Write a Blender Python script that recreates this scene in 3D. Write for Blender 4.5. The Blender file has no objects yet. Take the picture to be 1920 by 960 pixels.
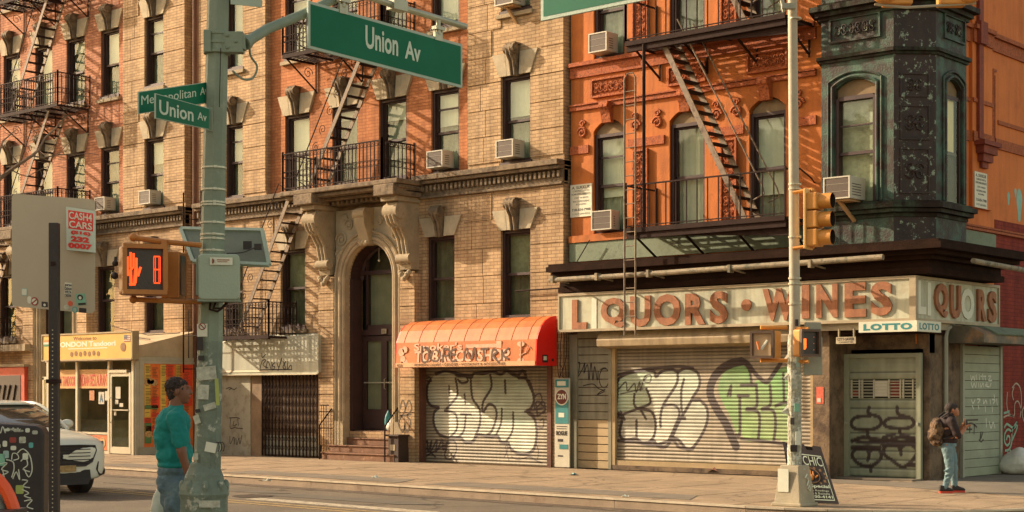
import bpy, bmesh, math, random
import numpy as np
from mathutils import Vector, Matrix
random.seed(7)
R = math.radians
col = bpy.context.scene.collection
scene = bpy.context.scene

# ---------------------------------------------------------------- camera
FOC, CX, HY, EYE = 2950.0, 960.0, 735.0, 1.68
TH = math.atan(3410 / 2950)
FW = (-math.cos(TH), math.sin(TH)); RT = (math.sin(TH), math.cos(TH))
cam = bpy.data.objects.new('camera', bpy.data.cameras.new('camera'))
col.objects.link(cam); scene.camera = cam
cam.location = (0, 0, EYE)
cam.rotation_euler = (R(90), 0, math.atan2(FW[1], FW[0]) - R(90))
cam.data.sensor_width = 36; cam.data.lens = 36 * FOC / 1920
cam.data.shift_y = (HY - 480) / 1920
cam.data.clip_end = 2000; cam.data.clip_start = 0.1
# ---------------------------------------------------------------- light
SUN = Vector((-2.7, -1.0, 1.42)).normalized()        # towards the sun
elev = math.asin(SUN.z)
w = bpy.data.worlds.new('World'); scene.world = w; w.use_nodes = True
nt = w.node_tree; bg = nt.nodes['Background']
sky = nt.nodes.new('ShaderNodeTexSky'); sky.sky_type = 'NISHITA'; sky.sun_disc = False
sky.sun_elevation = elev; sky.sun_rotation = math.atan2(SUN.x, SUN.y)
sky.air_density = 1.2; sky.dust_density = 2.0; sky.ozone_density = 0.6
tint = nt.nodes.new('ShaderNodeMix'); tint.data_type = 'RGBA'; tint.blend_type = 'MULTIPLY'
tint.inputs[0].default_value = 1.0; tint.inputs[7].default_value = (1.20, 0.93, 0.68, 1)
nt.links.new(sky.outputs[0], tint.inputs[6]); nt.links.new(tint.outputs[2], bg.inputs[0])
bg.inputs[1].default_value = 0.15
sl = bpy.data.lights.new('sun', 'SUN'); sl.energy = 4.0; sl.angle = R(0.6); sl.color = (1.0, 0.815, 0.60)
so = bpy.data.objects.new('sun', sl); col.objects.link(so)
so.rotation_euler = SUN.to_track_quat('Z', 'Y').to_euler()
scene.view_settings.view_transform = 'Standard'; scene.view_settings.look = 'None'
scene.view_settings.exposure = 1.0; scene.view_settings.gamma = 1.0
scene.cycles.max_bounces = 6; scene.cycles.transparent_max_bounces = 12
try: scene.cycles.use_denoising = True
except Exception: pass

# ---------------------------------------------------------------- measuring helpers
def P(px, py, Y):
    r = (px - CX) / FOC
    X = Y * (r * FW[1] - RT[1]) / (RT[0] - r * FW[0]); d = FW[0] * X + FW[1] * Y
    return X, EYE + (HY - py) * d / FOC
def PX(px, Y): return P(px, 0, Y)[0]
def S(px, py, X):
    r = (px - CX) / FOC
    Y = X * (r * FW[0] - RT[0]) / (RT[1] - r * FW[1]); d = FW[0] * X + FW[1] * Y
    return Y, EYE + (HY - py) * d / FOC
def D(px, py, d):
    l = (px - CX) / FOC * d
    return Vector((RT[0] * l + FW[0] * d, RT[1] * l + FW[1] * d, EYE + (HY - py) * d / FOC))
V = Vector
ORG = {}
# ---------------------------------------------------------------- materials
MATS = {}
def M(name, c, rough=.75, var=.18, scale=2.5, bump=.15, bscale=60, metal=0.0, c2=None, c2lo=.55, c2hi=.68, c2scale=6, emit=None, coat=0, spec=.4, streak=0.0):
    if name in MATS: return MATS[name]
    m = bpy.data.materials.new(name); m.use_nodes = True; MATS[name] = m
    n = m.node_tree.nodes; l = m.node_tree.links; b = n['Principled BSDF']
    b.inputs['Roughness'].default_value = rough; b.inputs['Metallic'].default_value = metal
    b.inputs['Specular IOR Level'].default_value = spec
    if coat: b.inputs['Coat Weight'].default_value = coat
    tc = n.new('ShaderNodeTexCoord')
    nz = n.new('ShaderNodeTexNoise'); nz.inputs['Scale'].default_value = scale; nz.inputs['Detail'].default_value = 8
    nz.inputs['Roughness'].default_value = .65
    l.new(tc.outputs['Object'], nz.inputs['Vector'])
    mr = n.new('ShaderNodeMapRange'); mr.inputs[1].default_value = .3; mr.inputs[2].default_value = .7
    mr.inputs[3].default_value = 1 - var; mr.inputs[4].default_value = 1 + var
    l.new(nz.outputs[0], mr.inputs[0])
    mx = n.new('ShaderNodeMix'); mx.data_type = 'RGBA'; mx.blend_type = 'MULTIPLY'; mx.inputs[0].default_value = 1
    mx.inputs[6].default_value = (*c, 1)
    l.new(mr.outputs[0], mx.inputs[7]); out = mx.outputs[2]
    if c2:
        n2 = n.new('ShaderNodeTexNoise'); n2.inputs['Scale'].default_value = c2scale; n2.inputs['Detail'].default_value = 10; n2.inputs['Roughness'].default_value = .7
        l.new(tc.outputs['Object'], n2.inputs['Vector'])
        m2 = n.new('ShaderNodeMapRange'); m2.inputs[1].default_value = c2lo; m2.inputs[2].default_value = c2hi
        l.new(n2.outputs[0], m2.inputs[0])
        mm = n.new('ShaderNodeMix'); mm.data_type = 'RGBA'; l.new(m2.outputs[0], mm.inputs[0])
        l.new(out, mm.inputs[6]); mm.inputs[7].default_value = (*c2, 1); out = mm.outputs[2]
    if streak:
        mp = n.new('ShaderNodeMapping'); mp.inputs['Scale'].default_value = (7, 7, .55); l.new(tc.outputs['Object'], mp.inputs[0])
        ns = n.new('ShaderNodeTexNoise'); ns.inputs['Scale'].default_value = 1; ns.inputs['Detail'].default_value = 7; l.new(mp.outputs[0], ns.inputs['Vector'])
        ms_ = n.new('ShaderNodeMapRange'); ms_.inputs[1].default_value = .45; ms_.inputs[2].default_value = .72; ms_.inputs[3].default_value = 1; ms_.inputs[4].default_value = 1 - streak; l.new(ns.outputs[0], ms_.inputs[0])
        mk_ = n.new('ShaderNodeMix'); mk_.data_type = 'RGBA'; mk_.blend_type = 'MULTIPLY'; mk_.inputs[0].default_value = 1; l.new(out, mk_.inputs[6]); l.new(ms_.outputs[0], mk_.inputs[7]); out = mk_.outputs[2]
    l.new(out, b.inputs['Base Color'])
    if bump:
        n3 = n.new('ShaderNodeTexNoise'); n3.inputs['Scale'].default_value = bscale; n3.inputs['Detail'].default_value = 4
        l.new(tc.outputs['Object'], n3.inputs['Vector'])
        bp = n.new('ShaderNodeBump'); bp.inputs['Strength'].default_value = bump; bp.inputs['Distance'].default_value = .02
        l.new(n3.outputs[0], bp.inputs['Height']); l.new(bp.outputs[0], b.inputs['Normal'])
    if emit:
        b.inputs['Emission Color'].default_value = (*c, 1); b.inputs['Emission Strength'].default_value = emit
    return m
def brick(name, c1, c2, mortar, bw=.23, rh=.078, ms=.009, var=.2, paint=0.0, stain=None):
    m = bpy.data.materials.new(name); m.use_nodes = True; MATS[name] = m
    n = m.node_tree.nodes; l = m.node_tree.links; b = n['Principled BSDF']; b.inputs['Roughness'].default_value = .85
    b.inputs['Specular IOR Level'].default_value = .25
    g = n.new('ShaderNodeNewGeometry'); sp = n.new('ShaderNodeSeparateXYZ'); l.new(g.outputs['Position'], sp.inputs[0])
    ad = n.new('ShaderNodeMath'); l.new(sp.outputs[0], ad.inputs[0]); l.new(sp.outputs[1], ad.inputs[1])
    cb = n.new('ShaderNodeCombineXYZ'); l.new(ad.outputs[0], cb.inputs[0]); l.new(sp.outputs[2], cb.inputs[1])
    # slightly wavering courses
    br = n.new('ShaderNodeTexBrick'); br.inputs['Scale'].default_value = 1; br.inputs['Brick Width'].default_value = bw
    br.inputs['Row Height'].default_value = rh; br.inputs['Mortar Size'].default_value = ms; br.inputs['Mortar Smooth'].default_value = .3
    br.inputs['Color1'].default_value = (*c1, 1); br.inputs['Color2'].default_value = (*c2, 1); br.inputs['Mortar'].default_value = (*mortar, 1)
    br.inputs['Bias'].default_value = 0.0
    l.new(cb.outputs[0], br.inputs['Vector'])
    nz = n.new('ShaderNodeTexNoise'); nz.inputs['Scale'].default_value = .9; nz.inputs['Detail'].default_value = 9; nz.inputs['Roughness'].default_value = .68
    l.new(g.outputs['Position'], nz.inputs['Vector'])
    mr = n.new('ShaderNodeMapRange'); mr.inputs[1].default_value = .3; mr.inputs[2].default_value = .7; mr.inputs[3].default_value = 1 - var; mr.inputs[4].default_value = 1 + var
    l.new(nz.outputs[0], mr.inputs[0])
    mx = n.new('ShaderNodeMix'); mx.data_type = 'RGBA'; mx.blend_type = 'MULTIPLY'; mx.inputs[0].default_value = 1
    l.new(br.outputs[0], mx.inputs[6]); l.new(mr.outputs[0], mx.inputs[7]); out = mx.outputs[2]
    if stain:
        n2 = n.new('ShaderNodeTexNoise'); n2.inputs['Scale'].default_value = 2.2; n2.inputs['Detail'].default_value = 10; n2.inputs['Roughness'].default_value = .75
        l.new(g.outputs['Position'], n2.inputs['Vector'])
        m2 = n.new('ShaderNodeMapRange'); m2.inputs[1].default_value = .55; m2.inputs[2].default_value = .75; m2.inputs[4].default_value = .6
        l.new(n2.outputs[0], m2.inputs[0])
        mm = n.new('ShaderNodeMix'); mm.data_type = 'RGBA'; l.new(m2.outputs[0], mm.inputs[0]); l.new(out, mm.inputs[6]); mm.inputs[7].default_value = (*stain, 1); out = mm.outputs[2]
    mp = n.new('ShaderNodeMapping'); mp.inputs['Scale'].default_value = (4.5, 4.5, .38); l.new(g.outputs['Position'], mp.inputs[0])
    ns = n.new('ShaderNodeTexNoise'); ns.inputs['Scale'].default_value = 1; ns.inputs['Detail'].default_value = 8; ns.inputs['Roughness'].default_value = .65; l.new(mp.outputs[0], ns.inputs['Vector'])
    ms_ = n.new('ShaderNodeMapRange'); ms_.inputs[1].default_value = .42; ms_.inputs[2].default_value = .72; ms_.inputs[3].default_value = 1.08; ms_.inputs[4].default_value = .66; l.new(ns.outputs[0], ms_.inputs[0])
    mk_ = n.new('ShaderNodeMix'); mk_.data_type = 'RGBA'; mk_.blend_type = 'MULTIPLY'; mk_.inputs[0].default_value = 1; l.new(out, mk_.inputs[6]); l.new(ms_.outputs[0], mk_.inputs[7]); out = mk_.outputs[2]
    # odd bricks of another firing
    wn = n.new('ShaderNodeTexBrick'); wn.inputs['Scale'].default_value = 1; wn.inputs['Brick Width'].default_value = bw; wn.inputs['Row Height'].default_value = rh; wn.inputs['Mortar Size'].default_value = 0; wn.inputs['Bias'].default_value = -.55
    wn.inputs['Color1'].default_value = (1, 1, 1, 1); wn.inputs['Color2'].default_value = (.62, .58, .55, 1); l.new(cb.outputs[0], wn.inputs['Vector'])
    mk2 = n.new('ShaderNodeMix'); mk2.data_type = 'RGBA'; mk2.blend_type = 'MULTIPLY'; mk2.inputs[0].default_value = {'burnt_orange_brick': .3, 'orange_side_brick': .2}.get(name, .55); l.new(out, mk2.inputs[6]); l.new(wn.outputs[0], mk2.inputs[7]); out = mk2.outputs[2]
    l.new(out, b.inputs['Base Color'])
    bp = n.new('ShaderNodeBump'); bp.inputs['Strength'].default_value = .5; bp.inputs['Distance'].default_value = .015; bp.invert = True
    l.new(br.outputs['Fac'], bp.inputs['Height']); l.new(bp.outputs[0], b.inputs['Normal'])
    return m
def ground_mat(name, c, c2, crack=.5, gum=True, sc=1.0):
    m = M(name, c, .92, .22, .7, .5, 120, c2=c2, c2lo=.45, c2hi=.72, c2scale=1.3 * sc); n = m.node_tree.nodes; l = m.node_tree.links; b = n['Principled BSDF']
    src = b.inputs['Base Color'].links[0].from_socket; g = n.new('ShaderNodeNewGeometry')
    def mul(src, fac_socket, lo, hi, v0, v1):
        mr = n.new('ShaderNodeMapRange'); mr.inputs[1].default_value = lo; mr.inputs[2].default_value = hi; mr.inputs[3].default_value = v0; mr.inputs[4].default_value = v1; l.new(fac_socket, mr.inputs[0])
        mx = n.new('ShaderNodeMix'); mx.data_type = 'RGBA'; mx.blend_type = 'MULTIPLY'; mx.inputs[0].default_value = 1; l.new(src, mx.inputs[6]); l.new(mr.outputs[0], mx.inputs[7]); return mx.outputs[2]
    fine = n.new('ShaderNodeTexNoise'); fine.inputs['Scale'].default_value = 28; fine.inputs['Detail'].default_value = 6; l.new(g.outputs['Position'], fine.inputs['Vector']); src = mul(src, fine.outputs[0], .3, .7, .78, 1.2)
    wv = n.new('ShaderNodeTexNoise'); wv.inputs['Scale'].default_value = 1.6; wv.inputs['Detail'].default_value = 5; l.new(g.outputs['Position'], wv.inputs['Vector'])
    wx = n.new('ShaderNodeMix'); wx.data_type = 'RGBA'; wx.inputs[0].default_value = .35; l.new(g.outputs['Position'], wx.inputs[6]); l.new(wv.outputs[1], wx.inputs[7])
    vo = n.new('ShaderNodeTexVoronoi'); vo.feature = 'DISTANCE_TO_EDGE'; vo.inputs['Scale'].default_value = .75 * sc; l.new(wx.outputs[2], vo.inputs['Vector']); src = mul(src, vo.outputs['Distance'], 0, .016, 1 - crack, 1)
    if gum:
        v2 = n.new('ShaderNodeTexVoronoi'); v2.inputs['Scale'].default_value = 3.0; l.new(g.outputs['Position'], v2.inputs['Vector']); src = mul(src, v2.outputs['Distance'], .07, .10, .55, 1)
        v3 = n.new('ShaderNodeTexVoronoi'); v3.inputs['Scale'].default_value = 1.1; l.new(g.outputs['Position'], v3.inputs['Vector']); src = mul(src, v3.outputs['Distance'], .05, .22, .72, 1)
    l.new(src, b.inputs['Base Color']); return m
def attr_mat(name, rough=.6, metal=.0):
    m = bpy.data.materials.new(name); m.use_nodes = True
    n = m.node_tree.nodes; l = m.node_tree.links; b = n['Principled BSDF']; b.inputs['Roughness'].default_value = rough; b.inputs['Metallic'].default_value = metal
    a = n.new('ShaderNodeAttribute'); a.attribute_name = 'paint'
    nz = n.new('ShaderNodeTexNoise'); nz.inputs['Scale'].default_value = 3; nz.inputs['Detail'].default_value = 8
    tc = n.new('ShaderNodeTexCoord'); l.new(tc.outputs['Object'], nz.inputs['Vector'])
    mr = n.new('ShaderNodeMapRange'); mr.inputs[1].default_value = .3; mr.inputs[2].default_value = .7; mr.inputs[3].default_value = .8; mr.inputs[4].default_value = 1.15
    l.new(nz.outputs[0], mr.inputs[0])
    mx = n.new('ShaderNodeMix'); mx.data_type = 'RGBA'; mx.blend_type = 'MULTIPLY'; mx.inputs[0].default_value = 1
    l.new(a.outputs[0], mx.inputs[6]); l.new(mr.outputs[0], mx.inputs[7]); l.new(mx.outputs[2], b.inputs['Base Color'])
    return m
def glass_mat(name, tint_, gloss=.35):
    m = bpy.data.materials.new(name); m.use_nodes = True
    n = m.node_tree.nodes; l = m.node_tree.links; n.remove(n['Principled BSDF'])
    o = n['Material Output']; t = n.new('ShaderNodeBsdfTransparent'); t.inputs[0].default_value = (*tint_, 1)
    g = n.new('ShaderNodeBsdfGlossy'); g.inputs['Roughness'].default_value = .04; g.inputs[0].default_value = (.9, .95, .85, 1)
    nz = n.new('ShaderNodeTexNoise'); nz.inputs['Scale'].default_value = 1.5; tc = n.new('ShaderNodeTexCoord'); l.new(tc.outputs['Object'], nz.inputs['Vector'])
    bp = n.new('ShaderNodeBump'); bp.inputs['Strength'].default_value = .12; bp.inputs['Distance'].default_value = .05; l.new(nz.outputs[0], bp.inputs['Height']); l.new(bp.outputs[0], g.inputs['Normal'])
    fr = n.new('ShaderNodeFresnel'); fr.inputs[0].default_value = 1.5
    ml = n.new('ShaderNodeMath'); ml.operation = 'MULTIPLY_ADD'; ml.inputs[1].default_value = .22; ml.inputs[2].default_value = gloss * .02; l.new(fr.outputs[0], ml.inputs[0])
    mx = n.new('ShaderNodeMixShader'); n.remove(ml); n.remove(fr); mx.inputs[0].default_value = gloss * .2; l.new(t.outputs[0], mx.inputs[1]); l.new(g.outputs[0], mx.inputs[2]); l.new(mx.outputs[0], o.inputs[0])
    return m

B_tan = brick('tan_brick', (.50, .34, .185), (.42, .275, .145), (.27, .175, .10), stain=(.22, .14, .085))
B_tanp = brick('tan_brick_pier', (.53, .365, .20), (.45, .30, .155), (.29, .19, .11), stain=(.26, .17, .10))
B_orgA = brick('salmon_brick', (.54, .245, .125), (.45, .185, .095), (.28, .12, .07), stain=(.34, .15, .08))
B_orgB = brick('orange_painted_brick', (.50, .20, .078), (.44, .165, .062), (.33, .12, .048), var=.2, stain=(.30, .12, .05))
B_side = brick('orange_side_brick', (.62, .19, .045), (.58, .17, .04), (.52, .15, .035), var=.16, stain=(.42, .11, .03))
B_liq = brick('burnt_orange_brick', (.52, .165, .030), (.45, .135, .025), (.38, .11, .022), var=.2, stain=(.24, .075, .025))
B_red = brick('oxblood_brick', (.25, .035, .018), (.22, .03, .016), (.17, .025, .015), var=.2)
STONE = M('weathered_stone', (.36, .285, .175), .85, .25, 3, .5, 35, c2=(.13, .095, .06), c2lo=.55, c2hi=.78)
STONE_D = M('sooty_stone', (.20, .145, .085), .85, .3, 4, .6, 30, c2=(.05, .035, .022), c2lo=.48, c2hi=.7)
STONE_L = M('pale_stone', (.43, .36, .235), .85, .2, 3, .4, 30, c2=(.2, .15, .09), c2lo=.6, c2hi=.8)
TERRA = M('terracotta', (.40, .105, .026), .8, .25, 8, .8, 22, c2=(.14, .03, .012), c2lo=.5, c2hi=.62, c2scale=22)
TERRA_B = M('terracotta_band', (.38, .095, .025), .8, .25, 8, .6, 40, c2=(.16, .04, .015), c2lo=.5, c2hi=.6, c2scale=30)
FRAME = M('dark_window_paint', (.045, .022, .018), .55, .2)
FRAME_G = M('grey_brown_window_paint', (.14, .10, .065), .6, .2)
IRON = M('black_iron', (.030, .016, .012), .75, .25, 6, .3, c2=(.12, .06, .03), c2lo=.64, c2hi=.8, spec=.12)
IRON_L = M('primer_grey_iron', (.20, .145, .09), .65, .25, 9, .3, c2=(.06, .03, .02), c2lo=.5, c2hi=.7, c2scale=12)
GLASS = glass_mat('window_glass', (.93, .97, .90), .35)
GLASS_D = glass_mat('shop_glass', (.72, .76, .66), .4)
BLIND = M('pale_blind', (.74, .76, .58), .8, .12, 2, .1, 8)
CURT = M('grey_curtain', (.36, .385, .27), .85, .35, 5, .5, 14)
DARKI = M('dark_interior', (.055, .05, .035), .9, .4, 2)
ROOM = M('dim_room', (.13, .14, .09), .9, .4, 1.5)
WHITE = M('cream_enamel', (.50, .47, .36), .5, .1)
GREY = M('dusty_grey_metal', (.30, .30, .22), .6, .15)
BLACK = M('black_paint', (.028, .020, .017), .5, .2)

# ---------------------------------------------------------------- mesh builder
SPLIT = set('entrance_pier string_course carved_panel turret_moulding scroll_bracket brick_pier keystone awning_roller shutter_rail terracotta_band side_band dish_picture paper_notice red_block menu_panel green_block steel_strap hanger sticker frame_post handrail roof_cornice torn_flap wall storefront_wall side_shutter_rail door_frame green_fascia paint_splash stringer blue_poster black_print white_print carved_surround red_notice turret_wall kick_panel flag_stripe bracket sill_course end_panel bolt_collar ring conduit panel sign_rail painted_side_base front_frame visor_frame torn_flap print'.split())
class MB:
    def __init__(s): s.v = []; s.f = []
    def add(s, vs, fs):
        o = len(s.v); s.v += [tuple(map(float, v)) for v in vs]; s.f += [tuple(i + o for i in f) for f in fs]; return s
    def box(s, x0, x1, y0, y1, z0, z1):
        return s.add([(x0, y0, z0), (x1, y0, z0), (x1, y1, z0), (x0, y1, z0), (x0, y0, z1), (x1, y0, z1), (x1, y1, z1), (x0, y1, z1)],
                     [(0, 3, 2, 1), (4, 5, 6, 7), (0, 1, 5, 4), (1, 2, 6, 5), (2, 3, 7, 6), (3, 0, 4, 7)])
    def obox(s, c, ax, ay, az, hx, hy, hz):
        c, ax, ay, az = V(c), V(ax), V(ay), V(az); vs = []
        for k in (-1, 1):
            for a, b in ((-1, -1), (1, -1), (1, 1), (-1, 1)): vs.append(c + ax * hx * a + ay * hy * b + az * hz * k)
        return s.add(vs, [(0, 3, 2, 1), (4, 5, 6, 7), (0, 1, 5, 4), (1, 2, 6, 5), (2, 3, 7, 6), (3, 0, 4, 7)])
    def beam(s, p0, p1, wid, hgt, side=None):
        p0, p1 = V(p0), V(p1); d = (p1 - p0); L = d.length; d.normalize()
        side = V(side) if side else d.cross(V((0, 0, 1)))
        if side.length < 1e-4: side = V((1, 0, 0))
        side.normalize(); up = side.cross(d).normalized()
        return s.obox((p0 + p1) / 2, d, side, up, L / 2, wid / 2, hgt / 2)
    def prism(s, pts, fr, t0, t1):
        """extrude 2-D pts; fr maps (a,b,t)->xyz"""
        n = len(pts); vs = [fr(a, b, t0) for a, b in pts] + [fr(a, b, t1) for a, b in pts]
        fs = [tuple(range(n))[::-1], tuple(range(n, 2 * n))] + [(i, (i + 1) % n, n + (i + 1) % n, n + i) for i in range(n)]
        return s.add(vs, fs)
    def py(s, pts, y0, y1): return s.prism(pts, lambda a, b, t: (a, t, b), y0, y1)
    def px(s, pts, x0, x1): return s.prism(pts, lambda a, b, t: (t, a, b), x0, x1)
    def pz(s, pts, z0, z1): return s.prism(pts, lambda a, b, t: (a, b, t), z0, z1)
    def quad(s, *p): return s.add(p, [tuple(range(len(p)))])
    def tube(s, pts, r, n=6, cap=True, r2=None):
        pts = [V(p) for p in pts]; m = len(pts); rings = []
        up = V((0, 0, 1)); prev = None
        for i, p in enumerate(pts):
            d = (pts[min(i + 1, m - 1)] - pts[max(i - 1, 0)])
            if d.length < 1e-9: d = V((0, 0, 1))
            d.normalize()
            if prev is None:
                a = d.cross(up) if abs(d.z) < .95 else d.cross(V((1, 0, 0)))
            else: a = prev - d * prev.dot(d)
            a.normalize(); prev = a; b = d.cross(a)
            rr = r if r2 is None else r + (r2 - r) * i / max(1, m - 1)
            rings.append([p + (a * math.cos(2 * math.pi * k / n) + b * math.sin(2 * math.pi * k / n)) * rr for k in range(n)])
        vs = [q for rg in rings for q in rg]; fs = []
        for i in range(m - 1):
            for k in range(n): fs.append((i * n + k, i * n + (k + 1) % n, (i + 1) * n + (k + 1) % n, (i + 1) * n + k))
        if cap: fs += [tuple(range(n))[::-1], tuple(range((m - 1) * n, m * n))]
        return s.add(vs, fs)
    def lathe(s, c, prof, n=24, ax='z', ang=0):
        c = V(c); vs = []; fs = []
        for r, h in prof:
            for k in range(n):
                a = 2 * math.pi * k / n + ang
                q = {'z': (r * math.cos(a), r * math.sin(a), h), 'x': (h, r * math.cos(a), r * math.sin(a)), 'y': (r * math.cos(a), h, r * math.sin(a))}[ax]
                vs.append(c + V(q))
        m = len(prof)
        for i in range(m - 1):
            for k in range(n): fs.append((i * n + k, i * n + (k + 1) % n, (i + 1) * n + (k + 1) % n, (i + 1) * n + k))
        fs += [tuple(range(n))[::-1], tuple(range((m - 1) * n, m * n))]
        return s.add(vs, fs)
    def ball(s, c, r, n=12, m=8, sc=(1, 1, 1), rot=None):
        c = V(c); vs = [c + (rot @ V((0, 0, -r * sc[2])) if rot else V((0, 0, -r * sc[2])))]
        for i in range(1, m):
            t = math.pi * i / m
            for k in range(n):
                a = 2 * math.pi * k / n
                q = V((math.sin(t) * math.cos(a) * r * sc[0], math.sin(t) * math.sin(a) * r * sc[1], -math.cos(t) * r * sc[2]))
                vs.append(c + (rot @ q if rot else q))
        vs.append(c + (rot @ V((0, 0, r * sc[2])) if rot else V((0, 0, r * sc[2])))); fs = []
        for k in range(n): fs.append((0, 1 + (k + 1) % n, 1 + k))
        for i in range(m - 2):
            for k in range(n): fs.append((1 + i * n + k, 1 + i * n + (k + 1) % n, 1 + (i + 1) * n + (k + 1) % n, 1 + (i + 1) * n + k))
        L = len(vs) - 1
        for k in range(n): fs.append((L, 1 + (m - 2) * n + k, 1 + (m - 2) * n + (k + 1) % n))
        return s.add(vs, fs)
    def cap(s, p0, p1, r0, r1, n=12):
        p0, p1 = V(p0), V(p1); k = 6
        s.ball(p0, r0); s.ball(p1, r1)
        return s.tube([p0 + (p1 - p0) * i / k for i in range(k + 1)], r0, n, True, r1)
    def clusters(s, margin=.03):
        par = list(range(len(s.v)))
        def find(a):
            while par[a] != a: par[a] = par[par[a]]; a = par[a]
            return a
        for f in s.f:
            r0 = find(f[0])
            for k in f[1:]: par[find(k)] = r0
        isl = {}
        for i in range(len(s.v)): isl.setdefault(find(i), []).append(i)
        bx = [[ids, np.array([s.v[i] for i in ids]).min(0) - margin / 2, np.array([s.v[i] for i in ids]).max(0) + margin / 2] for ids in isl.values()]
        ch = True
        while ch:
            ch = False; out = []
            for b in bx:
                for o in out:
                    if (b[1] <= o[2]).all() and (o[1] <= b[2]).all():
                        o[0] = o[0] + b[0]; o[1] = np.minimum(o[1], b[1]); o[2] = np.maximum(o[2], b[2]); ch = True; break
                else: out.append(b)
            bx = out
        res = []
        for ids, _, _ in bx:
            ids = sorted(ids); mp = {j: k for k, j in enumerate(ids)}; q = MB(); q.v = [s.v[i] for i in ids]; q.f = [tuple(mp[k] for k in f) for f in s.f if f[0] in mp]; res.append(q)
        return res
    def build(s, name, mat, parent=None, smooth=False, bevel=0, seg=2, origin=None, xf=None):
        if name in SPLIT and parent is not None and s.v:
            cl = s.clusters()
            if len(cl) > 1:
                SPLIT.discard(name); r = [q.build(name, mat, parent, smooth, bevel, seg) for q in cl]; SPLIT.add(name); return r[0]
        if not s.v: s.add([(0, 0, 0), (0, 0, .001), (.001, 0, 0)], [(0, 1, 2)])
        if parent is not None: org = ORG[parent.name]
        elif origin is not None: org = V(origin)
        else:
            a = np.array(s.v); org = V(((a[:, 0].min() + a[:, 0].max()) / 2, (a[:, 1].min() + a[:, 1].max()) / 2, a[:, 2].min()))
        me = bpy.data.meshes.new(name)
        me.from_pydata([tuple(V(v) - org) for v in s.v], [], s.f)
        bm = bmesh.new(); bm.from_mesh(me); bmesh.ops.recalc_face_normals(bm, faces=bm.faces); bm.to_mesh(me); bm.free()
        if smooth:
            me.polygons.foreach_set('use_smooth', [True] * len(me.polygons))
        me.materials.append(mat)
        o = bpy.data.objects.new(name, me); col.objects.link(o)
        if parent is not None: o.parent = parent
        else: o.location = org
        ORG[o.name] = org
        if bevel:
            b = o.modifiers.new('bevel', 'BEVEL'); b.width = bevel; b.segments = seg; b.limit_method = 'ANGLE'; b.angle_limit = R(40)
        if smooth:
            try: me.set_sharp_from_angle(angle=R(38))
            except Exception: pass
        return o
def tag(o, label=None, cat=None, group=None, kind=None):
    if label: o['label'] = label
    if cat: o['category'] = cat
    if group: o['group'] = group
    if kind: o['kind'] = kind
    return o
def thing(name, label, cat, loc, group=None):
    o = bpy.data.objects.new(name, None); col.objects.link(o); o.location = loc; o.empty_display_size = .2
    ORG[o.name] = V(loc); return tag(o, label, cat, group)
def copy_tree(o, parent=None):
    c = o.copy(); col.objects.link(c); c.parent = parent; ORG[c.name] = ORG[o.name]
    for ch in list(o.children): copy_tree(ch, c)
    return c
FONTS = {}
def glyphs(txt, bold=0.0, depth=0.0, shear=0.0, spacing=1.0):
    k = (txt, bold, depth, shear, spacing)
    if k in FONTS: return FONTS[k]
    cu = bpy.data.curves.new('t', 'FONT'); cu.body = txt; cu.size = 1; cu.offset = bold; cu.extrude = depth; cu.shear = shear; cu.resolution_u = 3; cu.space_character = spacing
    ob = bpy.data.objects.new('t', cu); col.objects.link(ob)
    dg = bpy.context.evaluated_depsgraph_get(); dg.update(); me = bpy.data.meshes.new_from_object(ob.evaluated_get(dg))
    vs = [tuple(v.co) for v in me.vertices]; fs = [tuple(p.vertices) for p in me.polygons]
    bpy.data.objects.remove(ob); bpy.data.curves.remove(cu); bpy.data.meshes.remove(me)
    FONTS[k] = (vs, fs); return FONTS[k]
def text_into(mb, txt, p0, right, up, nrm, thick=.004, bold=0.0, shear=0, spacing=1.0):
    """fit txt in the parallelogram p0 + a*right + b*up, standing out by thick along nrm"""
    vs, fs = glyphs(txt, bold, .5 if thick > .0005 else 0.0, shear, spacing)
    if not vs: return mb
    a = np.array(vs); lo = a.min(0); hi = a.max(0); p0, right, up, nrm = V(p0), V(right), V(up), V(nrm).normalized()
    out = []
    for x, y, z in vs:
        out.append(p0 + right * ((x - lo[0]) / max(1e-6, hi[0] - lo[0])) + up * ((y - lo[1]) / max(1e-6, hi[1] - lo[1])) + nrm * (thick * (z + .5) if thick > .0005 else thick))
    return mb.add(out, fs)
def rect_round(w, h, r, n=4):
    pts = []
    for cx, cy, a0 in ((w / 2 - r, h / 2 - r, 0), (-w / 2 + r, h / 2 - r, 90), (-w / 2 + r, -h / 2 + r, 180), (w / 2 - r, -h / 2 + r, 270)):
        for i in range(n + 1):
            a = R(a0 + 90 * i / n); pts.append((cx + r * math.cos(a), cy + r * math.sin(a)))
    return pts
def smooth_path(pts, k=6):
    pts = [np.array(p, float) for p in pts]; out = []
    for i in range(len(pts) - 1):
        p0 = pts[max(i - 1, 0)]; p1 = pts[i]; p2 = pts[i + 1]; p3 = pts[min(i + 2, len(pts) - 1)]
        for j in range(k):
            t = j / k; out.append(.5 * ((2 * p1) + (-p0 + p2) * t + (2 * p0 - 5 * p1 + 4 * p2 - p3) * t * t + (-p0 + 3 * p1 - 3 * p2 + p3) * t ** 3))
    out.append(pts[-1]); return out
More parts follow.
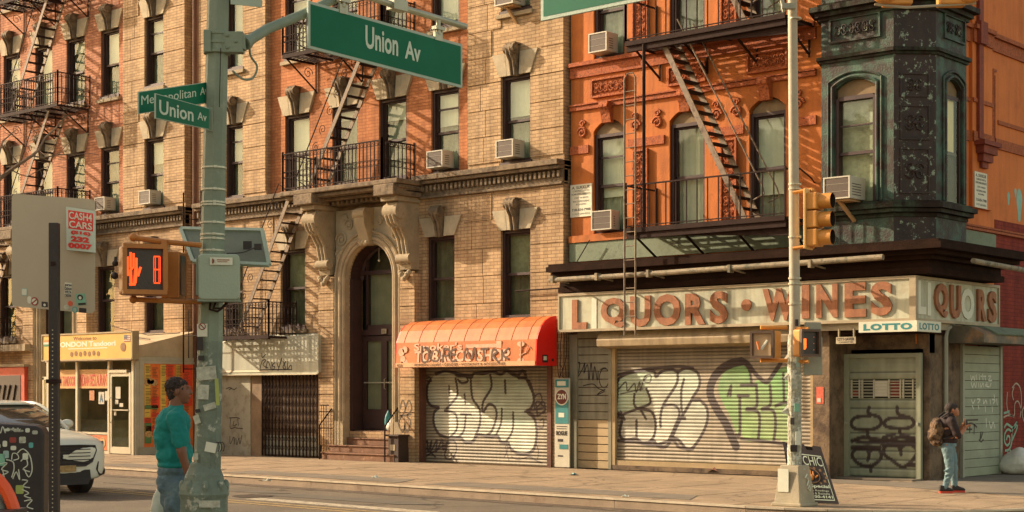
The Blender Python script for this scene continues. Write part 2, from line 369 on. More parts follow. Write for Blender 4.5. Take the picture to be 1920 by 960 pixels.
def ribbon(mb, pts, wid, fr, k=5, off=.003, seed=0):
    """flat paint stroke; pts 2-D; fr(a,b,off)->xyz"""
    pp = smooth_path(pts, k) if len(pts) > 2 else [np.array(p, float) for p in pts]; vs = []; n = len(pp)
    for i, p in enumerate(pp):
        d = pp[min(i + 1, n - 1)] - pp[max(i - 1, 0)]; L = np.hypot(*d) or 1; nn = np.array([-d[1], d[0]]) / L * wid / 2
        vs += [fr(*(p + nn), off), fr(*(p - nn), off)]
    return mb.add(vs, [(2 * i, 2 * i + 1, 2 * i + 3, 2 * i + 2) for i in range(n - 1)])
# ================================================================ THE SETTING
F = 27.3            # main wall plane of the street front (y); x runs along the street, z up
FT = 27.16          # tan brick piers and the ground floor stand a little proud
ASPH = ground_mat('asphalt', (.15, .118, .078), (.105, .085, .058), .55, False, .6)
CONC = ground_mat('sidewalk_concrete', (.33, .24, .145), (.215, .155, .095), .5, True)
CONC_D = M('dark_concrete_and_shade', (.17, .14, .10), .9, .25, 1.5, .4, 120, c2=(.24, .19, .12), c2lo=.55, c2hi=.75, c2scale=3)
KERB = M('kerb_stone', (.24, .175, .11), .8, .25, 2, .4, 50, c2=(.16, .09, .05), c2lo=.55, c2hi=.7, c2scale=1.5)
STEEL = M('worn_steel_edge', (.55, .47, .34), .45, .2, 4, .1, metal=.3)
YEL = M('faded_yellow_paint', (.40, .27, .09), .8, .3, 6, .2, c2=(.17, .13, .085), c2lo=.45, c2hi=.6, c2scale=12)
WPA = M('faded_white_paint', (.42, .36, .25), .8, .3, 6, .2, c2=(.17, .13, .085), c2lo=.48, c2hi=.62, c2scale=10)
def ky(x): return 19.68 + max(0.0, (-12.6 - x)) * .047
# one ground sheet to the horizon, the road on it
MB().quad((-600, -600, -.16), (600, -600, -.16), (600, 600, -.16), (-600, 600, -.16)).build('ground', ASPH)['kind'] = 'structure'
road = MB()
road.quad((-120, 10.4, -.15), (60, 10.4, -.15), (60, 24.5, -.15), (-120, 24.5, -.15)); road.build('road', ASPH)['kind'] = 'structure'
# far sidewalk, with the rounded corner
cor = [(-12.5 + 3.6 * math.cos(R(a)), ky(-12.5) + 3.6 + 3.6 * math.sin(R(a))) for a in range(-90, 1, 10)]
side_poly = [(-110, ky(-110) + .16), (-60, ky(-60) + .16)] + [(x - .11, y + .16) for x, y in cor] + [(-9.01, 90), (-14, 90), (-14, 27.0), (-110, 27.0)]
sw = MB(); sw.pz(side_poly, -.15, 0); sw.build('sidewalk', CONC)['kind'] = 'structure'
kp = [(-110, ky(-110)), (-60, ky(-60))] + cor + [(-8.9, 90)]
kb = MB(); ks = MB()
for a, b in zip(kp[:-1], kp[1:]):
    a, b = V((*a, 0)), V((*b, 0)); L = (b - a).length; n = max(1, int(L / 2.4)); dd = (b - a) / L; nn = V((-dd.y, dd.x, 0))
    for i in range(n):
        p, q = a + (b - a) * i / n + dd * .004, a + (b - a) * (i + 1) / n - dd * .004
        kb.add([p + V((0, 0, -.15)), q + V((0, 0, -.15)), q + nn * .16 + V((0, 0, -.15)), p + nn * .16 + V((0, 0, -.15)),
                p + nn * .015, q + nn * .015, q + nn * .16, p + nn * .16], [(0, 3, 2, 1), (4, 5, 6, 7), (0, 1, 5, 4), (1, 2, 6, 5), (2, 3, 7, 6), (3, 0, 4, 7)])
        ks.beam(p + nn * .03 + V((0, 0, -.004)), q + nn * .03 + V((0, 0, -.004)), .07, .03, nn)
kb.build('kerb', KERB)['kind'] = 'structure'
ks.build('kerb_edge', STEEL)['kind'] = 'structure'
# sidewalk joints and dark paving strips by the kerb
j = MB()
for i in range(60):
    x = -64 + i * 1.55
    if x < -9.6: j.box(x - .012, x + .012, ky(x) + .2, 24.6, .0, .004)
for y in (21.6, 23.1, 24.6): j.box(-70, -9.6, y - .012, y + .012, 0, .004)
j.build('sidewalk_joints', M('joint_dirt', (.27, .19, .11), .9, .3))['kind'] = 'structure'
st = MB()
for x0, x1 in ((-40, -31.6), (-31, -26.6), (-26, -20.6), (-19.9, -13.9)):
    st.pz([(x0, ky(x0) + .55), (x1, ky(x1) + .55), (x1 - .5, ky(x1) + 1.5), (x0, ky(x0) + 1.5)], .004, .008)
st.pz([(-16.0, 26.15), (-13.4, 25.6), (-9.3, 24.1), (-9.3, 34), (-13.5, 34), (-13.5, 26.9), (-16, 26.9)], .004, .008)  # shade round the corner shop, painted as a dark sheet on the sidewalk
st.build('sidewalk_strip_and_shade', CONC_D)['kind'] = 'structure'
gt_ = MB(); rg = random.Random(2); xx = -70
while xx < -13:
    gt_.pz([(xx, ky(xx) - .02), (xx, ky(xx) - .28 - rg.uniform(0, .2)), (xx + 2, ky(xx + 2) - .28 - rg.uniform(0, .2)), (xx + 2, ky(xx + 2) - .02)][::-1], -.1465, -.1430); xx += 2
gt_.build('gutter', M('gutter_grit', (.085, .06, .038), .95, .4, 3, .6, 60, c2=(.16, .12, .075), c2lo=.5, c2hi=.65, c2scale=4))['kind'] = 'structure'
# near sidewalk the photographer stands on
nsw = MB(); nsw.box(-110, 60, -30, 10.3, -.15, 0); nsw.build('near_sidewalk', CONC)['kind'] = 'structure'
mk = MB()
for dy in (0, .28): mk.pz([(-50, 18.4 + dy), (-50, 18.3 + dy), (-5, 15.75 + dy), (-5, 15.85 + dy)], -.146, -.142)
mk.build('road_marking', YEL)['kind'] = 'structure'
mk = MB()
mk.pz([(-21, 17.3), (-16.5, 17.05), (-16.5, 17.4), (-21, 17.65)], -.146, -.142)
for x0 in (-30, -26.5): mk.pz([(x0, 17.5), (x0 + 2.2, 17.4), (x0 + 2.2, 17.5), (x0, 17.6)], -.146, -.142)
mk.build('crossing_marking', WPA)['kind'] = 'structure'
# shallow dark patches in the road surface
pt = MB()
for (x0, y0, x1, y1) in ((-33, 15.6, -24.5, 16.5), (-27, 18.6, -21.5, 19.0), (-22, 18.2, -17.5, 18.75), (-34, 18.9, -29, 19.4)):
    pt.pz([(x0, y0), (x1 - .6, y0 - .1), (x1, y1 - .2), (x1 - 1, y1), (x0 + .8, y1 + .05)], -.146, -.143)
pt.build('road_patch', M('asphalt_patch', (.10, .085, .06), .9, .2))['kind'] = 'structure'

for k, (xm, ym, lb) in enumerate(((-21.5, 17.9, 'round iron manhole cover in the road below the orange awning'), (-27.5, 17.0, 'round iron manhole cover in the road left of the thick pole'))):
    m = MB(); m.lathe((xm, ym, -.15), [(.36, .003), (.36, .009), (.30, .009), (.29, .006), (.05, .008)], 28); o = m.build('manhole_cover', M('cast_iron_cover', (.06, .045, .03), .6, .3, 20, .6, 60), None); o['label'] = lb; o['category'] = 'manhole cover'
# ================================================================ TENEMENTS
def wall_grid(mb, x0, x1, z0, z1, holes, yf, depth=.34, ends=True):
    xs = sorted({x0, x1, *[h[0] for h in holes if x0 < h[0] < x1], *[h[1] for h in holes if x0 < h[1] < x1]})
    zs = sorted({z0, z1, *[h[2] for h in holes if z0 < h[2] < z1], *[h[3] for h in holes if z0 < h[3] < z1]})
    for a, b in zip(xs[:-1], xs[1:]):
        for c, d in zip(zs[:-1], zs[1:]):
            mx, mz = (a + b) / 2, (c + d) / 2
            if any(h[0] < mx < h[1] and h[2] < mz < h[3] for h in holes): continue
            mb.quad((a, yf, c), (b, yf, c), (b, yf, d), (a, yf, d))
    for h in holes:
        a, b, c, d = max(h[0], x0), min(h[1], x1), max(h[2], z0), min(h[3], z1)
        if a >= b or c >= d: continue
        mb.quad((a, yf, c), (a, yf + depth, c), (a, yf + depth, d), (a, yf, d)); mb.quad((b, yf, c), (b, yf, d), (b, yf + depth, d), (b, yf + depth, c))
        mb.quad((a, yf, d), (a, yf + depth, d), (b, yf + depth, d), (b, yf, d)); mb.quad((a, yf, c), (b, yf, c), (b, yf + depth, c), (a, yf + depth, c))
    if ends:
        mb.quad((x0, yf, z0), (x0, yf, z1), (x0, yf + depth, z1), (x0, yf + depth, z0)); mb.quad((x1, yf, z0), (x1, yf + depth, z0), (x1, yf + depth, z1), (x1, yf, z1))
        mb.quad((x0, yf, z1), (x1, yf, z1), (x1, yf + depth, z1), (x0, yf + depth, z1))
def bands(mb, x0, x1, z0, z1, holes, yf, rng, step=.612, proud=.025):
    z = z0
    while z < z1 - .2:
        t = min(z + step - .022, z1 - .01); cuts = []
        for h in holes:
            if h[2] - .02 < t and h[3] + .6 > z: cuts.append((h[0] - .0, h[1] + .0) if h[3] > z else (h[0] - .30, h[1] + .30))
        x = x0 + .012; xs = []
        for a, b in sorted(cuts):
            if a - x > .15: xs.append((x, a))
            x = max(x, b)
        if x1 - .012 - x > .15: xs.append((x, x1 - .012))
        for a, b in xs:
            if b - a > 1.0:
                m = a + (b - a) * rng.uniform(.35, .65); mb.box(a, m - .009, yf - proud, yf, z, t); mb.box(m + .009, b, yf - proud, yf, z, t)
            else: mb.box(a, b, yf - proud, yf, z, t)
        z += step
def window(parent, x0, x1, z0, z1, yf, blind=.5, frame=None, pane=GLASS, mid=.5, bmat=None, lower=None, rails=1, arch=0):
    frame = frame or FRAME; f = MB(); a, b = yf + .05, yf + .27; t = .07
    f.box(x0, x0 + t, a, b, z0, z1); f.box(x1 - t, x1, a, b, z0, z1)
    f.box(x0 + t, x1 - t, a, b, z1 - t, z1); f.box(x0 + t, x1 - t, a, b, z0, z0 + .06)
    zm = z0 + (z1 - z0) * mid
    f.box(x0 + t, x0 + t + .045, a + .07, a + .12, zm, z1 - t); f.box(x1 - t - .045, x1 - t, a + .07, a + .12, zm, z1 - t)
    f.box(x0 + t, x0 + t + .045, a + .12, a + .17, z0 + .06, zm); f.box(x1 - t - .045, x1 - t, a + .12, a + .17, z0 + .06, zm)
    f.box(x0 + t, x1 - t, a + .07, a + .17, zm - .03, zm + .03)
    if rails > 1: f.box(x0 + t, x1 - t, a + .07, a + .11, z1 - (z1 - zm) * .45 - .02, z1 - (z1 - zm) * .45 + .02)
    f.box(x0 + t + .045, x1 - t - .045, a + .07, a + .12, z1 - t - .04, z1 - t)
    f.box(x0 - .04, x1 + .04, yf - .04, yf + .05, z0 - .08, z0 - .002) if not arch else None
    w_ = f.build('window', frame, parent)
    p = MB(); p.quad((x0 + t, a + .1, zm), (x1 - t, a + .1, zm), (x1 - t, a + .1, z1 - t), (x0 + t, a + .1, z1 - t))
    p.quad((x0 + t, a + .15, z0 + .05), (x1 - t, a + .15, z0 + .05), (x1 - t, a + .15, zm), (x0 + t, a + .15, zm)); p.build('pane', pane, w_)
    if blind > 0:
        k = MB(); zb = z1 - (z1 - z0) * blind; n = 9; xs = [x0 + .05 + (x1 - x0 - .1) * i / n for i in range(n + 1)]
        for i in range(n): k.quad((xs[i], a + .20 + .006 * (i % 2), zb), (xs[i + 1], a + .20 + .006 * ((i + 1) % 2), zb), (xs[i + 1], a + .20 + .006 * ((i + 1) % 2), z1), (xs[i], a + .20 + .006 * (i % 2), z1))
        k.box(x0 + .05, x1 - .05, a + .19, a + .21, zb - .02, zb)
        k.build('blind', bmat or BLIND, w_)
    if lower:
        c = MB(); n = 14; xs = [x0 + .03 + (x1 - x0 - .06) * i / n for i in range(n + 1)]
        for i in range(n): c.quad((xs[i], a + .27 + .025 * math.sin(i * 1.9), z0), (xs[i + 1], a + .27 + .025 * math.sin((i + 1) * 1.9), z0), (xs[i + 1], a + .27 + .025 * math.sin((i + 1) * 1.9), z1), (xs[i], a + .27 + .025 * math.sin(i * 1.9), z1))
        c.build('curtain', lower, w_)
    return w_
def lintel(parent, xc, z, w_, yf, h=.52):
    """flared stone voussoirs with a scrolled console between them"""
    g = MB(); e = w_ / 2
    for s in (-1, 1):
        g.py([(xc + s * .13, z), (xc + s * (e + .02), z), (xc + s * (e + .24), z + h), (xc + s * .17, z + h)], yf - .06, yf + .05)
        g.py([(xc + s * (e * .52), z + .01), (xc + s * (e * .56 + .015), z + .01), (xc + s * (e * .7 + .02), z + h - .01), (xc + s * (e * .66), z + h - .01)], yf - .064, yf - .05)
    g.build('lintel', STONE_L, parent)
    c = MB(); prof = [(yf + .02, z - .02), (yf - .09, z - .02), (yf - .11, z + .12), (yf - .15, z + .3), (yf - .24, z + .44), (yf - .27, z + .56), (yf - .23, z + .66), (yf + .02, z + .66)]
    c.px(prof, xc - .10, xc + .10)
    for dx in (-.055, .055): c.tube([(xc + dx, p[0] - .012, p[1]) for p in prof[1:7]], .032, 6)
    c.lathe((xc, yf - .19, z + .57), [(.115, -.15), (.115, .15)], 12, 'x'); c.lathe((xc, yf - .19, z + .57), [(.07, -.17), (.07, .17)], 10, 'x')
    c.box(xc - .15, xc + .15, yf - .22, yf + .02, z + .67, z + .71)
    c.build('console', STONE_D, parent, smooth=True)
def scroll(mb, c, r, ax1, ax2, t=.014, turns=1.6, s=1):
    c, ax1, ax2 = V(c), V(ax1), V(ax2); pts = []
    n = int(12 * turns)
    for i in range(n + 1):
        a = 2 * math.pi * turns * i / n; rr = r * (1 - .82 * i / n); pts.append(c + ax1 * (rr * math.cos(a) * s) + ax2 * (rr * math.sin(a)))
    mb.tube(pts, t, 5, True)
FROST = M('frosted_grey', (.30, .31, .24), .8, .2, 2, .1)
DCURT = M('dusky_curtain', (.21, .225, .155), .85, .35, 4, .4, 14)
XW = [(-33.75, -33.01), (-31.48, -30.52), (-29.67, -28.73), (-27.97, -27.01), (-26.18, -25.27), (-23.82, -22.93)]
CXE, RA, ZS = -28.05, .85, 4.50       # entrance arch
def tenement(dx, mid_mat, pier_mat, label, full, blinds):
    rng = random.Random(int(abs(dx) * 10) + 3)
    x0, x1 = -34.90 + dx, -21.96 + dx
    T = thing('tenement_building', label, 'building', ((x0 + x1) / 2, F, 0))
    pL, pR = (x0, -32.07 + dx), (-24.86 + dx, x1)
    ups = [(6.93, 8.90), (10.40, 12.36), (13.87, 15.83)]
    H2 = [(a + dx, b + dx, c, d) for a, b in XW for c, d in ups]
    H1 = [(a + dx, b + dx, 3.38, 5.38) for i, (a, b) in enumerate(XW) if i not in (2, 3)]
    H0 = [(CXE - RA + dx, CXE + RA + dx, .70, ZS + RA)]
    if full: H0 += [(-26.36 + dx, -22.30 + dx, .0, 2.85)]
    # core
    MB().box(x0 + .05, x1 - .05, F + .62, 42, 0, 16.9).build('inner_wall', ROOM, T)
    m = MB(); wall_grid(m, pL[1], pR[0], 6.6, 16.9, H2, F); m.build('wall', mid_mat, T)
    for a, b in (pL, pR):
        m = MB(); wall_grid(m, a, b, 6.6, 16.9, H2, FT, .48)
        bands(m, a, b, 6.98, 16.8, [h for h in H2 if h[0] > a - .1 and h[1] < b + .1], FT, rng); m.build('brick_pier', pier_mat, T)
    m = MB(); wall_grid(m, x0, x1, 0, 6.6, H1 + H0, FT, .48)
    # fill between the arch and its square hole
    arc = [(CXE + dx + RA * math.cos(R(a)), ZS + RA * math.sin(R(a))) for a in range(0, 181, 9)]
    for i in range(len(arc) - 1):
        (a1, b1), (a2, b2) = arc[i], arc[i + 1]
        m.quad((a1, FT + .003, b1), (a1, FT + .003, ZS + RA), (a2, FT + .003, ZS + RA), (a2, FT + .003, b2)); m.quad((a1, FT, b1), (a2, FT, b2), (a2, FT + .5, b2), (a1, FT + .5, b1))
    lo = [h for h in H1]
    z = 3.3
    for a, b in ((x0, CXE - 1.7 + dx), (CXE + 1.7 + dx, x1)):
        bands(m, a, b, 3.1, 6.3, [h for h in H1 if a < h[0] < b] + ([(x0, pL[0] + .01, 0, .1)]), FT, rng, step=.64, proud=.02)
    m.build('wall', B_tan, T)
    # string course with dentils
    s = MB()
    for a, b in ((x0, -30.5 + dx), (-26.45 + dx, x1)):
        s.box(a, b, FT - .26, F + .1, 6.72, 6.84); s.box(a, b, FT - .19, F + .1, 6.64, 6.715); s.box(a, b, FT - .05, F, 6.36, 6.635); s.box(a, b, FT - .09, F, 6.30, 6.355)
        x = a + .05
        while x < b - .08: s.box(x, x + .07, FT - .12, FT - .045, 6.46, 6.60); x += .135
    s.build('string_course', STONE_D, T, bevel=.008)
    # roof cornice
    c = MB()
    for k, (pr, za, zb) in enumerate(((.15, 16.5, 16.75), (.35, 16.76, 17.1), (.75, 17.11, 17.35), (.95, 17.36, 17.5))): c.box(x0, x1, F - .14 - pr, F + .5, za, zb)
    for i in range(20): xx = x0 + .35 + i * .645; c.box(xx - .08, xx + .08, F - .8, F - .3, 16.8, 17.1)
    c.build('cornice', STONE_D, T)
    MB().box(x0, x1, F + .5, 42.2, 16.9, 17.0).build('roof', DARKI, T)
    # windows
    n = 0
    for i, (a, b) in enumerate(XW):
        yf = FT if i in (0, 5) else F
        for k, (zc, zd) in enumerate(ups):
            bl, lw = blinds[n % len(blinds)]; n += 1
            window(T, a + dx, b + dx, zc, zd, yf, bl, mid=.48, lower=lw, rails=1 + (n % 4 == 1))
            lintel(T, (a + b) / 2 + dx, zd, b - a, yf)
            q = MB(); q.box(a + dx - .1, b + dx + .1, yf - .10, yf + .04, zc - .17, zc - .082); q.build('sill', STONE, T) if k else None
        if i not in (2, 3):
            window(T, a + dx, b + dx, 3.38, 5.38, FT, .48 if i in (1, 5) else .0, mid=.5, lower=DCURT, bmat=CURT, pane=GLASS_D)
            lintel(T, (a + b) / 2 + dx, 5.38, b - a, FT, .46)
            MB().box(a + dx - .12, b + dx + .12, FT - .09, FT + .04, 3.21, 3.298).build('sill', STONE_D, T)
    # ---- portico
    xa, xb = -29.25 + dx, -26.85 + dx; yp = FT - .12; zt = 6.22
    g = MB(); arcx = [(CXE + dx + RA * math.cos(R(a)), ZS + RA * math.sin(R(a))) for a in range(0, 181, 6)]
    for i in range(len(arcx) - 1):
        (a1, b1), (a2, b2) = arcx[i], arcx[i + 1]
        g.quad((a1, yp, b1), (a1, yp, zt), (a2, yp, zt), (a2, yp, b2)); g.quad((a1, yp, b1), (a2, yp, b2), (a2, FT + .35, b2), (a1, FT + .35, b1))
    g.quad((arcx[0][0], yp, ZS), (xb, yp, ZS), (xb, yp, zt), (arcx[0][0], yp, zt)); g.quad((xa, yp, ZS), (arcx[-1][0], yp, ZS), (arcx[-1][0], yp, zt), (xa, yp, zt))
    g.quad((xb, yp, ZS), (xb, FT, ZS), (xb, FT, zt), (xb, yp, zt)); g.quad((xa, yp, ZS), (xa, yp, zt), (xa, FT, zt), (xa, FT, ZS))
    # carved spandrels
    for sgn in (-1, 1):
        for (u, v, r) in ((.98, 1.0, .20), (.72, 1.35, .16), (1.05, .62, .13), (.40, 1.38, .11), (.85, 1.52, .1)):
            scroll(g, (CXE + dx + sgn * u, yp - .02, ZS + v), r, (1, 0, 0), (0, 0, 1), .028, 1.7, sgn)
            g.ball((CXE + dx + sgn * u, yp - .01, ZS + v), .05, 8, 6)
    g.build('carved_surround', STONE_L, T, smooth=True)
    ring = MB()
    for rr, tt, yy in ((RA + .04, .05, yp - .02), (RA + .13, .055, yp - .045), (RA + .22, .05, yp - .02), (RA + .29, .04, yp - .06)):
        path = [(CXE + dx + rr, yy, .75)] + [(CXE + dx + rr * math.cos(R(a)), yy, ZS + rr * math.sin(R(a))) for a in range(0, 181, 8)] + [(CXE + dx - rr, yy, .75)]
        ring.tube(path, tt, 8)
    ring.box(CXE + dx + RA, CXE + dx + RA + .32, yp - .03, FT, .3, ZS); ring.box(CXE + dx - RA - .32, CXE + dx - RA, yp - .03, FT, .3, ZS)
    ring.box(CXE + dx + RA - .01, CXE + dx + RA + .36, yp - .1, FT, .3, .95); ring.box(CXE + dx - RA - .36, CXE + dx - RA + .01, yp - .1, FT, .3, .95)
    ring.build('arch_moulding', STONE, T, smooth=True)
    pr = MB()
    for a, b in ((-29.78 + dx, -29.24 + dx), (-26.86 + dx, -26.40 + dx)):
        z = 0.0
        pr.box(a, b, FT - .20, FT, 0, 4.52)
        k = .35
        while k < 4.4: pr.box(a - .012, b + .012, FT - .225, FT - .2, k, k + .40); k += .425
    pr.build('brick_pier', B_tanp, T)
    cs = MB()
    for xc in (-29.5 + dx, -26.64 + dx):
        prof = [(FT, 4.62), (FT - .26, 4.62), (FT - .30, 4.75), (FT - .30, 5.0), (FT - .38, 5.35), (FT - .55, 5.6), (FT - .72, 5.72), (FT - .80, 5.9), (FT - .80, 6.1), (FT - .70, 6.22), (FT, 6.22)]
        cs.px(prof, xc - .19, xc + .19)
        for d_ in (-.12, 0, .12): cs.tube([(xc + d_, y - .01, zz) for y, zz in prof[2:8]], .05, 8)
        cs.lathe((xc, FT - .66, 5.98), [(.19, -.23), (.19, .23)], 14, 'x'); cs.lathe((xc, FT - .30, 4.88), [(.12, -.22), (.12, .22)], 12, 'x')
        for a in range(7): cs.ball((xc - .15 + .05 * a, FT - .30 - .02 * (a % 2), 4.55 - .05 * (3 - abs(3 - a))), .065, 8, 6)
        for a in range(5): cs.ball((xc - .14 + .07 * a, FT - .62, 5.66 - .03 * (a % 2)), .06, 8, 6)
        cs.box(xc - .25, xc + .25, FT - .86, FT, 6.22, 6.33)
    xk = CXE + dx
    cs.px([(FT, 5.30), (FT - .28, 5.30), (FT - .33, 5.5), (FT - .46, 5.8), (FT - .5, 6.1), (FT - .4, 6.2), (FT, 6.2)], xk - .17, xk + .17)
    for a in range(5): cs.ball((xk - .12 + .06 * a, FT - .30, 5.36 - .03 * (a % 2)), .07, 8, 6)
    cs.lathe((xk, FT - .4, 6.05), [(.13, -.2), (.13, .2)], 12, 'x')
    cs.build('scroll_bracket', STONE, T, smooth=True)
    sl_ = MB(); a, b = -30.42 + dx, -26.30 + dx
    sl_.box(a + .3, b - .1, FT - .55, F, 6.24, 6.33) if False else None
    sl_.box(a + .42, b - .05, FT - .34, F + .02, 6.335, 6.42); 
    x = a + .5
    while x < b - .2: sl_.box(x, x + .08, FT - .44, FT - .35, 6.335, 6.43); x += .17
    sl_.box(a + .25, b, FT - .60, F + .02, 6.43, 6.50); sl_.box(a + .1, b + .03, FT - .86, F + .02, 6.505, 6.60); sl_.box(a, b + .08, FT - .98, F + .02, 6.605, 6.72)
    for xc in (-29.5 + dx, -26.64 + dx): sl_.box(xc - .34, xc + .34, FT - 1.02, F, 6.335, 6.6)
    sl_.build('portico_cornice', STONE_D, T, bevel=.02)
    # ---- entrance door
    yd = FT + .42; d = MB(); xc = CXE + dx
    d.box(xc - RA, xc + RA, yd - .06, yd + .06, 3.10, 3.24); d.box(xc - RA, xc - RA + .12, yd - .05, yd + .05, .72, 3.10); d.box(xc + RA - .12, xc + RA, yd - .05, yd + .05, .72, 3.10)
    for a, b in ((xc - .73, xc - .0), (xc + .0, xc + .73)):
        d.box(a, a + .1, yd - .03, yd + .03, .74, 3.08); d.box(b - .1, b, yd - .03, yd + .03, .74, 3.08); d.box(a + .1, b - .1, yd - .03, yd + .03, .74, 1.25); d.box(a + .1, b - .1, yd - .03, yd + .03, 2.95, 3.08)
    door = d.build('door', FRAME, T)
    MB().quad((xc - .7, yd, 1.2), (xc + .7, yd, 1.2), (xc + .7, yd, 3.0), (xc - .7, yd, 3.0)).build('pane', GLASS_D, door); MB().box(xc - .7, xc + .7, yd + .035, yd + .045, 1.25, 2.95).build('frosted_backing', FROST, door)
    hd = MB(); hd.tube([(xc + .07, yd - .04, 1.75), (xc + .07, yd - .09, 1.77), (xc + .07, yd - .09, 2.0), (xc + .07, yd - .04, 2.02)], .012); hd.box(xc - .68, xc + .68, yd - .07, yd - .04, 1.9, 1.93); hd.build('handle', GREY, door)
    q = MB(); q.box(xc - RA - .0, xc - RA + .10, FT + .03, yd - .07, .72, ZS); q.box(xc + RA - .03, xc + RA, FT + .03, yd - .07, .72, ZS)
    q.add([(xc + (RA - .02) * math.cos(R(a)), y, ZS + (RA - .02) * math.sin(R(a))) for y in (FT + .03, yd) for a in range(0, 181, 10)], [(i, i + 1, i + 20, i + 19) for i in range(18)]); q.build('door_lining', FRAME, T)
    t = MB(); t.box(xc - .62, xc - .56, yd - .05, yd + .05, 3.24, 5.2); t.box(xc + .28, xc + .34, yd - .05, yd + .05, 3.24, 4.62); t.box(xc - .84, xc + .84, yd - .06, yd + .05, 4.62, 4.72); t.box(xc - .6, xc + .8, yd - .05, yd + .05, 3.24, 3.36)
    t.tube([(xc + .8 * math.cos(R(a)), yd, ZS + .8 * math.sin(R(a))) for a in range(0, 181, 10)], .06, 6)
    tr = t.build('transom_window', FRAME, T)
    q = MB(); q.add([(xc, yd, 3.3)] + [(xc + .82, yd, 3.3)] + [(xc + .82 * math.cos(R(a)), yd, ZS + .82 * math.sin(R(a))) for a in range(0, 181, 10)] + [(xc - .82, yd, 3.3)], [(0, i, i + 1) for i in range(1, 21)]); q.build('pane', GLASS_D, tr); MB().box(xc - .56, xc + .8, yd + .06, yd + .07, 3.3, 4.62).build('frosted_backing', FROST, tr)
    nb = MB(); nb.box(xc - .02, xc + .14, yd - .10, yd - .075, 3.13, 3.25); nb.build('house_number_plate', STONE_L, T)
    nb = MB(); text_into(nb, '517' if full else '515', (xc + .0, yd - .101, 3.15), (.12, 0, 0), (0, 0, .08), (0, -1, 0), .002, .01); nb.build('house_number', BLACK, T)
    l_ = MB(); l_.tube([(xc + .1, yd - .3, 5.25), (xc + .1, yd - .3, 4.95)], .006); l_.ball((xc + .1, yd - .3, 4.93), .03); l_.build('door_lamp', WHITE, T)
    return T
B1 = [(.5, CURT), (1, None), (.5, CURT), (.92, CURT), (.9, CURT), (.55, ROOM), (.15, CURT), (.9, ROOM), (.5, CURT), (.25, CURT), (.4, CURT), (.6, CURT), (.42, CURT), (.9, CURT), (.5, None), (.45, CURT), (.5, CURT), (.3, CURT)]
B2 = [(.3, CURT), (.8, CURT), (.4, CURT), (.9, CURT), (.6, CURT), (.5, CURT), (.9, CURT), (.9, CURT), (.5, CURT), (.12, CURT), (.2, CURT), (.6, CURT), (.0, CURT), (.52, CURT), (.5, CURT), (.35, CURT), (.5, CURT), (.5, CURT)]
MAIN = tenement(0, B_orgB, B_tanp, 'tan and orange brick tenement with carved stone arch entrance between tobacco shop and gated shop', True, B1)
LEFTB = tenement(-13.55, B_orgA, B_tanp, 'salmon and tan brick tenement behind the tandoori restaurant and the blank signboard', False, B2)
dp = MB(); dp.tube([(-35.0 - .02, FT - .06, 0), (-35.02, FT - .06, 16.8)], .055, 8)
dp.box(-35.4, -34.9, F + .05, 40, 0, 16.5)
tag(dp.build('drainpipe', M('rust_brown_pipe', (.16, .07, .035), .7, .3)), 'brown downpipe in the dark seam between the two tan brick tenements', 'drainpipe')
# ================================================================ CORNER BUILDING
PEEL = M('peeling_black_green_paint', (.034, .020, .014), .6, .3, 3, .4, 30, c2=(.26, .33, .23), c2lo=.575, c2hi=.61, c2scale=8, streak=.3)
GREENP = M('green_turret_paint', (.045, .092, .060), .65, .4, 3, .5, 30, c2=(.034, .022, .014), c2lo=.43, c2hi=.57, c2scale=3.4, streak=.5)
GREENL = M('chalky_green_paint', (.17, .21, .13), .7, .3, 3, .3, 30, c2=(.06, .065, .045), c2lo=.5, c2hi=.72, c2scale=3)
DKCOR = M('dark_cornice_paint', (.026, .013, .008), .9, .35, 3, .4, 30, c2=(.07, .065, .04), c2lo=.68, c2hi=.78, c2scale=5, spec=.08)
SIGNB = M('aged_sign_board', (.47, .47, .33), .6, .12, 1.5, .08, 20, c2=(.33, .27, .17), c2lo=.5, c2hi=.72, c2scale=1.6, streak=.4)
LETW = M('weathered_orange_letters', (.38, .155, .07), .8, .3, 5, .3, 40, c2=(.17, .085, .05), c2lo=.48, c2hi=.7, c2scale=5, streak=.3)
GHOST = M('whitish_letters', (.62, .62, .48), .6, .1)
BROWNP = M('stained_brown_stucco', (.17, .115, .065), .85, .35, 2, .5, 20, c2=(.055, .035, .022), c2lo=.45, c2hi=.65, c2scale=2.5)
GALV = M('galvanised_shutter', (.33, .29, .20), .5, .15, 2, .05, metal=.25)
xL, xR = -21.88, -13.75
OW = M('orange_wall_paint', (.49, .145, .025), .8, .16, 1.4, .35, 26, c2=(.34, .10, .025), c2lo=.55, c2hi=.78, c2scale=2.2, streak=.28)
OS = M('orange_side_paint', (.62, .175, .035), .8, .14, 1.2, .3, 30, c2=(.45, .10, .025), c2lo=.55, c2hi=.8, c2scale=1.5, streak=.15)
CB = thing('corner_building', 'orange brick corner building with black green turret and liquor store at street level', 'building', ((xL + xR) / 2, 32, 0))
MB().box(xL + .05, xR - .62, F + .62, 60, 0, 16.9).build('inner_wall', ROOM, CB)
AW = [(-21.25, -20.40), (-19.22, -18.33), (-17.25, -16.40)]
fl = [(5.15, 7.62), (8.98, 11.45), (12.8, 15.2)]
Hs = [(a, b, c, d) for a, b in AW for c, d in fl]
m = MB(); wall_grid(m, xL, xR - .6, 4.5, 16.9, Hs, F, .34)
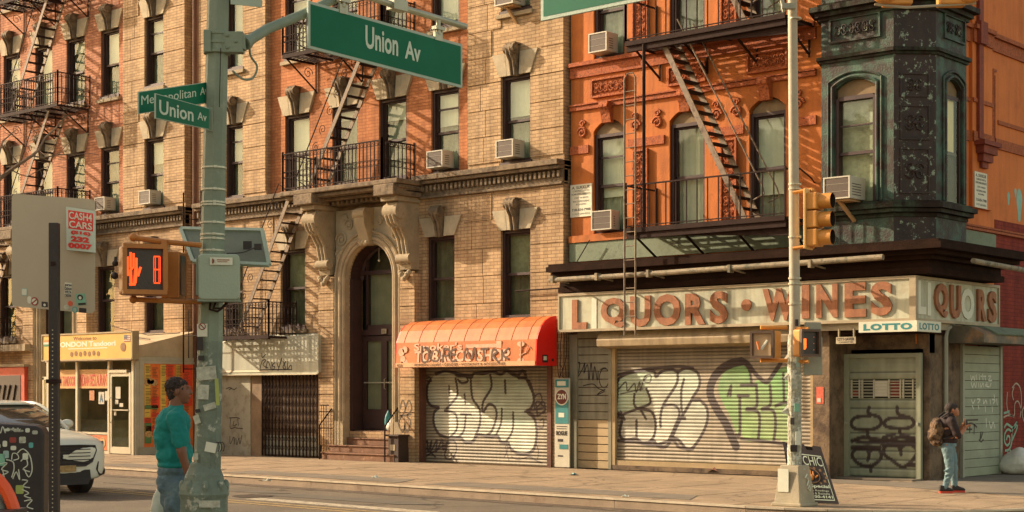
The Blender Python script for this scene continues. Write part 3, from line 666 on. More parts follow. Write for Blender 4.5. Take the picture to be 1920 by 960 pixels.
for a, b, c, d in Hs:      # segmental arches fill the square heads
    n = 10; rise = .22; xc = (a + b) / 2; hw = (b - a) / 2
    pts = [(xc + hw * (2 * i / n - 1), d - rise * ((2 * i / n - 1) ** 2)) for i in range(n + 1)]
    for i in range(n):
        m.quad((pts[i][0], F, pts[i][1]), (pts[i + 1][0], F, pts[i + 1][1]), (pts[i + 1][0], F, d), (pts[i][0], F, d))
        m.quad((pts[i][0], F, pts[i][1]), (pts[i + 1][0], F, pts[i + 1][1]), (pts[i + 1][0], F + .3, pts[i + 1][1]), (pts[i][0], F + .3, pts[i][1]))
m.build('wall', OW, CB)
# side wall facing the avenue, stepping forward in two places
m = MB()
m.quad((xR, F + .3, 2.6), (xR, 60, 2.6), (xR, 60, 16.9), (xR, F + .3, 16.9)); m.quad((xR - .6, F, 4.5), (xR, F + .4, 4.5), (xR, F + .4, 16.9), (xR - .6, F, 16.9))
m.box(xR, xR + .07, 29.95, 30.9, 5.4, 16.9)
m.build('side_wall', OS, CB)
m = MB(); m.box(xR - .3, xR + .012, 30.35, 60, 0, 3.78); m.box(xR - .3, xR + .012, 31.15, 60, 3.78, 5.25); m.build('painted_side_base', B_red, CB)
fd = M('fallen_plaster_paint', (.25, .45, .36), .7, .2)
m = MB(); 
for (yy, zz, a, b) in ((32.4, 5.66, .13, .36), (31.85, 5.75, .06, .14), (32.2, 5.9, .05, .1)): m.prism([(yy + a * math.cos(R(t)) * (1 + .3 * math.sin(3 * R(t))), zz + b * math.sin(R(t))) for t in range(0, 360, 20)], lambda p, q, t: (t, p, q), xR, xR + .004)
m.build('paint_splash', fd, CB)
# terracotta bands and panels (front)
b_ = MB(); g = MB()
def fband(z0, z1, xa, xb, pr=.05): b_.box(xa, xb, F - pr, F + .03, z0, z1)
for zz in (0, 3.83):
    fband(8.62 + zz, 8.86 + zz, xL, -15.7, .05); b_.box(xL, -15.7, F - .12, F, 8.865 + zz, 8.95 + zz)
    fband(7.90 + zz, 7.99 + zz, xL, -15.7, .06); b_.box(xL, -15.7, F - .09, F, 8.0 + zz, 8.03 + zz)
    for a, b in ((xL, AW[0][0] - .12), (AW[0][1] + .12, AW[1][0] - .12), (AW[1][1] + .12, AW[2][0] - .12), (AW[2][1] + .12, -15.7)): fband(7.06 + zz - .12, 7.06 + zz + .06, a, b, .04)
b_.build('terracotta_band', TERRA_B, CB)
def relief(mb, fr, w_, h_, seed):
    """raised leaf and scroll carving in a w x h field"""
    rg = random.Random(seed); n = max(1, int(round(max(w_, h_) / min(w_, h_))))
    for i in range(n):
        u = (w_ * ((i + .5) / n - .5)) if w_ >= h_ else 0; v = 0 if w_ >= h_ else h_ * ((i + .5) / n - .5); r = min(w_, h_) * .23
        for sx in (-1, 1):
            for sy in (-1, 1):
                pts = []
                for k in range(14):
                    a = k * .55; rr = r * (1 - .06 * k); pts.append(fr(u + sx * (r * 1.0 + rr * math.cos(a) * .9 - r * .1), v + sy * (rr * math.sin(a) + r * .55), .02))
                mb.tube(pts, min(w_, h_) * .045, 5)
        c = fr(u, v, .02); mb.ball(c, min(w_, h_) * .12, 7, 5)
def fpanel(xc, zc, w_, h_, seed):
    g.py([(xc - w_ / 2, zc - h_ / 2), (xc + w_ / 2, zc - h_ / 2), (xc + w_ / 2, zc + h_ / 2), (xc - w_ / 2, zc + h_ / 2)], F - .02, F + .02)
    t = .045
    for a, b, c, d in ((-w_ / 2, w_ / 2, h_ / 2 - t, h_ / 2), (-w_ / 2, w_ / 2, -h_ / 2, -h_ / 2 + t), (-w_ / 2, -w_ / 2 + t, -h_ / 2 + t, h_ / 2 - t), (w_ / 2 - t, w_ / 2, -h_ / 2 + t, h_ / 2 - t)): g.box(xc + a, xc + b, F - .075, F - .018, zc + c, zc + d)
    relief(g, lambda a, b, t_: (xc + a, F - .03 - t_, zc + b), w_ - .12, h_ - .12, seed)
for zz in (0, 3.83):
    for i, (a, b) in enumerate(AW): fpanel((a + b) / 2 + .02, 8.33 + zz, .95, .42, i)
    for i, xc in enumerate((-19.95, -17.72)): fpanel(xc, 6.0 + zz, .40, 1.75, 10 + i)
g.build('carved_panel', TERRA, CB)
k = MB()
for a, b, c, d in Hs:
    xc = (a + b) / 2; k.px([(F + .02, d - .08), (F - .10, d - .08), (F - .14, d + .1), (F - .22, d + .26), (F - .22, d + .36), (F + .02, d + .36)], xc - .12, xc + .12)
    for s_ in (-.06, .06): k.lathe((xc + s_, F - .17, d + .27), [(.07, -.05), (.07, .05)], 9, 'x')
    for s_ in (-1, 1): scroll(k, (xc + s_ * ((b - a) / 2 + .30), F - .02, d - .22), .13, (1, 0, 0), (0, 0, 1), .032, 1.5, s_); scroll(k, (xc + s_ * ((b - a) / 2 + .30), F - .02, d - .02), .08, (1, 0, 0), (0, 0, 1), .028, 1.2, -s_)
k.build('keystone', TERRA, CB)
bl3 = [(.62, CURT), (.3, CURT), (.5, None), (.0, BLIND), (.35, CURT), (.6, CURT), (.75, CURT), (.5, None), (.5, None)]
for i, (a, b) in enumerate(AW):
    for q, (c, d) in enumerate(fl):
        bb, lw = bl3[i * 3 + q]
        wz = d - .30
        W_ = window(CB, a, b, c, wz, F, bb, mid=.48, lower=lw or CURT, rails=1 + (q == 0 and i == 0), arch=1)
        t = MB(); n = 10; xc = (a + b) / 2; hw = (b - a) / 2 - .03
        arc = [(xc + hw * (2 * s_ / n - 1), d - .03 - .2 * ((2 * s_ / n - 1) ** 2)) for s_ in range(n + 1)]
        t.py([(a + .03, wz), (b - .03, wz)] + arc[::-1], F + .09, F + .13); t.build('transom_panel', M('tan_transom_board', (.22, .15, .075), .8, .2), W_)
s = MB(); s.box(xL, -15.3, F - .09, F + .02, 4.98, 5.13); s.box(xL, -15.3, F - .05, F + .02, 8.955 - .1, 8.97) ; s.build('sill_course', OW, CB)
m = MB(); m.box(xL, -15.2, F - .06, F, 4.56, 4.97); m.box(xR, xR + .04, 29.6, 31.14, 4.5, 4.93); m.build('green_fascia', GREENL, CB)
# side wall bands
m = MB(); e = xR
for za, zb, pr in ((8.72, 8.98, .04), (8.985, 9.07, .10), (6.72, 6.93, .035), (4.95, 5.0, .07), (5.02, 5.06, .05), (7.52, 7.6, .03), (12.55, 12.8, .04)):
    m.box(e, e + pr, 28.6, 29.94, za, zb); m.box(e + .072, e + .072 + pr, 29.95, 30.9, za, zb) if za > 5.5 else None; m.box(e + .002, e + pr, 30.91 if za > 5.5 else 29.95, 60, za, zb) if za != 7.52 else m.box(e + .0, e + pr, 31.3, 45, za - .28, zb - .28)
m.box(e + .0, e + .035, 31.02, 31.07, 6.55, 8.3); m.box(e, e + .035, 31.1, 31.14, 6.8, 8.22); m.box(e, e + .035, 31.02, 31.2, 8.3, 8.35)
m.box(e + .072, e + .11, 30.40, 30.85, 6.88, 6.91); m.box(e + .072, e + .11, 30.40, 30.85, 6.80, 6.83)
m.build('side_band', TERRA_B, CB)
m = MB(); m.box(e + .071, e + .14, 30.13, 30.33, 6.8, 16.9); m.box(e + .071, e + .2, 30.08, 30.40, 8.7, 9.15)
for a, b, c, d, z0, z1 in ((30.02, 30.85, .075, .30, 6.66, 6.75), (30.1, 30.75, .075, .25, 6.5, 6.66), (30.18, 30.65, .075, .2, 6.34, 6.5), (30.27, 30.55, .075, .14, 6.22, 6.34)): m.box(e + c, e + d, a, b, z0, z1)
m.build('chimney_corbel', M('dark_red_corbel', (.22, .05, .025), .8, .25, 6, .5, 30), CB)
c = MB()
for pr, za, zb in ((.15, 16.5, 16.75), (.4, 16.76, 17.1), (.8, 17.11, 17.4)):
    c.box(xL, xR + pr, F - pr, F + .4, za, zb); c.box(xR - .3, xR + pr, F + .41, 60, za, zb)
c.box(xL, xR - .3, F + .41, 60.2, 16.9, 17.0)
c.build('roof_cornice', DKCOR, CB)
# ---- turret
ox = .0
T8 = [(-15.50, 27.30), (-15.31, 26.80), (-13.79, 26.80), (-13.22, 27.37), (-13.22, 28.67), (-13.75, 28.9)]   # plan, outer faces
def wallseg(mb, p, q, z0, z1, hole=None, th=.10, mbj=None):
    p, q = V((*p, 0)), V((*q, 0)); d = (q - p); L = d.length; d.normalize(); nn = V((d.y, -d.x, 0))
    def W3(u, z, o=0): r = p + d * u + nn * o; return (r.x, r.y, z)
    if hole is None: mb.quad(W3(0, z0), W3(L, z0), W3(L, z1), W3(0, z1)); return W3, L
    a, b, c, t = hole
    for (u0, u1, v0, v1) in ((0, a, z0, z1), (b, L, z0, z1), (a, b, z0, c), (a, b, t, z1)): mb.quad(W3(u0, v0), W3(u1, v0), W3(u1, v1), W3(u0, v1))
    n = 10; xc = (a + b) / 2; hw = (b - a) / 2; rise = .16; pts = [(xc + hw * (2 * i / n - 1), t - rise * ((2 * i / n - 1) ** 2)) for i in range(n + 1)]
    for i in range(n):
        mb.quad(W3(*pts[i]), W3(*pts[i + 1]), W3(pts[i + 1][0], t), W3(pts[i][0], t)); mb.quad(W3(*pts[i]), W3(*pts[i + 1]), W3(*pts[i + 1], -.2), W3(*pts[i], -.2))
    mb.quad(W3(a, c), W3(a, c, -.2), W3(a, pts[0][1], -.2), W3(a, pts[0][1])); mb.quad(W3(b, c), W3(b, c, -.2), W3(b, pts[-1][1], -.2), W3(b, pts[-1][1])); mb.quad(W3(a, c), W3(b, c), W3(b, c, -.2), W3(a, c, -.2))
    return W3, L
zT0, zT1 = 4.45, 16.9
for q, (zb, zt) in enumerate(((4.45, 8.9), (8.9, 12.9), (12.9, 16.9))):
    zs = [5.28, 9.75, 13.7][q]; zh = [7.62, 11.6, 15.6][q]
    fr_ = MB(); ch = MB(); W0, L0 = wallseg(fr_, T8[0], T8[1], zb, zt); W1, L1 = wallseg(fr_, T8[1], T8[2], zb, zt, (.30, 1.14, zs, zh))
    W3_, L3 = wallseg(fr_, T8[3], T8[4], zb, zt, (.42, 1.08, zs, zh)); wallseg(fr_, T8[4], T8[5], zb, zt)
    W2, L2 = wallseg(ch, T8[2], T8[3], zb, zt)
    # panels, mouldings round the windows
    for W_, L_, a, b in ((W1, L1, .30, 1.14), (W3_, L3, .42, 1.08)):
        xc = (a + b) / 2; hw = (b - a) / 2
        for off, tk in ((.05, .035), (.14, .025)):
            path = [W_(a - off, zs, .015)] + [W_(xc + (hw + off) * (2 * i / 10 - 1), zh + off - .16 * ((2 * i / 10 - 1) ** 2), .015) for i in range(11)] + [W_(b + off, zs, .015)]
            fr_.tube(path, tk, 6)
        if q < 2:
            for u0, u1, v0, v1 in ((a - .12, b + .12, zh + .72, zh + .76), (a - .12, b + .12, zh + 1.16, zh + 1.2), (a - .12, a - .08, zh + .76, zh + 1.16), (b + .08, b + .12, zh + .76, zh + 1.16)):
                p0, p1 = W_(u0, v0), W_(u1, v1); fr_.prism([(u0, v0), (u1, v0), (u1, v1), (u0, v1)], lambda x_, y_, t_: W_(x_, y_, t_), 0, .04)
    fr_.build('turret_wall', GREENP, CB)
    for u0, u1, v0, v1 in ((.12, L2 - .12, zs + .1, zs + .95), (.12, L2 - .12, zs + 1.1, zs + 1.75), (.12, L2 - .12, zs + 1.9, zs + 2.35)):
        for a, b, c_, d_ in ((u0, u1, v0, v0 + .03), (u0, u1, v1 - .03, v1), (u0, u0 + .03, v0 + .03, v1 - .03), (u1 - .03, u1, v0 + .03, v1 - .03)):
            ch.prism([(a, c_), (b, c_), (b, d_), (a, d_)], lambda x_, y_, t_: W2(x_, y_, t_), 0, .025)
        relief(ch, lambda a, b, t_: W2((u0 + u1) / 2 + a, (v0 + v1) / 2 + b, t_ * .6), (u1 - u0) * .75, (v1 - v0) * .7, 5)
    ch.build('chamfer_wall', PEEL, CB)
    if q < 2:
        rp = MB()
        for W_, a, b in ((W1, .30, 1.14), (W3_, .42, 1.08)): relief(rp, lambda x_, y_, t_: W_((a + b) / 2 + x_, zh + .96 + y_, t_), (b - a) * 1.05, .30, 4)
        rp.build('carved_panel', PEEL, CB)
    # windows: front and avenue side
    for W_, a, b, side in ((W1, .30, 1.14, 0), (W3_, .42, 1.08, 1)):
        f_ = MB(); top = zh - .34
        def bx(u0, u1, v0, v1, o0, o1): f_.prism([(u0, v0), (u1, v0), (u1, v1), (u0, v1)], lambda x_, y_, t_: W_(x_, y_, t_), o0, o1)
        e_ = .115 * side; bx(a, a + .06, zs, top, -.18 + e_, -.02); bx(b - .06, b, zs, top, -.18, -.02); bx(a + .06, b - .06, top - .05, top + .03, -.18, -.03); zm = zs + (top - zs) * .47
        bx(a + .06, b - .06, zm - .03, zm + .03, -.14, -.06)
        if not side: bx(a + .06, b - .06, zm + (top - zm) * .5 - .015, zm + (top - zm) * .5 + .015, -.12, -.07)
        wn = f_.build('window', FRAME, CB)
        p = MB(); p.quad(W_(a, zs, -.12 + e_ * .75), W_(b, zs, -.12 + e_ * .75), W_(b, top, -.12 + e_ * .75), W_(a, top, -.12 + e_ * .75)); p.build('pane', GLASS, wn)
        p = MB(); p.prism([(a + .0, top)] + [(b, top)] + [(xc_, zz_) for xc_, zz_ in [((a + b) / 2 + (b - a) / 2 * (1 - 2 * i / 10), zh - .16 * ((1 - 2 * i / 10) ** 2)) for i in range(11)]], lambda x_, y_, t_: W_(x_, y_, t_), -.16, -.10); p.build('transom_panel', MATS['tan_transom_board'], wn)
        p = MB(); p.quad(W_(a, zs if not side else zm, -.2 + e_), W_(b - .16 * side, zs if not side else zm, -.2 + e_), W_(b - .16 * side, top, -.2 + e_), W_(a, top, -.2 + e_)); p.build('curtain', M('buff_blind', (.75, .60, .33), .8, .1) if side else CURT, wn)
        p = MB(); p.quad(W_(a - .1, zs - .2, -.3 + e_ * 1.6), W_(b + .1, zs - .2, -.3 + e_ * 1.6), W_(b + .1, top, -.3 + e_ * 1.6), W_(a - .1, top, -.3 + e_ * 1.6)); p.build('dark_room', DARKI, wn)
def ringm(mb, off, z0, z1, pts=T8):
    n = len(pts); outer = []
    for i in range(n):
        p = V((*pts[i], 0)); a = (p - V((*pts[i - 1], 0))).normalized() if i else None; b = (V((*pts[i + 1], 0)) - p).normalized() if i < n - 1 else None
        na = V((a.y, -a.x, 0)) if a else None; nb = V((b.y, -b.x, 0)) if b else None
        if na is None: v = nb * off
        elif nb is None: v = na * off
        else: v = (na + nb) / (1 + na.dot(nb)) * off
        outer.append((p.x + v.x, p.y + v.y))
    poly = outer + [(xR - .1, 28.9), (xR - .1, 27.6), (-15.5, 27.45)]
    mb.pz(poly, z0, z1)
mo = MB()
for off, a, b in ((.03, 4.95, 5.02), (.12, 5.03, 5.10), (.18, 5.11, 5.20), (.10, 5.205, 5.25), (.04, 7.98, 8.03), (.09, 8.035, 8.10), (.05, 8.80, 8.86), (.12, 8.865, 8.95), (.22, 8.955, 9.05), (.08, 9.055, 9.12), (.05, 9.5, 9.55), (.12, 9.56, 9.66), (.04, 12.0, 12.1), (.12, 12.8, 12.9), (.2, 12.905, 13.0)): ringm(mo, off, a, b)
mo.build('turret_moulding', M('dark_turret_moulding', (.045, .060, .038), .7, .35, 3, .5, 30, c2=(.026, .016, .011), c2lo=.40, c2hi=.55, c2scale=2.2, streak=.4, spec=.15), CB)
rf = MB(); rf.pz(T8 + [(-13.9, 28.9), (-15.5, 27.4)], 16.9, 17.0); ringm(rf, .35, 17.0, 17.4); rf.build('turret_roof', DKCOR, CB)
tp = MB(); tp.pz([(-15.3, 27.5), (-15.1, 27.2), (-14.0, 27.2), (-13.62, 27.55), (-13.62, 28.6), (-14, 28.8), (-15, 28.8)], 4.5, 16.8); tp.build('turret_core', DARKI, CB)
pass
# ---- storefront cornice wraps the corner
def wrap(mb, pr, z0, z1, xl=xL, ye=30.25):
    mb.pz([(xl, F - pr), (-13.45 + pr - .1, F - pr), (-13.45 + pr - .1, ye), (-14.2, ye), (-14.2, F + .2), (xl, F + .2)], z0, z1)
c = MB()
for pr, a, b in ((.46, 3.86, 3.98), (.40, 3.985, 4.12), (.55, 4.125, 4.2), (.72, 4.205, 4.28), (.88, 4.285, 4.40), (.80, 4.405, 4.46)): wrap(c, pr, a, b, ye=29.9 + pr * .5)
c.build('storefront_cornice', DKCOR, CB)
r_ = MB(); r_.tube([(-21.6, 26.22, 4.09), (-19.0, 26.22, 4.10)], .055, 10); r_.tube([(-18.95, 26.22, 4.10), (-13.7, 26.22, 4.15)], .055, 10)
r_.tube([(-12.55, 27.5, 4.10), (-12.55, 29.9, 4.06)], .05, 10)
for x in (-21.5, -20.3, -18.97, -17, -15.2): r_.tube([(x, 26.22, 4.1), (x, 26.75, 4.05)], .02, 6); r_.box(x - .03, x + .03, 26.15, 26.3, 4.03, 4.18)
r_.build('awning_roller', M('flaking_pale_roller', (.25, .20, .125), .75, .3, 4, .3, c2=(.10, .10, .065), c2lo=.5, c2hi=.6), CB)
# ---- ground floor walls, soffit, piers
m = MB()
m.box(-21.90, -20.72, F - .0, F + .5, 0, 3.1); m.box(-20.72, -15.62, F + .12, F + .5, 0, 3.0); m.box(-20.72, -15.62, F - .05, F + .12, 0, .10); m.box(xL, -13.55, F - .25, F + .5, 3.06, 3.86)
m.box(-13.9, -13.5, 27.7, 30.35, 3.06, 3.86)
m.build('storefront_wall', BROWNP, CB)
m = MB(); m.box(-15.60, -15.24, 26.98, 27.85, 0, 3.02); m.box(-13.62, -13.50, 27.68, 29.02, 0, 3.02); m.box(-15.24, -13.50, 27.66, 27.9, 2.42, 3.02); m.box(-13.9, -13.5, 30.82, 31.0, 0, 2.9)
m.build('entrance_pier', BROWNP, CB)
m = MB(); m.pz([(-15.24, 26.95), (-13.45, 26.95), (-13.45, 28.9), (-15.24, 27.66)], 2.78, 3.02); m.build('entrance_soffit', DKCOR, CB)
m = MB(); m.box(-15.24, -13.62, 27.2, 27.68, .0, .035); m.build('door_step', CONC_D, CB)
m = MB(); m.box(-15.62, -13.40, 26.86, 26.96, 2.86, 3.02); m.box(-13.50, -13.40, 26.97, 29.0, 2.86, 3.02); m.build('sign_rail', M('beige_metal_trim', (.30, .25, .16), .6, .2), CB)

# ---- painted roller shutters: colour worked out per slat vertex from the traced graffiti plus painted slat shade
SHM = attr_mat('painted_shutter', .55, .15)
def shutter(name, parent, x0, x1, z0, z1, y, pitch, base, fills, strokes, cols=320, depth=.018, prof='round'):
    rows_per = 6; ns = int(round((z1 - z0) / pitch)); nr = ns * rows_per + 1
    zs = np.linspace(z0, z1, nr); xs = np.linspace(x0, x1, cols); X, Z = np.meshgrid(xs, zs)
    ph = ((Z - z0) / pitch) % 1.0
    Y = y - depth * np.abs(np.sin(np.pi * ph)) if prof == 'round' else y - depth * np.where((ph > .12), .7 + .3 * ph, 0)
    C = np.empty(X.shape + (3,)); bcol = base if callable(base) else (lambda X_, Z_: np.broadcast_to(np.array(base), X_.shape + (3,)))
    C[:] = bcol(X, Z)
    rg = np.random.default_rng(5)
    C *= (1 + .10 * (rg.random((ns + 1))[np.clip(((Z - z0) / pitch).astype(int), 0, ns)] - .5))[..., None]
    streak = 1 + .10 * np.sin(X * 37 + 2 * np.sin(X * 11)) * np.sin(X * 5.3); C *= streak[..., None]; C *= np.where((ph < .22) | (ph > .9), .45, 1.0)[..., None] if prof == 'round' else np.where(ph < .12, .35, 1.0)[..., None]  # slat shading painted in: colour darkened in the grooves between slats
    groove_shade = np.where((np.abs(ph - .5) > .43), .35, 1.0); 
    def inside(poly):
        ins = np.zeros(X.shape, bool); n = len(poly)
        for i in range(n):
            (xa, za), (xb, zb) = poly[i], poly[(i + 1) % n]
            if abs(za - zb) < 1e-9: continue
            c_ = ((za > Z) != (zb > Z)) & (X < (xb - xa) * (Z - za) / (zb - za) + xa); ins ^= c_
        return ins
    for poly, colr, k in fills:
        pts = [tuple(q) for q in smooth_path(list(poly) + [poly[0]], 5)]; msk = inside(pts)
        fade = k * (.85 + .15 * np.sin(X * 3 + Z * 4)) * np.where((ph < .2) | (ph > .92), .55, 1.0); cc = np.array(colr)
        if len(cc.shape) == 2: t_ = np.clip((Z - z0) / (z1 - z0) * 1.3 - .2 + .15 * np.sin(X * 2.3), 0, 1)[..., None]; cv = cc[0] * t_ + cc[1] * (1 - t_)
        else: cv = cc
        C = np.where(msk[..., None], C * (1 - fade[..., None]) + cv * fade[..., None], C)
    for pts, wd, colr in strokes:
        pp = np.array(smooth_path(pts, 6)) if len(pts) > 2 else np.array(pts, float); dmin = np.full(X.shape, 9.0)
        for a, b in zip(pp[:-1], pp[1:]):
            lo = np.minimum(a, b) - wd; hi = np.maximum(a, b) + wd
            i0, i1 = np.searchsorted(zs, [lo[1], hi[1]]); j0, j1 = np.searchsorted(xs, [lo[0], hi[0]])
            if i1 <= i0 or j1 <= j0: continue
            sx, sz = X[i0:i1, j0:j1], Z[i0:i1, j0:j1]; d = b - a; L2 = d @ d + 1e-12; t_ = np.clip(((sx - a[0]) * d[0] + (sz - a[1]) * d[1]) / L2, 0, 1)
            dd = np.hypot(sx - a[0] - t_ * d[0], sz - a[1] - t_ * d[1]); dmin[i0:i1, j0:j1] = np.minimum(dmin[i0:i1, j0:j1], dd)
        al = np.clip((wd * .66 - dmin) / .012 + .5, 0, 1)[..., None] * .97; C = C * (1 - al) + np.array(colr) * al
    me = bpy.data.meshes.new(name); org = ORG[parent.name] if parent else V(((x0 + x1) / 2, y, z0)); vs = np.stack([X - org.x, Y - org.y, Z - org.z], -1).reshape(-1, 3)
    idx = np.arange(nr * cols).reshape(nr, cols); fs = np.stack([idx[:-1, :-1], idx[:-1, 1:], idx[1:, 1:], idx[1:, :-1]], -1).reshape(-1, 4)
    me.vertices.add(len(vs)); me.vertices.foreach_set('co', vs.ravel()); me.loops.add(fs.size); me.loops.foreach_set('vertex_index', fs.ravel()); me.polygons.add(len(fs))
    me.polygons.foreach_set('loop_start', np.arange(0, fs.size, 4)); me.update(calc_edges=True)
    ca = me.color_attributes.new('paint', 'FLOAT_COLOR', 'POINT'); ca.data.foreach_set('color', np.concatenate([C, np.ones(X.shape + (1,))], -1).astype(np.float32).ravel())
    me.materials.append(SHM); o = bpy.data.objects.new(name, me); col.objects.link(o)
    if parent: o.parent = parent
    else: o.location = org
    ORG[o.name] = org; return o
INK = (.035, .022, .018)
def tr(pts, ox_, oy, sc, Y): return [P(ox_ + a / sc, oy + b / sc, Y) for a, b in pts]
# big liquor store shutter
K = lambda pts: tr(pts, 1130, 600, 3.098, F)
white = [(80, 350), (120, 320), (200, 298), (290, 298), (305, 330), (340, 298), (400, 288), (432, 300), (480, 280), (540, 300), (560, 350), (550, 400), (515, 460), (560, 465), (600, 510), (604, 580), (575, 660), (520, 740), (480, 745), (440, 700), (400, 680), (370, 730), (320, 732), (290, 700), (260, 712), (220, 712), (190, 690), (150, 695), (110, 690), (95, 650), (110, 560), (75, 530), (80, 430)]
green = [(735, 272), (800, 262), (850, 300), (865, 370), (900, 345), (950, 358), (1000, 300), (1060, 270), (1110, 290), (1120, 500), (1110, 690), (1050, 705), (1000, 690), (950, 710), (900, 690), (850, 708), (810, 680), (795, 600), (778, 665), (735, 560), (685, 460), (668, 380), (700, 300)]
f1 = [(K([(a, b + 14) for a, b in white]), INK, .8), (K(white), [(.42, .50, .37), (.54, .53, .42)], .9), (K([(80, 350), (120, 320), (230, 300), (290, 330), (250, 400), (275, 480), (200, 515), (80, 520)]), (.36, .47, .31), .8), (K(green), [(.09, .32, .09), (.22, .36, .11)], .9)]
s1 = [(K(p), wd, c) for p, wd, c in [
    (white[:14], .05, INK), (white[13:21], .05, INK), (white[20:] + [white[0]], .055, INK), ([(80, 350), (60, 400), (65, 520), (75, 560)], .09, INK),
    ([(80, 700), (180, 710), (300, 725), (400, 700), (440, 740), (520, 750)], .05, INK), ([(80, 320), (200, 292), (420, 270), (520, 280)], .05, INK),
    ([(250, 400), (272, 480), (200, 515), (120, 545)], .045, INK), ([(180, 430), (178, 490), (200, 515)], .045, INK), ([(200, 515), (275, 530), (302, 590), (295, 670), (265, 710)], .05, INK),
    ([(192, 585), (192, 690)], .05, INK), ([(215, 520), (248, 576)], .045, INK), ([(430, 300), (425, 370), (350, 490), (332, 560), (332, 620)], .05, INK), ([(468, 345), (452, 420), (460, 545), (505, 480)], .045, INK),
    ([(352, 497), (412, 495), (442, 540), (415, 620), (378, 700)], .045, INK), ([(515, 460), (480, 520), (440, 590), (400, 680)], .05, INK), ([(450, 570), (472, 572)], .06, INK),
    ([(90, 400), (130, 360), (140, 410), (180, 370), (190, 420), (210, 360), (215, 410), (240, 330), (275, 320), (270, 360), (235, 355), (250, 335)], .025, INK), ([(100, 430), (160, 415), (230, 400)], .02, INK), ([(85, 560), (125, 580), (100, 530)], .03, INK),
    ([(800, 240), (740, 255), (680, 290), (635, 350), (620, 430), (660, 520), (710, 600), (750, 690), (770, 735)], .14, INK), ([(800, 238), (830, 250), (860, 290)], .1, INK), ([(820, 235), (850, 300), (862, 380)], .045, INK),
    ([(860, 285), (905, 335), (950, 362), (990, 310), (1030, 250)], .07, INK), ([(800, 378), (888, 378)], .05, INK), ([(888, 378), (890, 500), (835, 515)], .05, INK), ([(782, 440), (842, 440)], .05, INK), ([(792, 440), (792, 655), (772, 670)], .055, INK),
    ([(968, 380), (970, 490), (925, 515)], .05, INK), ([(830, 522), (892, 530), (908, 580), (900, 690)], .05, INK), ([(920, 520), (985, 528), (1000, 600), (990, 700)], .05, INK), ([(722, 440), (742, 380), (738, 440)], .04, INK), ([(800, 690), (900, 700), (1060, 722)], .05, INK), ([(1000, 500), (1060, 480), (1110, 510)], .05, INK), ([(1045, 310), (1050, 480)], .045, INK)]]
shb = lambda X_, Z_: np.where((X_ > -16.1)[..., None], np.array((.40, .28, .14)), np.array((.36, .29, .185))) + 0 * Z_[..., None]
shutter('roller_shutter', CB, -20.66, -15.82, .12, 2.92, F + .04, .075, (.285, .24, .165), f1, s1, 420)
m = MB(); m.box(-20.72, -20.62, F - .05, F + .1, .1, 2.9); m.box(-15.82, -15.72, F - .04, F + .1, .1, 2.5); m.box(-15.71, -15.62, F - .07, F + .1, .1, 2.6); m.box(-20.62, -15.82, F - .03, F + .03, .10, .20); m.build('shutter_rail', M('ochre_steel', (.36, .26, .13), .6, .2), CB)
HOUS = M('beige_shutter_housing', (.36, .27, .15), .6, .2, 2, .08, streak=.35)
m = MB(); m.px([(F - .02, 2.62), (F - .40, 2.66), (F - .42, 2.80), (F - .30, 2.99), (F - .02, 2.99)], -20.85, -15.40); m.build('shutter_housing', HOUS, CB, bevel=.012)
m = MB()
for i in range(16): z = .0 + i * .178; m.box(-21.66, -20.80, F - .028 + .0, F, z + .012, z + .17)
m.box(-21.88, -21.66, F - .06, F, 0, 2.95); m.box(-20.80, -20.72, F - .06, F, 0, 2.95); m.box(-21.66, -20.8, F - .05, F, 2.87, 3.0)
pnl = m.build('boarded_panel', M('olive_panel', (.23, .215, .145), .6, .15, 2, .05, streak=.3), CB)
m = MB(); 
for i in range(6): z = i * .178; m.box(-21.655, -20.805, F - .033, F - .0285, z + .012, z + .17)
m.build('tan_repaint', M('tan_repaint', (.42, .31, .165), .7, .1), CB)
fy = lambda o_: (lambda a, b, t: (a, o_ - t, b))
m = MB(); KK = lambda p: tr(p, 740, 580, 3.0, F)
for p in ([(1020, 320), (1045, 298), (1040, 350), (1030, 385), (1060, 340), (1075, 300), (1070, 360), (1090, 310), (1098, 400), (1110, 300), (1120, 400), (1130, 320), (1145, 400), (1150, 350)], [(1160, 340), (1190, 330), (1215, 370), (1200, 430), (1170, 435), (1155, 390), (1170, 340), (1195, 335)], [(1065, 430), (1120, 420), (1150, 445), (1185, 460), (1145, 480)], [(1145, 480), (1160, 465), (1190, 450)]): ribbon(m, KK(p), .022, fy(F - .03))
m.build('graffiti_tag', BLACK, CB)
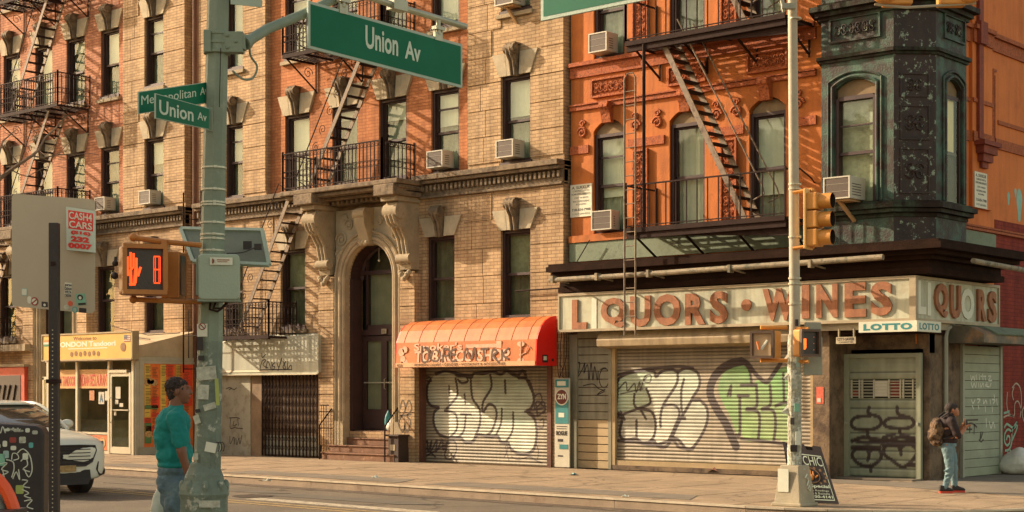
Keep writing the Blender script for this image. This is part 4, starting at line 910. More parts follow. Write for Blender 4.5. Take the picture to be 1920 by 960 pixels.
# corner door gate
f2 = MB(); f2.box(-15.24, -15.14, 27.55, 27.64, 0.03, 2.42); f2.box(-13.72, -13.62, 27.55, 27.64, .03, 2.42); f2.box(-15.14, -13.72, 27.56, 27.64, 2.34, 2.42); f2.build('door_frame', M('pale_green_steel', (.25, .26, .17), .55, .15), CB)
KD = lambda p: tr(p, 1560, 580, 2.667, 27.6)
strk = [(KD(p), .055, INK) for p in ([(185, 490), (183, 520), (235, 540), (243, 575), (200, 600), (120, 598), (95, 570), (120, 540), (190, 533)], [(325, 490), (333, 525), (395, 545), (408, 575), (370, 595), (285, 590), (260, 570), (290, 545), (375, 545)],
    [(175, 600), (185, 640), (250, 655), (180, 668), (100, 655)], [(100, 660), (160, 640), (245, 670)], [(340, 595), (345, 625), (420, 650), (340, 662), (255, 645), (310, 625)], [(255, 665), (340, 640), (415, 655)], [(100, 690), (240, 692)], [(255, 680), (420, 675)],
    [(178, 755), (185, 720), (165, 700), (120, 700), (100, 730), (130, 770), (190, 785), (240, 750), (243, 715), (215, 698), (182, 715)], [(192, 780), (194, 810)], [(345, 725), (335, 690), (300, 678), (262, 690), (262, 725), (300, 755), (355, 788), (405, 750), (425, 710), (400, 680), (360, 680), (338, 705)], [(385, 778), (422, 778)])]
dg = shutter('door_gate', CB, -15.14, -13.72, .04, 1.56, 27.62, .165, (.25, .275, .18), [], strk, 220, .02, 'flat')
dg2 = shutter('door_gate', CB, -15.14, -13.72, 1.92, 2.34, 27.62, .14, (.25, .265, .175), [], [], 60, .02, 'flat')
m = MB()
for z in (1.60, 1.66, 1.72, 1.78, 1.84, 1.89): m.box(-15.14, -13.72, 27.6, 27.62, z - .008, z + .008)
for x in (-15.1, -14.93, -14.87, -14.62, -14.30, -14.06, -14.0, -13.80): m.box(x - .014, x + .014, 27.59, 27.625, 1.56, 1.92)
m.build('grille', M('pale_grille', (.42, .40, .28), .5, .1), CB)
m = MB(); m.box(-14.62, -14.33, 27.605, 27.615, 1.60, 1.9); m.build('notice', WHITE, CB)
m = MB(); m.box(-14.30, -14.06, 27.64, 27.65, 1.58, 1.9); m.box(-15.1, -14.95, 27.63, 27.64, 1.6, 1.72); m.build('red_notice', M('dull_red_card', (.26, .06, .04), .7), CB)
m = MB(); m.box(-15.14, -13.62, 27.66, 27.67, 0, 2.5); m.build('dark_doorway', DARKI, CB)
for x in (-15.19, -13.67):
    m = MB(); m.box(x - .02, x + .02, 27.50, 27.55, 1.05, 1.1); m.tube([(x - .012, 27.52, 1.1), (x - .012, 27.52, 1.14), (x + .012, 27.52, 1.14), (x + .012, 27.52, 1.1)], .006); m.build('padlock', GREY, CB)
m = MB(); m.tube([(-13.44, 28.25, .0), (-13.44, 28.25, 2.75)], .045, 8); m.tube([(-13.44, 28.25, 2.75), (-13.42, 28.28, 2.9), (-13.38, 28.45, 2.96)], .045, 8); m.build('conduit', GREY, CB)
# side shutter under its own hood
m = MB(); 
for i in range(15): z = .02 + i * .172; m.box(-13.50, -13.462 , 29.08, 30.75, z, z + .162)
m.build('side_shutter', M('sage_steel_shutter', (.27, .30, .20), .55, .15, 2, .05, c2=(.14, .14, .09), c2lo=.6, c2hi=.75), CB)
m = MB(); m.box(-13.5, -13.44, 29.0, 29.08, 0, 2.62); m.box(-13.5, -13.44, 30.75, 30.84, 0, 2.62); m.build('side_shutter_rail', GREY, CB)
KS = lambda p: [S(1560 + a / 2.667, 580 + b / 2.667, -13.46) for a, b in p]; fs_ = lambda a, b, t: (-13.461 + t, a, b)
m = MB()
for p in ([(693, 330), (697, 355), (705, 335), (712, 355), (715, 330)], [(722, 325), (724, 355)], [(735, 325), (737, 355)], [(742, 335), (770, 335)], [(752, 322), (755, 356)], [(765, 340), (768, 356)], [(780, 335), (795, 335), (782, 355), (800, 355)],
          [(695, 365), (702, 390), (710, 370), (718, 390), (722, 365)], [(732, 368), (734, 390)], [(742, 368), (744, 390), (755, 370), (758, 390)], [(768, 370), (785, 368), (765, 380), (785, 388)], [(795, 368), (788, 390)],
          [(695, 450), (705, 470), (715, 450)], [(725, 448), (740, 452), (728, 470)], [(755, 450), (758, 472), (768, 455), (775, 472)], [(790, 450), (792, 475)], [(800, 450), (815, 455), (805, 472)], [(822, 445), (826, 480)], [(810, 425), (812, 445)],
          [(700, 480), (708, 500)], [(730, 480), (735, 500)], [(765, 485), (768, 515)], [(800, 485), (802, 515)], [(770, 545), (772, 590)], [(785, 560), (795, 595), (805, 565), (815, 595)]): ribbon(m, KS(p), .03, fs_)
m.build('white_writing', GHOST, CB)
m = MB()
for p in ([(668, 555), (730, 552)], [(672, 575), (700, 570), (725, 590)], [(672, 600), (700, 600)], [(745, 610), (742, 650), (755, 612)], [(735, 650), (745, 662), (757, 650)], [(690, 570), (688, 620)], [(712, 575), (710, 625)]): ribbon(m, KS(p), .035, fs_, off=.004)
m.build('black_scribble', BLACK, CB)
# graffiti on the red base
m = MB(); KR = lambda p: [S(1680 + a / 4, 720 + b / 4, xR + .012) for a, b in p]; fr2 = lambda a, b, t: (xR + .013 + t, a, b)
for p in ([(835, 60), (830, 150), (845, 220), (885, 235), (890, 150), (915, 130), (935, 190), (930, 250)], [(870, 30), (900, -5), (930, 30), (940, 110), (935, 200)], [(805, 250), (840, 235), (885, 245)], [(960, 170), (945, 210), (955, 270), (975, 290)], [(880, 120), (870, 70), (885, 20)]): ribbon(m, KR(p), .035, fr2)
m.build('white_outline_graffiti', M('chalky_tag', (.42, .33, .24), .8), CB)
m = MB()
for p in ([(825, 420), (835, 390), (850, 400), (850, 440), (830, 460), (812, 430), (815, 370), (840, 340), (865, 370), (865, 440), (845, 490), (815, 500)], [(860, 370), (900, 290), (905, 330), (870, 420)], [(810, 330), (830, 300), (880, 330), (910, 290)], [(835, 500), (838, 550)], [(855, 490), (850, 550)], [(805, 210 - 290 + 300), (850, 205)]): ribbon(m, KR(p), .05, fr2, off=.006)
m.build('green_graffiti', M('mint_tag', (.25, .40, .27), .8), CB)
m = MB(); m.box(-15.52, -15.36, 26.972, 26.979, 1.45, 1.78); m.build('poster', M('red_sticker', (.55, .10, .05), .6, .4, 20), CB)
m = MB(); m.box(-15.50, -15.42, 26.966, 26.971, 1.48, 1.56); m.build('poster_foot', WHITE, CB)
m = MB(); m.box(-15.02, -14.60, 26.845, 26.858, 2.60, 2.73); m.box(-14.98, -14.96, 26.85, 26.9, 2.72, 2.9); m.box(-14.66, -14.64, 26.85, 26.9, 2.72, 2.9); m.build('small_notice', STONE_L, CB)
m = MB(); text_into(m, 'CITY-SAVER', (-14.99, 26.844, 2.66), (.36, 0, 0), (0, 0, .055), (0, -1, 0), .002, .02); text_into(m, 'CIGARETTES', (-14.95, 26.844, 2.615), (.3, 0, 0), (0, 0, .03), (0, -1, 0), .002); m.build('small_notice_lettering', BLACK, CB)

# ---- liquor store sign: one board round the corner, with raised letters
LS = thing('liquor_store_sign', 'long cream board with worn orange letters reading LIQUORS WINES round the corner', 'sign', (-17.5, 26.85, 3.02))
m = MB(); m.box(-21.80, -13.36, 26.80, 27.02, 3.02, 3.80); m.box(-13.5, -13.36, 27.021, 30.45, 3.02, 3.80); m.build('board', SIGNB, LS)
m = MB()
m.box(-21.83, -13.33, 26.77, 26.799, 3.775, 3.83); m.box(-21.83, -13.33, 26.77, 26.799, 2.99, 3.045); m.box(-13.365, -13.33, 26.8, 30.47, 3.775, 3.83); m.box(-13.365, -13.33, 26.8, 30.47, 2.99, 3.045)
m.box(-21.83, -21.79, 26.77, 26.799, 3.045, 3.775); m.box(-13.46, -13.33, 26.77, 26.799, 3.045, 3.775); m.box(-13.359, -13.33, 30.42, 30.47, 3.045, 3.775); m.box(-13.359, -13.33, 26.8, 26.88, 3.045, 3.775)
m.build('frame', M('beige_sign_frame', (.36, .29, .18), .6, .2), LS)
YS = 26.80
for ch, a, b, t, bt, gh in (('L', 1074, 1101, 561, 617, 0), ('I', 1110, 1119, 559, 616, 1), ('Q', 1128, 1175, 557, 614, 0), ('U', 1183, 1221, 554, 612, 0), ('O', 1227, 1277, 550, 610, 0), ('R', 1286, 1324, 549, 608, 0), ('S', 1332, 1366, 545, 606, 0),
                            ('.', 1393, 1408, 563, 580, 0), ('W', 1431, 1493, 539, 600, 0), ('I', 1505, 1519, 534, 597, 0), ('N', 1532, 1572, 532, 595, 0), ('E', 1585, 1625, 529, 594, 0), ('S', 1634, 1674, 527, 591, 0)):
    X0, X1 = PX(a, YS), PX(b, YS); zt = P(b, t, YS)[1]; zb = P(b, bt, YS)[1]; m = MB()
    if ch == '.': m.lathe(((X0 + X1) / 2, YS, (zt + zb) / 2), [(.115, -.035), (.115, .0)], 20, 'y')
    elif ch == 'I': m.box(X0, X1, YS - (.012 if gh else .035), YS, zb, zt)
    else: text_into(m, ch, (X0, YS, zb), (X1 - X0, 0, 0), (0, 0, zt - zb), (0, -1, 0), .035, .045)
    m.build('letter', GHOST if gh else LETW, LS)
XS = -13.36
for ch, a, b, t, bt, gh in (('L', 1719, 1735, 527, 590, 1), ('I', 1738, 1744, 530, 592, 1), ('Q', 1750, 1774, 533, 596, 0), ('U', 1779, 1798, 536, 598, 0), ('O', 1801, 1825, 542, 600, 1), ('R', 1830, 1846, 544, 603, 0), ('S', 1850, 1865, 547, 606, 0)):
    Y0, Y1 = S(a, 0, XS)[0], S(b, 0, XS)[0]; zt = S(b, t, XS)[1]; zb = S(b, bt, XS)[1]; m = MB()
    if ch == 'I': m.box(XS, XS + .02, Y0, Y1, zb, zt)
    else: text_into(m, ch, (XS, Y0, zb), (0, Y1 - Y0, 0), (0, 0, zt - zb), (1, 0, 0), .05 if not gh else .02, .045)
    m.build('letter', GHOST if gh else LETW, LS)
# lotto sign
LO = thing('lotto_sign', 'white lotto sign with teal letters wrapped round the corner above the entrance', 'sign', (-14, 26.78, 2.82))
X0, X1 = PX(1610, 26.76), PX(1709, 26.76)
m = MB(); m.box(X0, -13.30, 26.76, 26.855, 2.80, 3.0); m.box(-13.398, -13.30, 26.856, 27.75, 2.80, 3.0); m.build('panel', M('off_white_plastic', (.60, .60, .46), .4, .08), LO)
TEAL = M('teal_lettering', (.03, .20, .20), .5)
m = MB(); text_into(m, 'LOTTO', (X0 + .1, 26.76, 2.835), (-13.42 - X0 - .08, 0, 0), (0, 0, .125), (0, -1, 0), .004, .055, 0, 1.15); m.build('lettering', TEAL, LO)
m = MB(); text_into(m, 'LOTTO', (-13.30, 26.86, 2.835), (0, .8, 0), (0, 0, .125), (1, 0, 0), .004, .03, 0, 1.1); m.build('lettering', TEAL, LO)
# hood awning over the side shutter
HA = thing('metal_hood', 'grey green metal hood over the side shutter around the corner', 'awning', (-13.1, 29, 2.6))
m = MB(); m.prism([(-13.50, 2.98), (-13.0, 2.93), (-12.72, 2.78), (-12.72, 2.62), (-13.5, 2.62)], lambda a, b, t: (a, t, b), 28.35, 30.95); m.build('hood', M('hood_paint', (.10, .09, .06), .6, .3, 3, .3, c2=(.30, .16, .07), c2lo=.5, c2hi=.65, c2scale=1.5), HA)
m = MB(); m.prism([(-13.46, 3.0), (-12.97, 2.95), (-12.68, 2.80), (-12.70, 2.775), (-12.99, 2.925), (-13.46, 2.975)], lambda a, b, t: (a, t, b), 28.9, 31.0); m.build('top_sheet', GREENL, HA)
m = MB(); m.box(-12.715, -12.705, 30.45, 30.65, 2.65, 2.78); m.build('label_plate', WHITE, HA)
# contractor boards
def board(name, label, p0, ux, uz, nrm):
    t = thing(name, label, 'sign', tuple(V(p0) + V(ux) / 2)); p0, ux, uz, nrm = V(p0), V(ux), V(uz), V(nrm)
    m = MB(); c = p0 + ux / 2 + uz / 2; m.obox(c + nrm * .015, ux.normalized(), uz.normalized(), nrm, ux.length / 2, uz.length / 2, .015); m.build('board', M('white_board', (.66, .62, .46), .6, .08), t)
    m = MB()
    for txt, a, b, z, h in (('A. SUKKUR', .08, .92, .86, .09), ('CONSTRUCTION CO.', .12, .9, .77, .055), ('HOME IMPROVEMENTS', .06, .95, .67, .06), ('COAT OF BRICKS', .2, .85, .56, .05), ('WATERPROOFING', .12, .9, .45, .055), ('ROOFING', .28, .75, .36, .05), ('718-854-7988', .08, .95, .18, .08), ('1-917-544-0055', .12, .92, .06, .06)):
        text_into(m, txt, p0 + ux * a + uz * z + nrm * .03, ux * (b - a), uz * h, nrm, .002, .02 if h > .07 else 0)
    m.build('lettering', M('faded_dark_ink', (.06, .07, .06), .7), t)
a0 = P(1068, 395, F - .03); board('contractor_board', 'white contractor board on the orange front wall beside the drop ladder', (a0[0] + .02, F - .0, 5.55), (.60, 0, 0), (0, 0, .72), (0, -1, 0))
board('contractor_board', 'white contractor board on the orange side wall to the right of the turret', (xR + .072, 29.99, 5.40), (0, .58, 0), (0, 0, .72), (1, 0, 0))
# ================================================================ TOBACCO SHOP
TS = thing('tobacco_shopfront', 'corrugated roller shutter with pale bubble graffiti under the orange tobacco awning', 'shopfront', (-24.3, FT, 0))
KT = lambda pts: tr(pts, 740, 580, 3.0, FT + .1)
outl = [(205, 395), (187, 430), (185, 500), (205, 540), (250, 552), (225, 580), (222, 640), (250, 700), (300, 720), (370, 722), (400, 748), (440, 742), (470, 705), (530, 715), (580, 712), (600, 745), (640, 752), (660, 790), (720, 815), (780, 790), (800, 710), (790, 620), (745, 575), (765, 560), (785, 510), (765, 420), (735, 388), (700, 382), (640, 345), (600, 365), (550, 350), (500, 362), (450, 360), (432, 385), (400, 372), (360, 375), (330, 355), (280, 348), (235, 365)]
ft = [(KT([(a + 6, b + 10) for a, b in outl]), INK, .65), (KT(outl), [(.44, .49, .37), (.52, .54, .42)], .92), (KT([(480, 380), (700, 390), (780, 500), (740, 570), (790, 650), (640, 640), (560, 560)]), (.34, .48, .36), .5)]
sp = [(outl, .055), ([(345, 390), (355, 480), (320, 530), (285, 570)], .05), ([(308, 432), (310, 480)], .045), ([(285, 570), (345, 590), (352, 670), (320, 712)], .045), ([(375, 590), (432, 592)], .04), ([(402, 595), (392, 680), (365, 715)], .045),
      ([(430, 400), (440, 500), (478, 560), (482, 640), (455, 715)], .05), ([(395, 478), (400, 530)], .045), ([(358, 395), (380, 415), (412, 405), (405, 380), (370, 376)], .045), ([(540, 370), (545, 440), (500, 520), (498, 580), (530, 535), (565, 550), (575, 600), (550, 680), (520, 710)], .05),
      ([(605, 560), (600, 640), (575, 700)], .045), ([(622, 400), (625, 470)], .05), ([(668, 580), (665, 680), (625, 750)], .045), ([(735, 575), (790, 565), (850, 550)], .04), ([(640, 350), (690, 375), (720, 345), (740, 380), (700, 385)], .06), ([(740, 385), (765, 440), (790, 490)], .05),
      ([(785, 490), (820, 475), (830, 520), (800, 520), (790, 560), (840, 520), (845, 580), (800, 580)], .03), ([(750, 570), (800, 600), (850, 560), (820, 530)], .035), ([(800, 540), (805, 600)], .04), ([(810, 660), (835, 665), (840, 620), (820, 625)], .03),
      ([(160, 740), (155, 790), (185, 740), (190, 800), (210, 740), (205, 800), (240, 735), (235, 800), (270, 735), (275, 790), (300, 740), (290, 800)], .035), ([(180, 825), (240, 790), (330, 740), (350, 790), (320, 840), (285, 830), (290, 770)], .03), ([(165, 770), (200, 800), (230, 830)], .035), ([(230, 735), (310, 745)], .02),
      ([(620, 830), (640, 780), (625, 770), (645, 850)], .02), ([(660, 830), (700, 845), (760, 830), (800, 850), (810, 800), (800, 760)], .022), ([(805, 855), (830, 865)], .03), ([(230, 360), (300, 345), (420, 372), (470, 355), (620, 340), (640, 350), (740, 350)], .035), ([(150, 370), (200, 380), (160, 400), (210, 405)], .02), ([(155, 420), (165, 380), (180, 440)], .02)]
shutter('roller_shutter', TS, -26.30, -22.42, .0, 2.7, FT + .1, .075, (.25, .215, .145), ft, [(KT(p), wd, INK) for p, wd in sp], 380)
m = MB(); m.box(-26.42, -26.30, FT - .05, FT + .12, 0, 2.7); m.box(-22.42, -22.30, FT - .05, FT + .12, 0, 2.7); m.box(-26.30, -22.42, FT + .12, FT + .3, 2.7, 2.85); m.build('shutter_rail', M('rusty_rail', (.12, .05, .03), .7, .3), TS)
m = MB(); m.box(-26.32, -22.4, FT + .12, FT + .15, 0, 2.85); m.build('backing', DARKI, TS)
AO = M('orange_vinyl', (.56, .15, .03), .6, .18, 1.5, .2, 5, coat=.0, c2=(.40, .09, .03), c2lo=.55, c2hi=.8, c2scale=2.5, streak=.25)
AR = M('red_vinyl', (.70, .015, .01), .35, .08, 2, .05, coat=.3)
TA = thing('tobacco_awning', 'round topped orange vinyl awning with red end above the tobacco shop shutter', 'awning', (-24.3, 26.6, 2.25))
xa, xb = -27.05 + .17, -22.26
prof = [(F - .2, 3.36), (FT - .12, 3.37), (FT - .28, 3.34), (FT - .45, 3.26), (FT - .6, 3.12), (FT - .70, 2.94), (FT - .74, 2.84), (FT - .78, 2.26), (FT - .74, 2.255), (FT - .70, 2.83), (FT - .5, 3.1), (FT - .2, 3.32), (F - .2, 3.33)]
xa = PX(742, FT - .78); xb = PX(1003, FT - .78)
m = MB(); m.px(prof, xa, xb); m.build('cover', AO, TA, bevel=.006)
m = MB(); m.px([(F - .2, 2.26), (F - .2, 3.36), (FT - .12, 3.37), (FT - .28, 3.34), (FT - .45, 3.26), (FT - .6, 3.12), (FT - .70, 2.94), (FT - .74, 2.84), (FT - .78, 2.26)], xb - .01 + .011, xb + .03); m.px([(F - .2, 2.26), (F - .2, 3.36), (FT - .12, 3.37), (FT - .45, 3.26), (FT - .6, 3.12), (FT - .74, 2.84), (FT - .78, 2.26)], xa - .03, xa - .001); m.build('end_panel', AR, TA)
m = MB()
for i in range(9):
    x = xa + (xb - xa) * (i + .5) / 9; m.tube([(x, y, z + .002) for y, z in prof[1:7]], .009, 5)
m.build('rib', M('pale_orange_rib', (.58, .22, .09), .4), TA)
AL = M('faded_peach_print', (.62, .38, .24), .6, .2, 8); AD = M('brown_spray', (.12, .07, .045), .8, .2)
ya = lambda z: FT - .745 - (2.84 - z) * .069
def aw_text(mb, txt, pa, pb, za, zb, off, bold, th_=.003):
    X0, X1 = PX(pa, FT - .78), PX(pb, FT - .78); text_into(mb, txt, (X0, ya(za) - off, za), (X1 - X0, 0, 0), (0, ya(zb) - ya(za), zb - za), (0, -1, 0), th_, bold)
m = MB(); aw_text(m, "Smoker's", 775, 865, 2.64, 2.82, .004, .02); aw_text(m, 'TOBACCO SHOP', 777, 955, 2.37, 2.64, .004, .03)
X0, X1 = PX(872, FT - .78), PX(930, FT - .78); m.box(X0, X1, ya(2.75) - .006, ya(2.75) + .02, 2.68, 2.76); m.box(X1 - .01, X1 + .14, ya(2.75) - .008, ya(2.75) + .02, 2.66, 2.82)
# hookah, smoke puff
X = PX(976, FT - .78); yy = ya(2.5) - .006
for r_, z in ((.10, 2.38), (.05, 2.5), (.035, 2.62), (.11, 2.74)): m.prism([(X + r_ * math.cos(R(a)), z + r_ * .55 * math.sin(R(a))) for a in range(0, 360, 30)], lambda a, b, t: (a, t, b), yy, yy + .03)
m.tube([(X, yy, 2.36), (X, yy, 2.8)], .014, 5); m.tube([(X + .03, yy, 2.5), (X + .15, yy, 2.55), (X + .22, yy, 2.7), (X + .30, yy, 2.62)], .01, 5)
X = PX(752, FT - .78)
for dx, z, r_ in ((0, 2.62, .1), (.12, 2.68, .08), (.05, 2.45, .09), (.16, 2.38, .06), (.02, 2.35, .05)): m.prism([(X + dx + r_ * math.cos(R(a)), z + r_ * math.sin(R(a))) for a in range(0, 360, 30)], lambda a, b, t: (a, t, b), yy, yy + .03)
m.build('print', AL, TA)
m = MB(); X0, X1 = xa + .5, xb - .9; m.box(xa, xb, ya(2.3) - .004, ya(2.3) + .0, 2.262, 2.365); m.build('valance_band', M('peach_band', (.66, .36, .17), .6, .1), TA)
m = MB(); aw_text(m, "FOREIGN CIGARS \u2022 CANDIES \u2022 HOOKAH'S & ACCESSORIES", 778, 948, 2.285, 2.345, .012, 0); aw_text(m, '626', 745, 755, 2.28, 2.34, .012, .01); m.build('lettering', AD, TA)
m = MB(); Kaw = lambda p: [(PX(740 + a / 3, FT - .78), P(740 + a / 3, 580 + b / 3, FT - .78)[1]) for a, b in p]
for p in ([(150, 205), (155, 290), (185, 290), (190, 240), (165, 215), (190, 225), (200, 280)], [(215, 230), (205, 280), (240, 290), (255, 250), (225, 225)], [(275, 215), (270, 300)], [(275, 220), (305, 230), (295, 260), (270, 260)], [(345, 220), (315, 240), (320, 290), (350, 285)], [(320, 255), (345, 255)], [(390, 290), (400, 220), (430, 280), (445, 215), (460, 290)], [(500, 225), (505, 295)], [(480, 225), (525, 220)], [(545, 290), (550, 225), (575, 240), (555, 260), (590, 300)], [(600, 225), (605, 290)], [(640, 215), (610, 255), (640, 280)]):
    ribbon(m, Kaw(p), .05, lambda a, b, t: (a, ya(b) - .007 - t, b))
m.build('graffiti_tag', AD, TA)
m = MB(); m.box(xb + .03, xb + .036, 26.6, 26.78, 2.33, 2.5); m.build('sticker', BLACK, TA); m = MB(); m.box(xb + .036, xb + .04, 26.63, 26.74, 2.38, 2.47); m.build('sticker_face', GHOST, TA)
m = MB(); m.box(xb + .03, xb + .036, 26.92, 26.99, 2.36, 2.42); m.build('sticker', BLACK, TA)
# cards on brick pier + tag on pier
m = MB(); 
for p in ([(30, 560), (45, 510), (60, 560), (40, 600), (20, 640), (45, 690), (60, 640)], [(60, 560), (80, 510), (95, 560), (70, 600), (90, 630), (70, 690), (55, 650)], [(25, 600), (95, 590)]):
    ribbon(m, tr(p, 740, 580, 3.0, FT - .225), .035, fy(FT - .226))
m.build('graffiti_tag', M('faint_grey_spray', (.12, .09, .06), .8), MAIN)
# poster strip and wires on the pier between the shops
PS = thing('poster_strip', 'narrow column of turquoise and white posters between the tobacco shop and liquor store', 'poster', (-21.92, F - .1, 0))
TQ = M('turquoise_print', (.03, .20, .20), .5, .15)
m = MB(); m.box(-22.14, -21.72, FT - .12, FT - .09, .02, 1.98); m.build('board', WHITE, PS)
m = MB(); m.box(-22.12, -21.74, FT - .128, FT - .1205, .98, 1.4); m.box(-22.12, -21.74, FT - .128, FT - .1205, 1.78, 1.96); m.box(-22.12, -21.74, FT - .128, FT - .1205, 1.4, 1.5); m.box(-22.0, -21.76, FT - .128, FT - .1205, .42, .52); m.build('blue_poster', TQ, PS)
m = MB(); m.lathe((-21.93, FT - .12, 1.57), [(.185, -.012), (.185, 0)], 24, 'y'); m.build('ring', GHOST, PS)
m = MB(); m.lathe((-21.93, FT - .12, 1.57), [(.16, -.018), (.16, -.0125)], 24, 'y'); m.build('disc', M('maroon_disc', (.12, .02, .015), .5), PS)
m = MB(); text_into(m, 'ZYN', (-22.05, FT - .139, 1.52), (.25, 0, 0), (0, 0, .12), (0, -1, 0), .003, .05); m.box(-22.02, -21.86, FT - .132, FT - .1285, 1.12, 1.22); m.box(-22.06, -21.82, FT - .132, FT - .1285, 1.82, 1.92); m.build('white_print', GHOST, PS)
m = MB(); text_into(m, 'ROGUE', (-22.09, FT - .124, .72), (.31, 0, 0), (0, 0, .1), (0, -1, 0), .003, .04); m.box(-22.08, -21.8, FT - .124, FT - .1205, .86, .875); m.box(-22.08, -21.78, FT - .124, FT - .1205, .91, .925); m.box(-22.05, -21.9, FT - .124, FT - .1205, .58, .64); m.box(-22.05, -21.9, FT - .124, FT - .1205, .25, .28); m.build('black_print', BLACK, PS)
m = MB(); rg = random.Random(4)
for i in range(4):
    x = -22.05 + .07 * i; m.tube([(x + rg.uniform(-.03, .03), FT - .1, z) for z in (3.1, 2.9, 2.7, 2.5, 2.3, 2.1, 2.0)], .009, 5)
m.tube([(-22.0, FT - .11, 2.3), (-21.9, FT - .14, 2.2), (-21.95, FT - .14, 2.05), (-21.86, FT - .14, 2.0)], .009, 5)
tag(m.build('cable_bundle', IRON), 'thin dark cables dangling above the turquoise poster strip', 'cables')
m = MB(); m.tube([(-23.3, F - .25, 3.97), (-21.75, F - .25, 3.98), (-21.6, F - .6, 3.98)], .02, 6); m.tube([(-22.0, F - .2, 3.98), (-21.2, F - .2, 5.0)], .012, 5)
tag(m.build('wall_cable', IRON), 'cable crossing the tan pier to the left end of the liquor sign', 'cable')

# ================================================================ STOOP
ST = thing('stoop', 'brownstone steps with iron handrails leading up to the arched entrance', 'steps', (CXE, 26.6, 0))
BS = M('brownstone', (.20, .105, .06), .85, .25, 4, .4, 40, c2=(.38, .22, .11), c2lo=.55, c2hi=.7)
sx0, sx1 = PX(607, FT - .5), PX(742, FT - .5)
for i in range(4):
    m = MB(); m.box(sx0, sx1, FT - .56 + i * .24, FT + .5, .18 * i, .18 * (i + 1) - .03); m.box(sx0 - .03, sx1 + .03, FT - .59 + i * .24, FT + .5, .18 * (i + 1) - .03, .18 * (i + 1)); m.build('step', BS, ST, bevel=.01)
for sx in (sx0 - .02, sx1 - .25):
    m = MB(); y0, y1 = FT - .62, FT + .25
    m.tube([(sx, y0, 0), (sx, y0, .85), (sx, y0 + .06, .92), (sx, y1 - .1, 1.62), (sx, y1, 1.64)], .020, 6); m.tube([(sx, y1, .7), (sx, y1, 1.64)], .020, 6)
    for k in range(1, 6): y = y0 + k * (y1 - y0) / 6; m.tube([(sx, y, .02 + (y - y0) * .75), (sx, y, min(1.62, .9 + (y - y0) * .85))], .009, 5)
    for k in range(1, 4): m.tube([(sx + .09 * k, y0 + .5, .2), (sx + .09 * k, y0 + .5, 1.5)], .009, 5) if sx > -28.5 else m.tube([(sx - .09 * k, y0 + .3, 0), (sx - .09 * k, y0 + .3, 1.35)], .009, 5)
    m.tube([(sx, y0 + .5, 1.5), (sx + .3, y0 + .5, 1.5)], .015, 5) if sx > -28.5 else m.tube([(sx, y0 + .3, 1.35), (sx - .3, y0 + .3, 1.35)], .015, 5)
    m.build('handrail', IRON, ST)
PLB = M('white_plastic_bag', (.62, .60, .50), .45, .15, 6, .5, 14)
def bag(name, label, c, r_, h, mat, seed, grp=None):
    rg = random.Random(seed); m = MB(); c = V(c); n, k = 18, 12; vs = []
    for i in range(k + 1):
        t = i / k; rr = r_ * (math.sin(math.pi * min(1, t * .9 + .12)) ** .6) * (1 - .35 * t)
        if i == k: rr = r_ * .12
        for j_ in range(n): a = 2 * math.pi * j_ / n; q = rr * (1 + .12 * math.sin(3 * a + seed + t * 4) + rg.uniform(-.07, .07)); vs.append((c.x + q * math.cos(a), c.y + q * math.sin(a), c.z + h * t))
    m.add(vs, [(i * n + j_, i * n + (j_ + 1) % n, (i + 1) * n + (j_ + 1) % n, (i + 1) * n + j_) for i in range(k) for j_ in range(n)] + [tuple(range(n)), tuple(range(k * n, k * n + n))])
    o = m.build(name, mat, None); s_ = o.modifiers.new('s', 'SUBSURF'); s_.levels = 1; s_.render_levels = 1; return tag(o, label, 'bag', grp)
bag('plastic_bag', 'crumpled white bag on the top step beside the right handrail', (-27.5, FT + .12, .72), .15, .32, PLB, 2)
bag('plastic_bag', 'small teal bag on the steps behind the right iron handrail', (-27.75, FT + .25, .73), .12, .5, TQ, 5)
bag('trash_bag', 'large white rubbish bag against the dark red wall around the corner', (xR + .6, 31.0, 0), .46, .56, PLB, 8)
m = MB(); m.box(-26.95, -26.6, FT - .55, FT - .2, 0, .62); m.box(-27.0, -26.55, FT - .6, FT - .19, .62, .66); tag(m.build('utility_box', M('sooty_brown_box', (.05, .03, .02), .7), bevel=.01), 'dark low box at the foot of the brick pier beside the steps', 'box')
m = MB(); m.box(-26.88, -26.72, FT - .556, FT - .551, .28, .42); o = m.build('label_plate', STONE_L, None); tag(o, 'pale square plate fixed low on the dark box by the steps', 'plate')

# ================================================================ GATED SHOP with white fascia
GS = thing('gated_shop', 'one storey shop with cream tagged fascia and folding scissor gate left of the steps', 'shop', (-31, 26.3, 0))
yg = 26.84; CRE = M('cream_painted_panel', (.47, .47, .35), .6, .12, 1.2, .1, 20, c2=(.38, .33, .21), c2lo=.55, c2hi=.75, c2scale=1.4, streak=.25)
xg0, xg1 = -34.2, PX(597, yg); gp0, gx0 = PX(466, yg), PX(487, yg)
m = MB(); m.box(xg0, xg1, yg + .12, FT, 2.22, 2.95); m.px([(yg + .1, 2.95), (yg + .1, 3.0), (FT, 3.2), (FT, 2.95)], xg0, xg1); m.box(xg0, xg0 + .12, yg + .1, FT, 0, 2.22); m.box(xg1 - .1, xg1, yg + .12, FT, 0, 2.22); m.build('wall', CRE, GS)
m = MB(); m.py([(-32.2, 2.18), (xg1, 2.18), (xg1, 3.12), (-33.1, 3.12), (xg0, 2.75), (xg0, 2.18)], yg, yg + .1); m.box(xg1 - .02, xg1 + .03, yg - .03, yg, 2.16, 3.14); m.box(xg0, xg1, yg - .03, yg, 2.14, 2.18); m.build('fascia', CRE, GS)
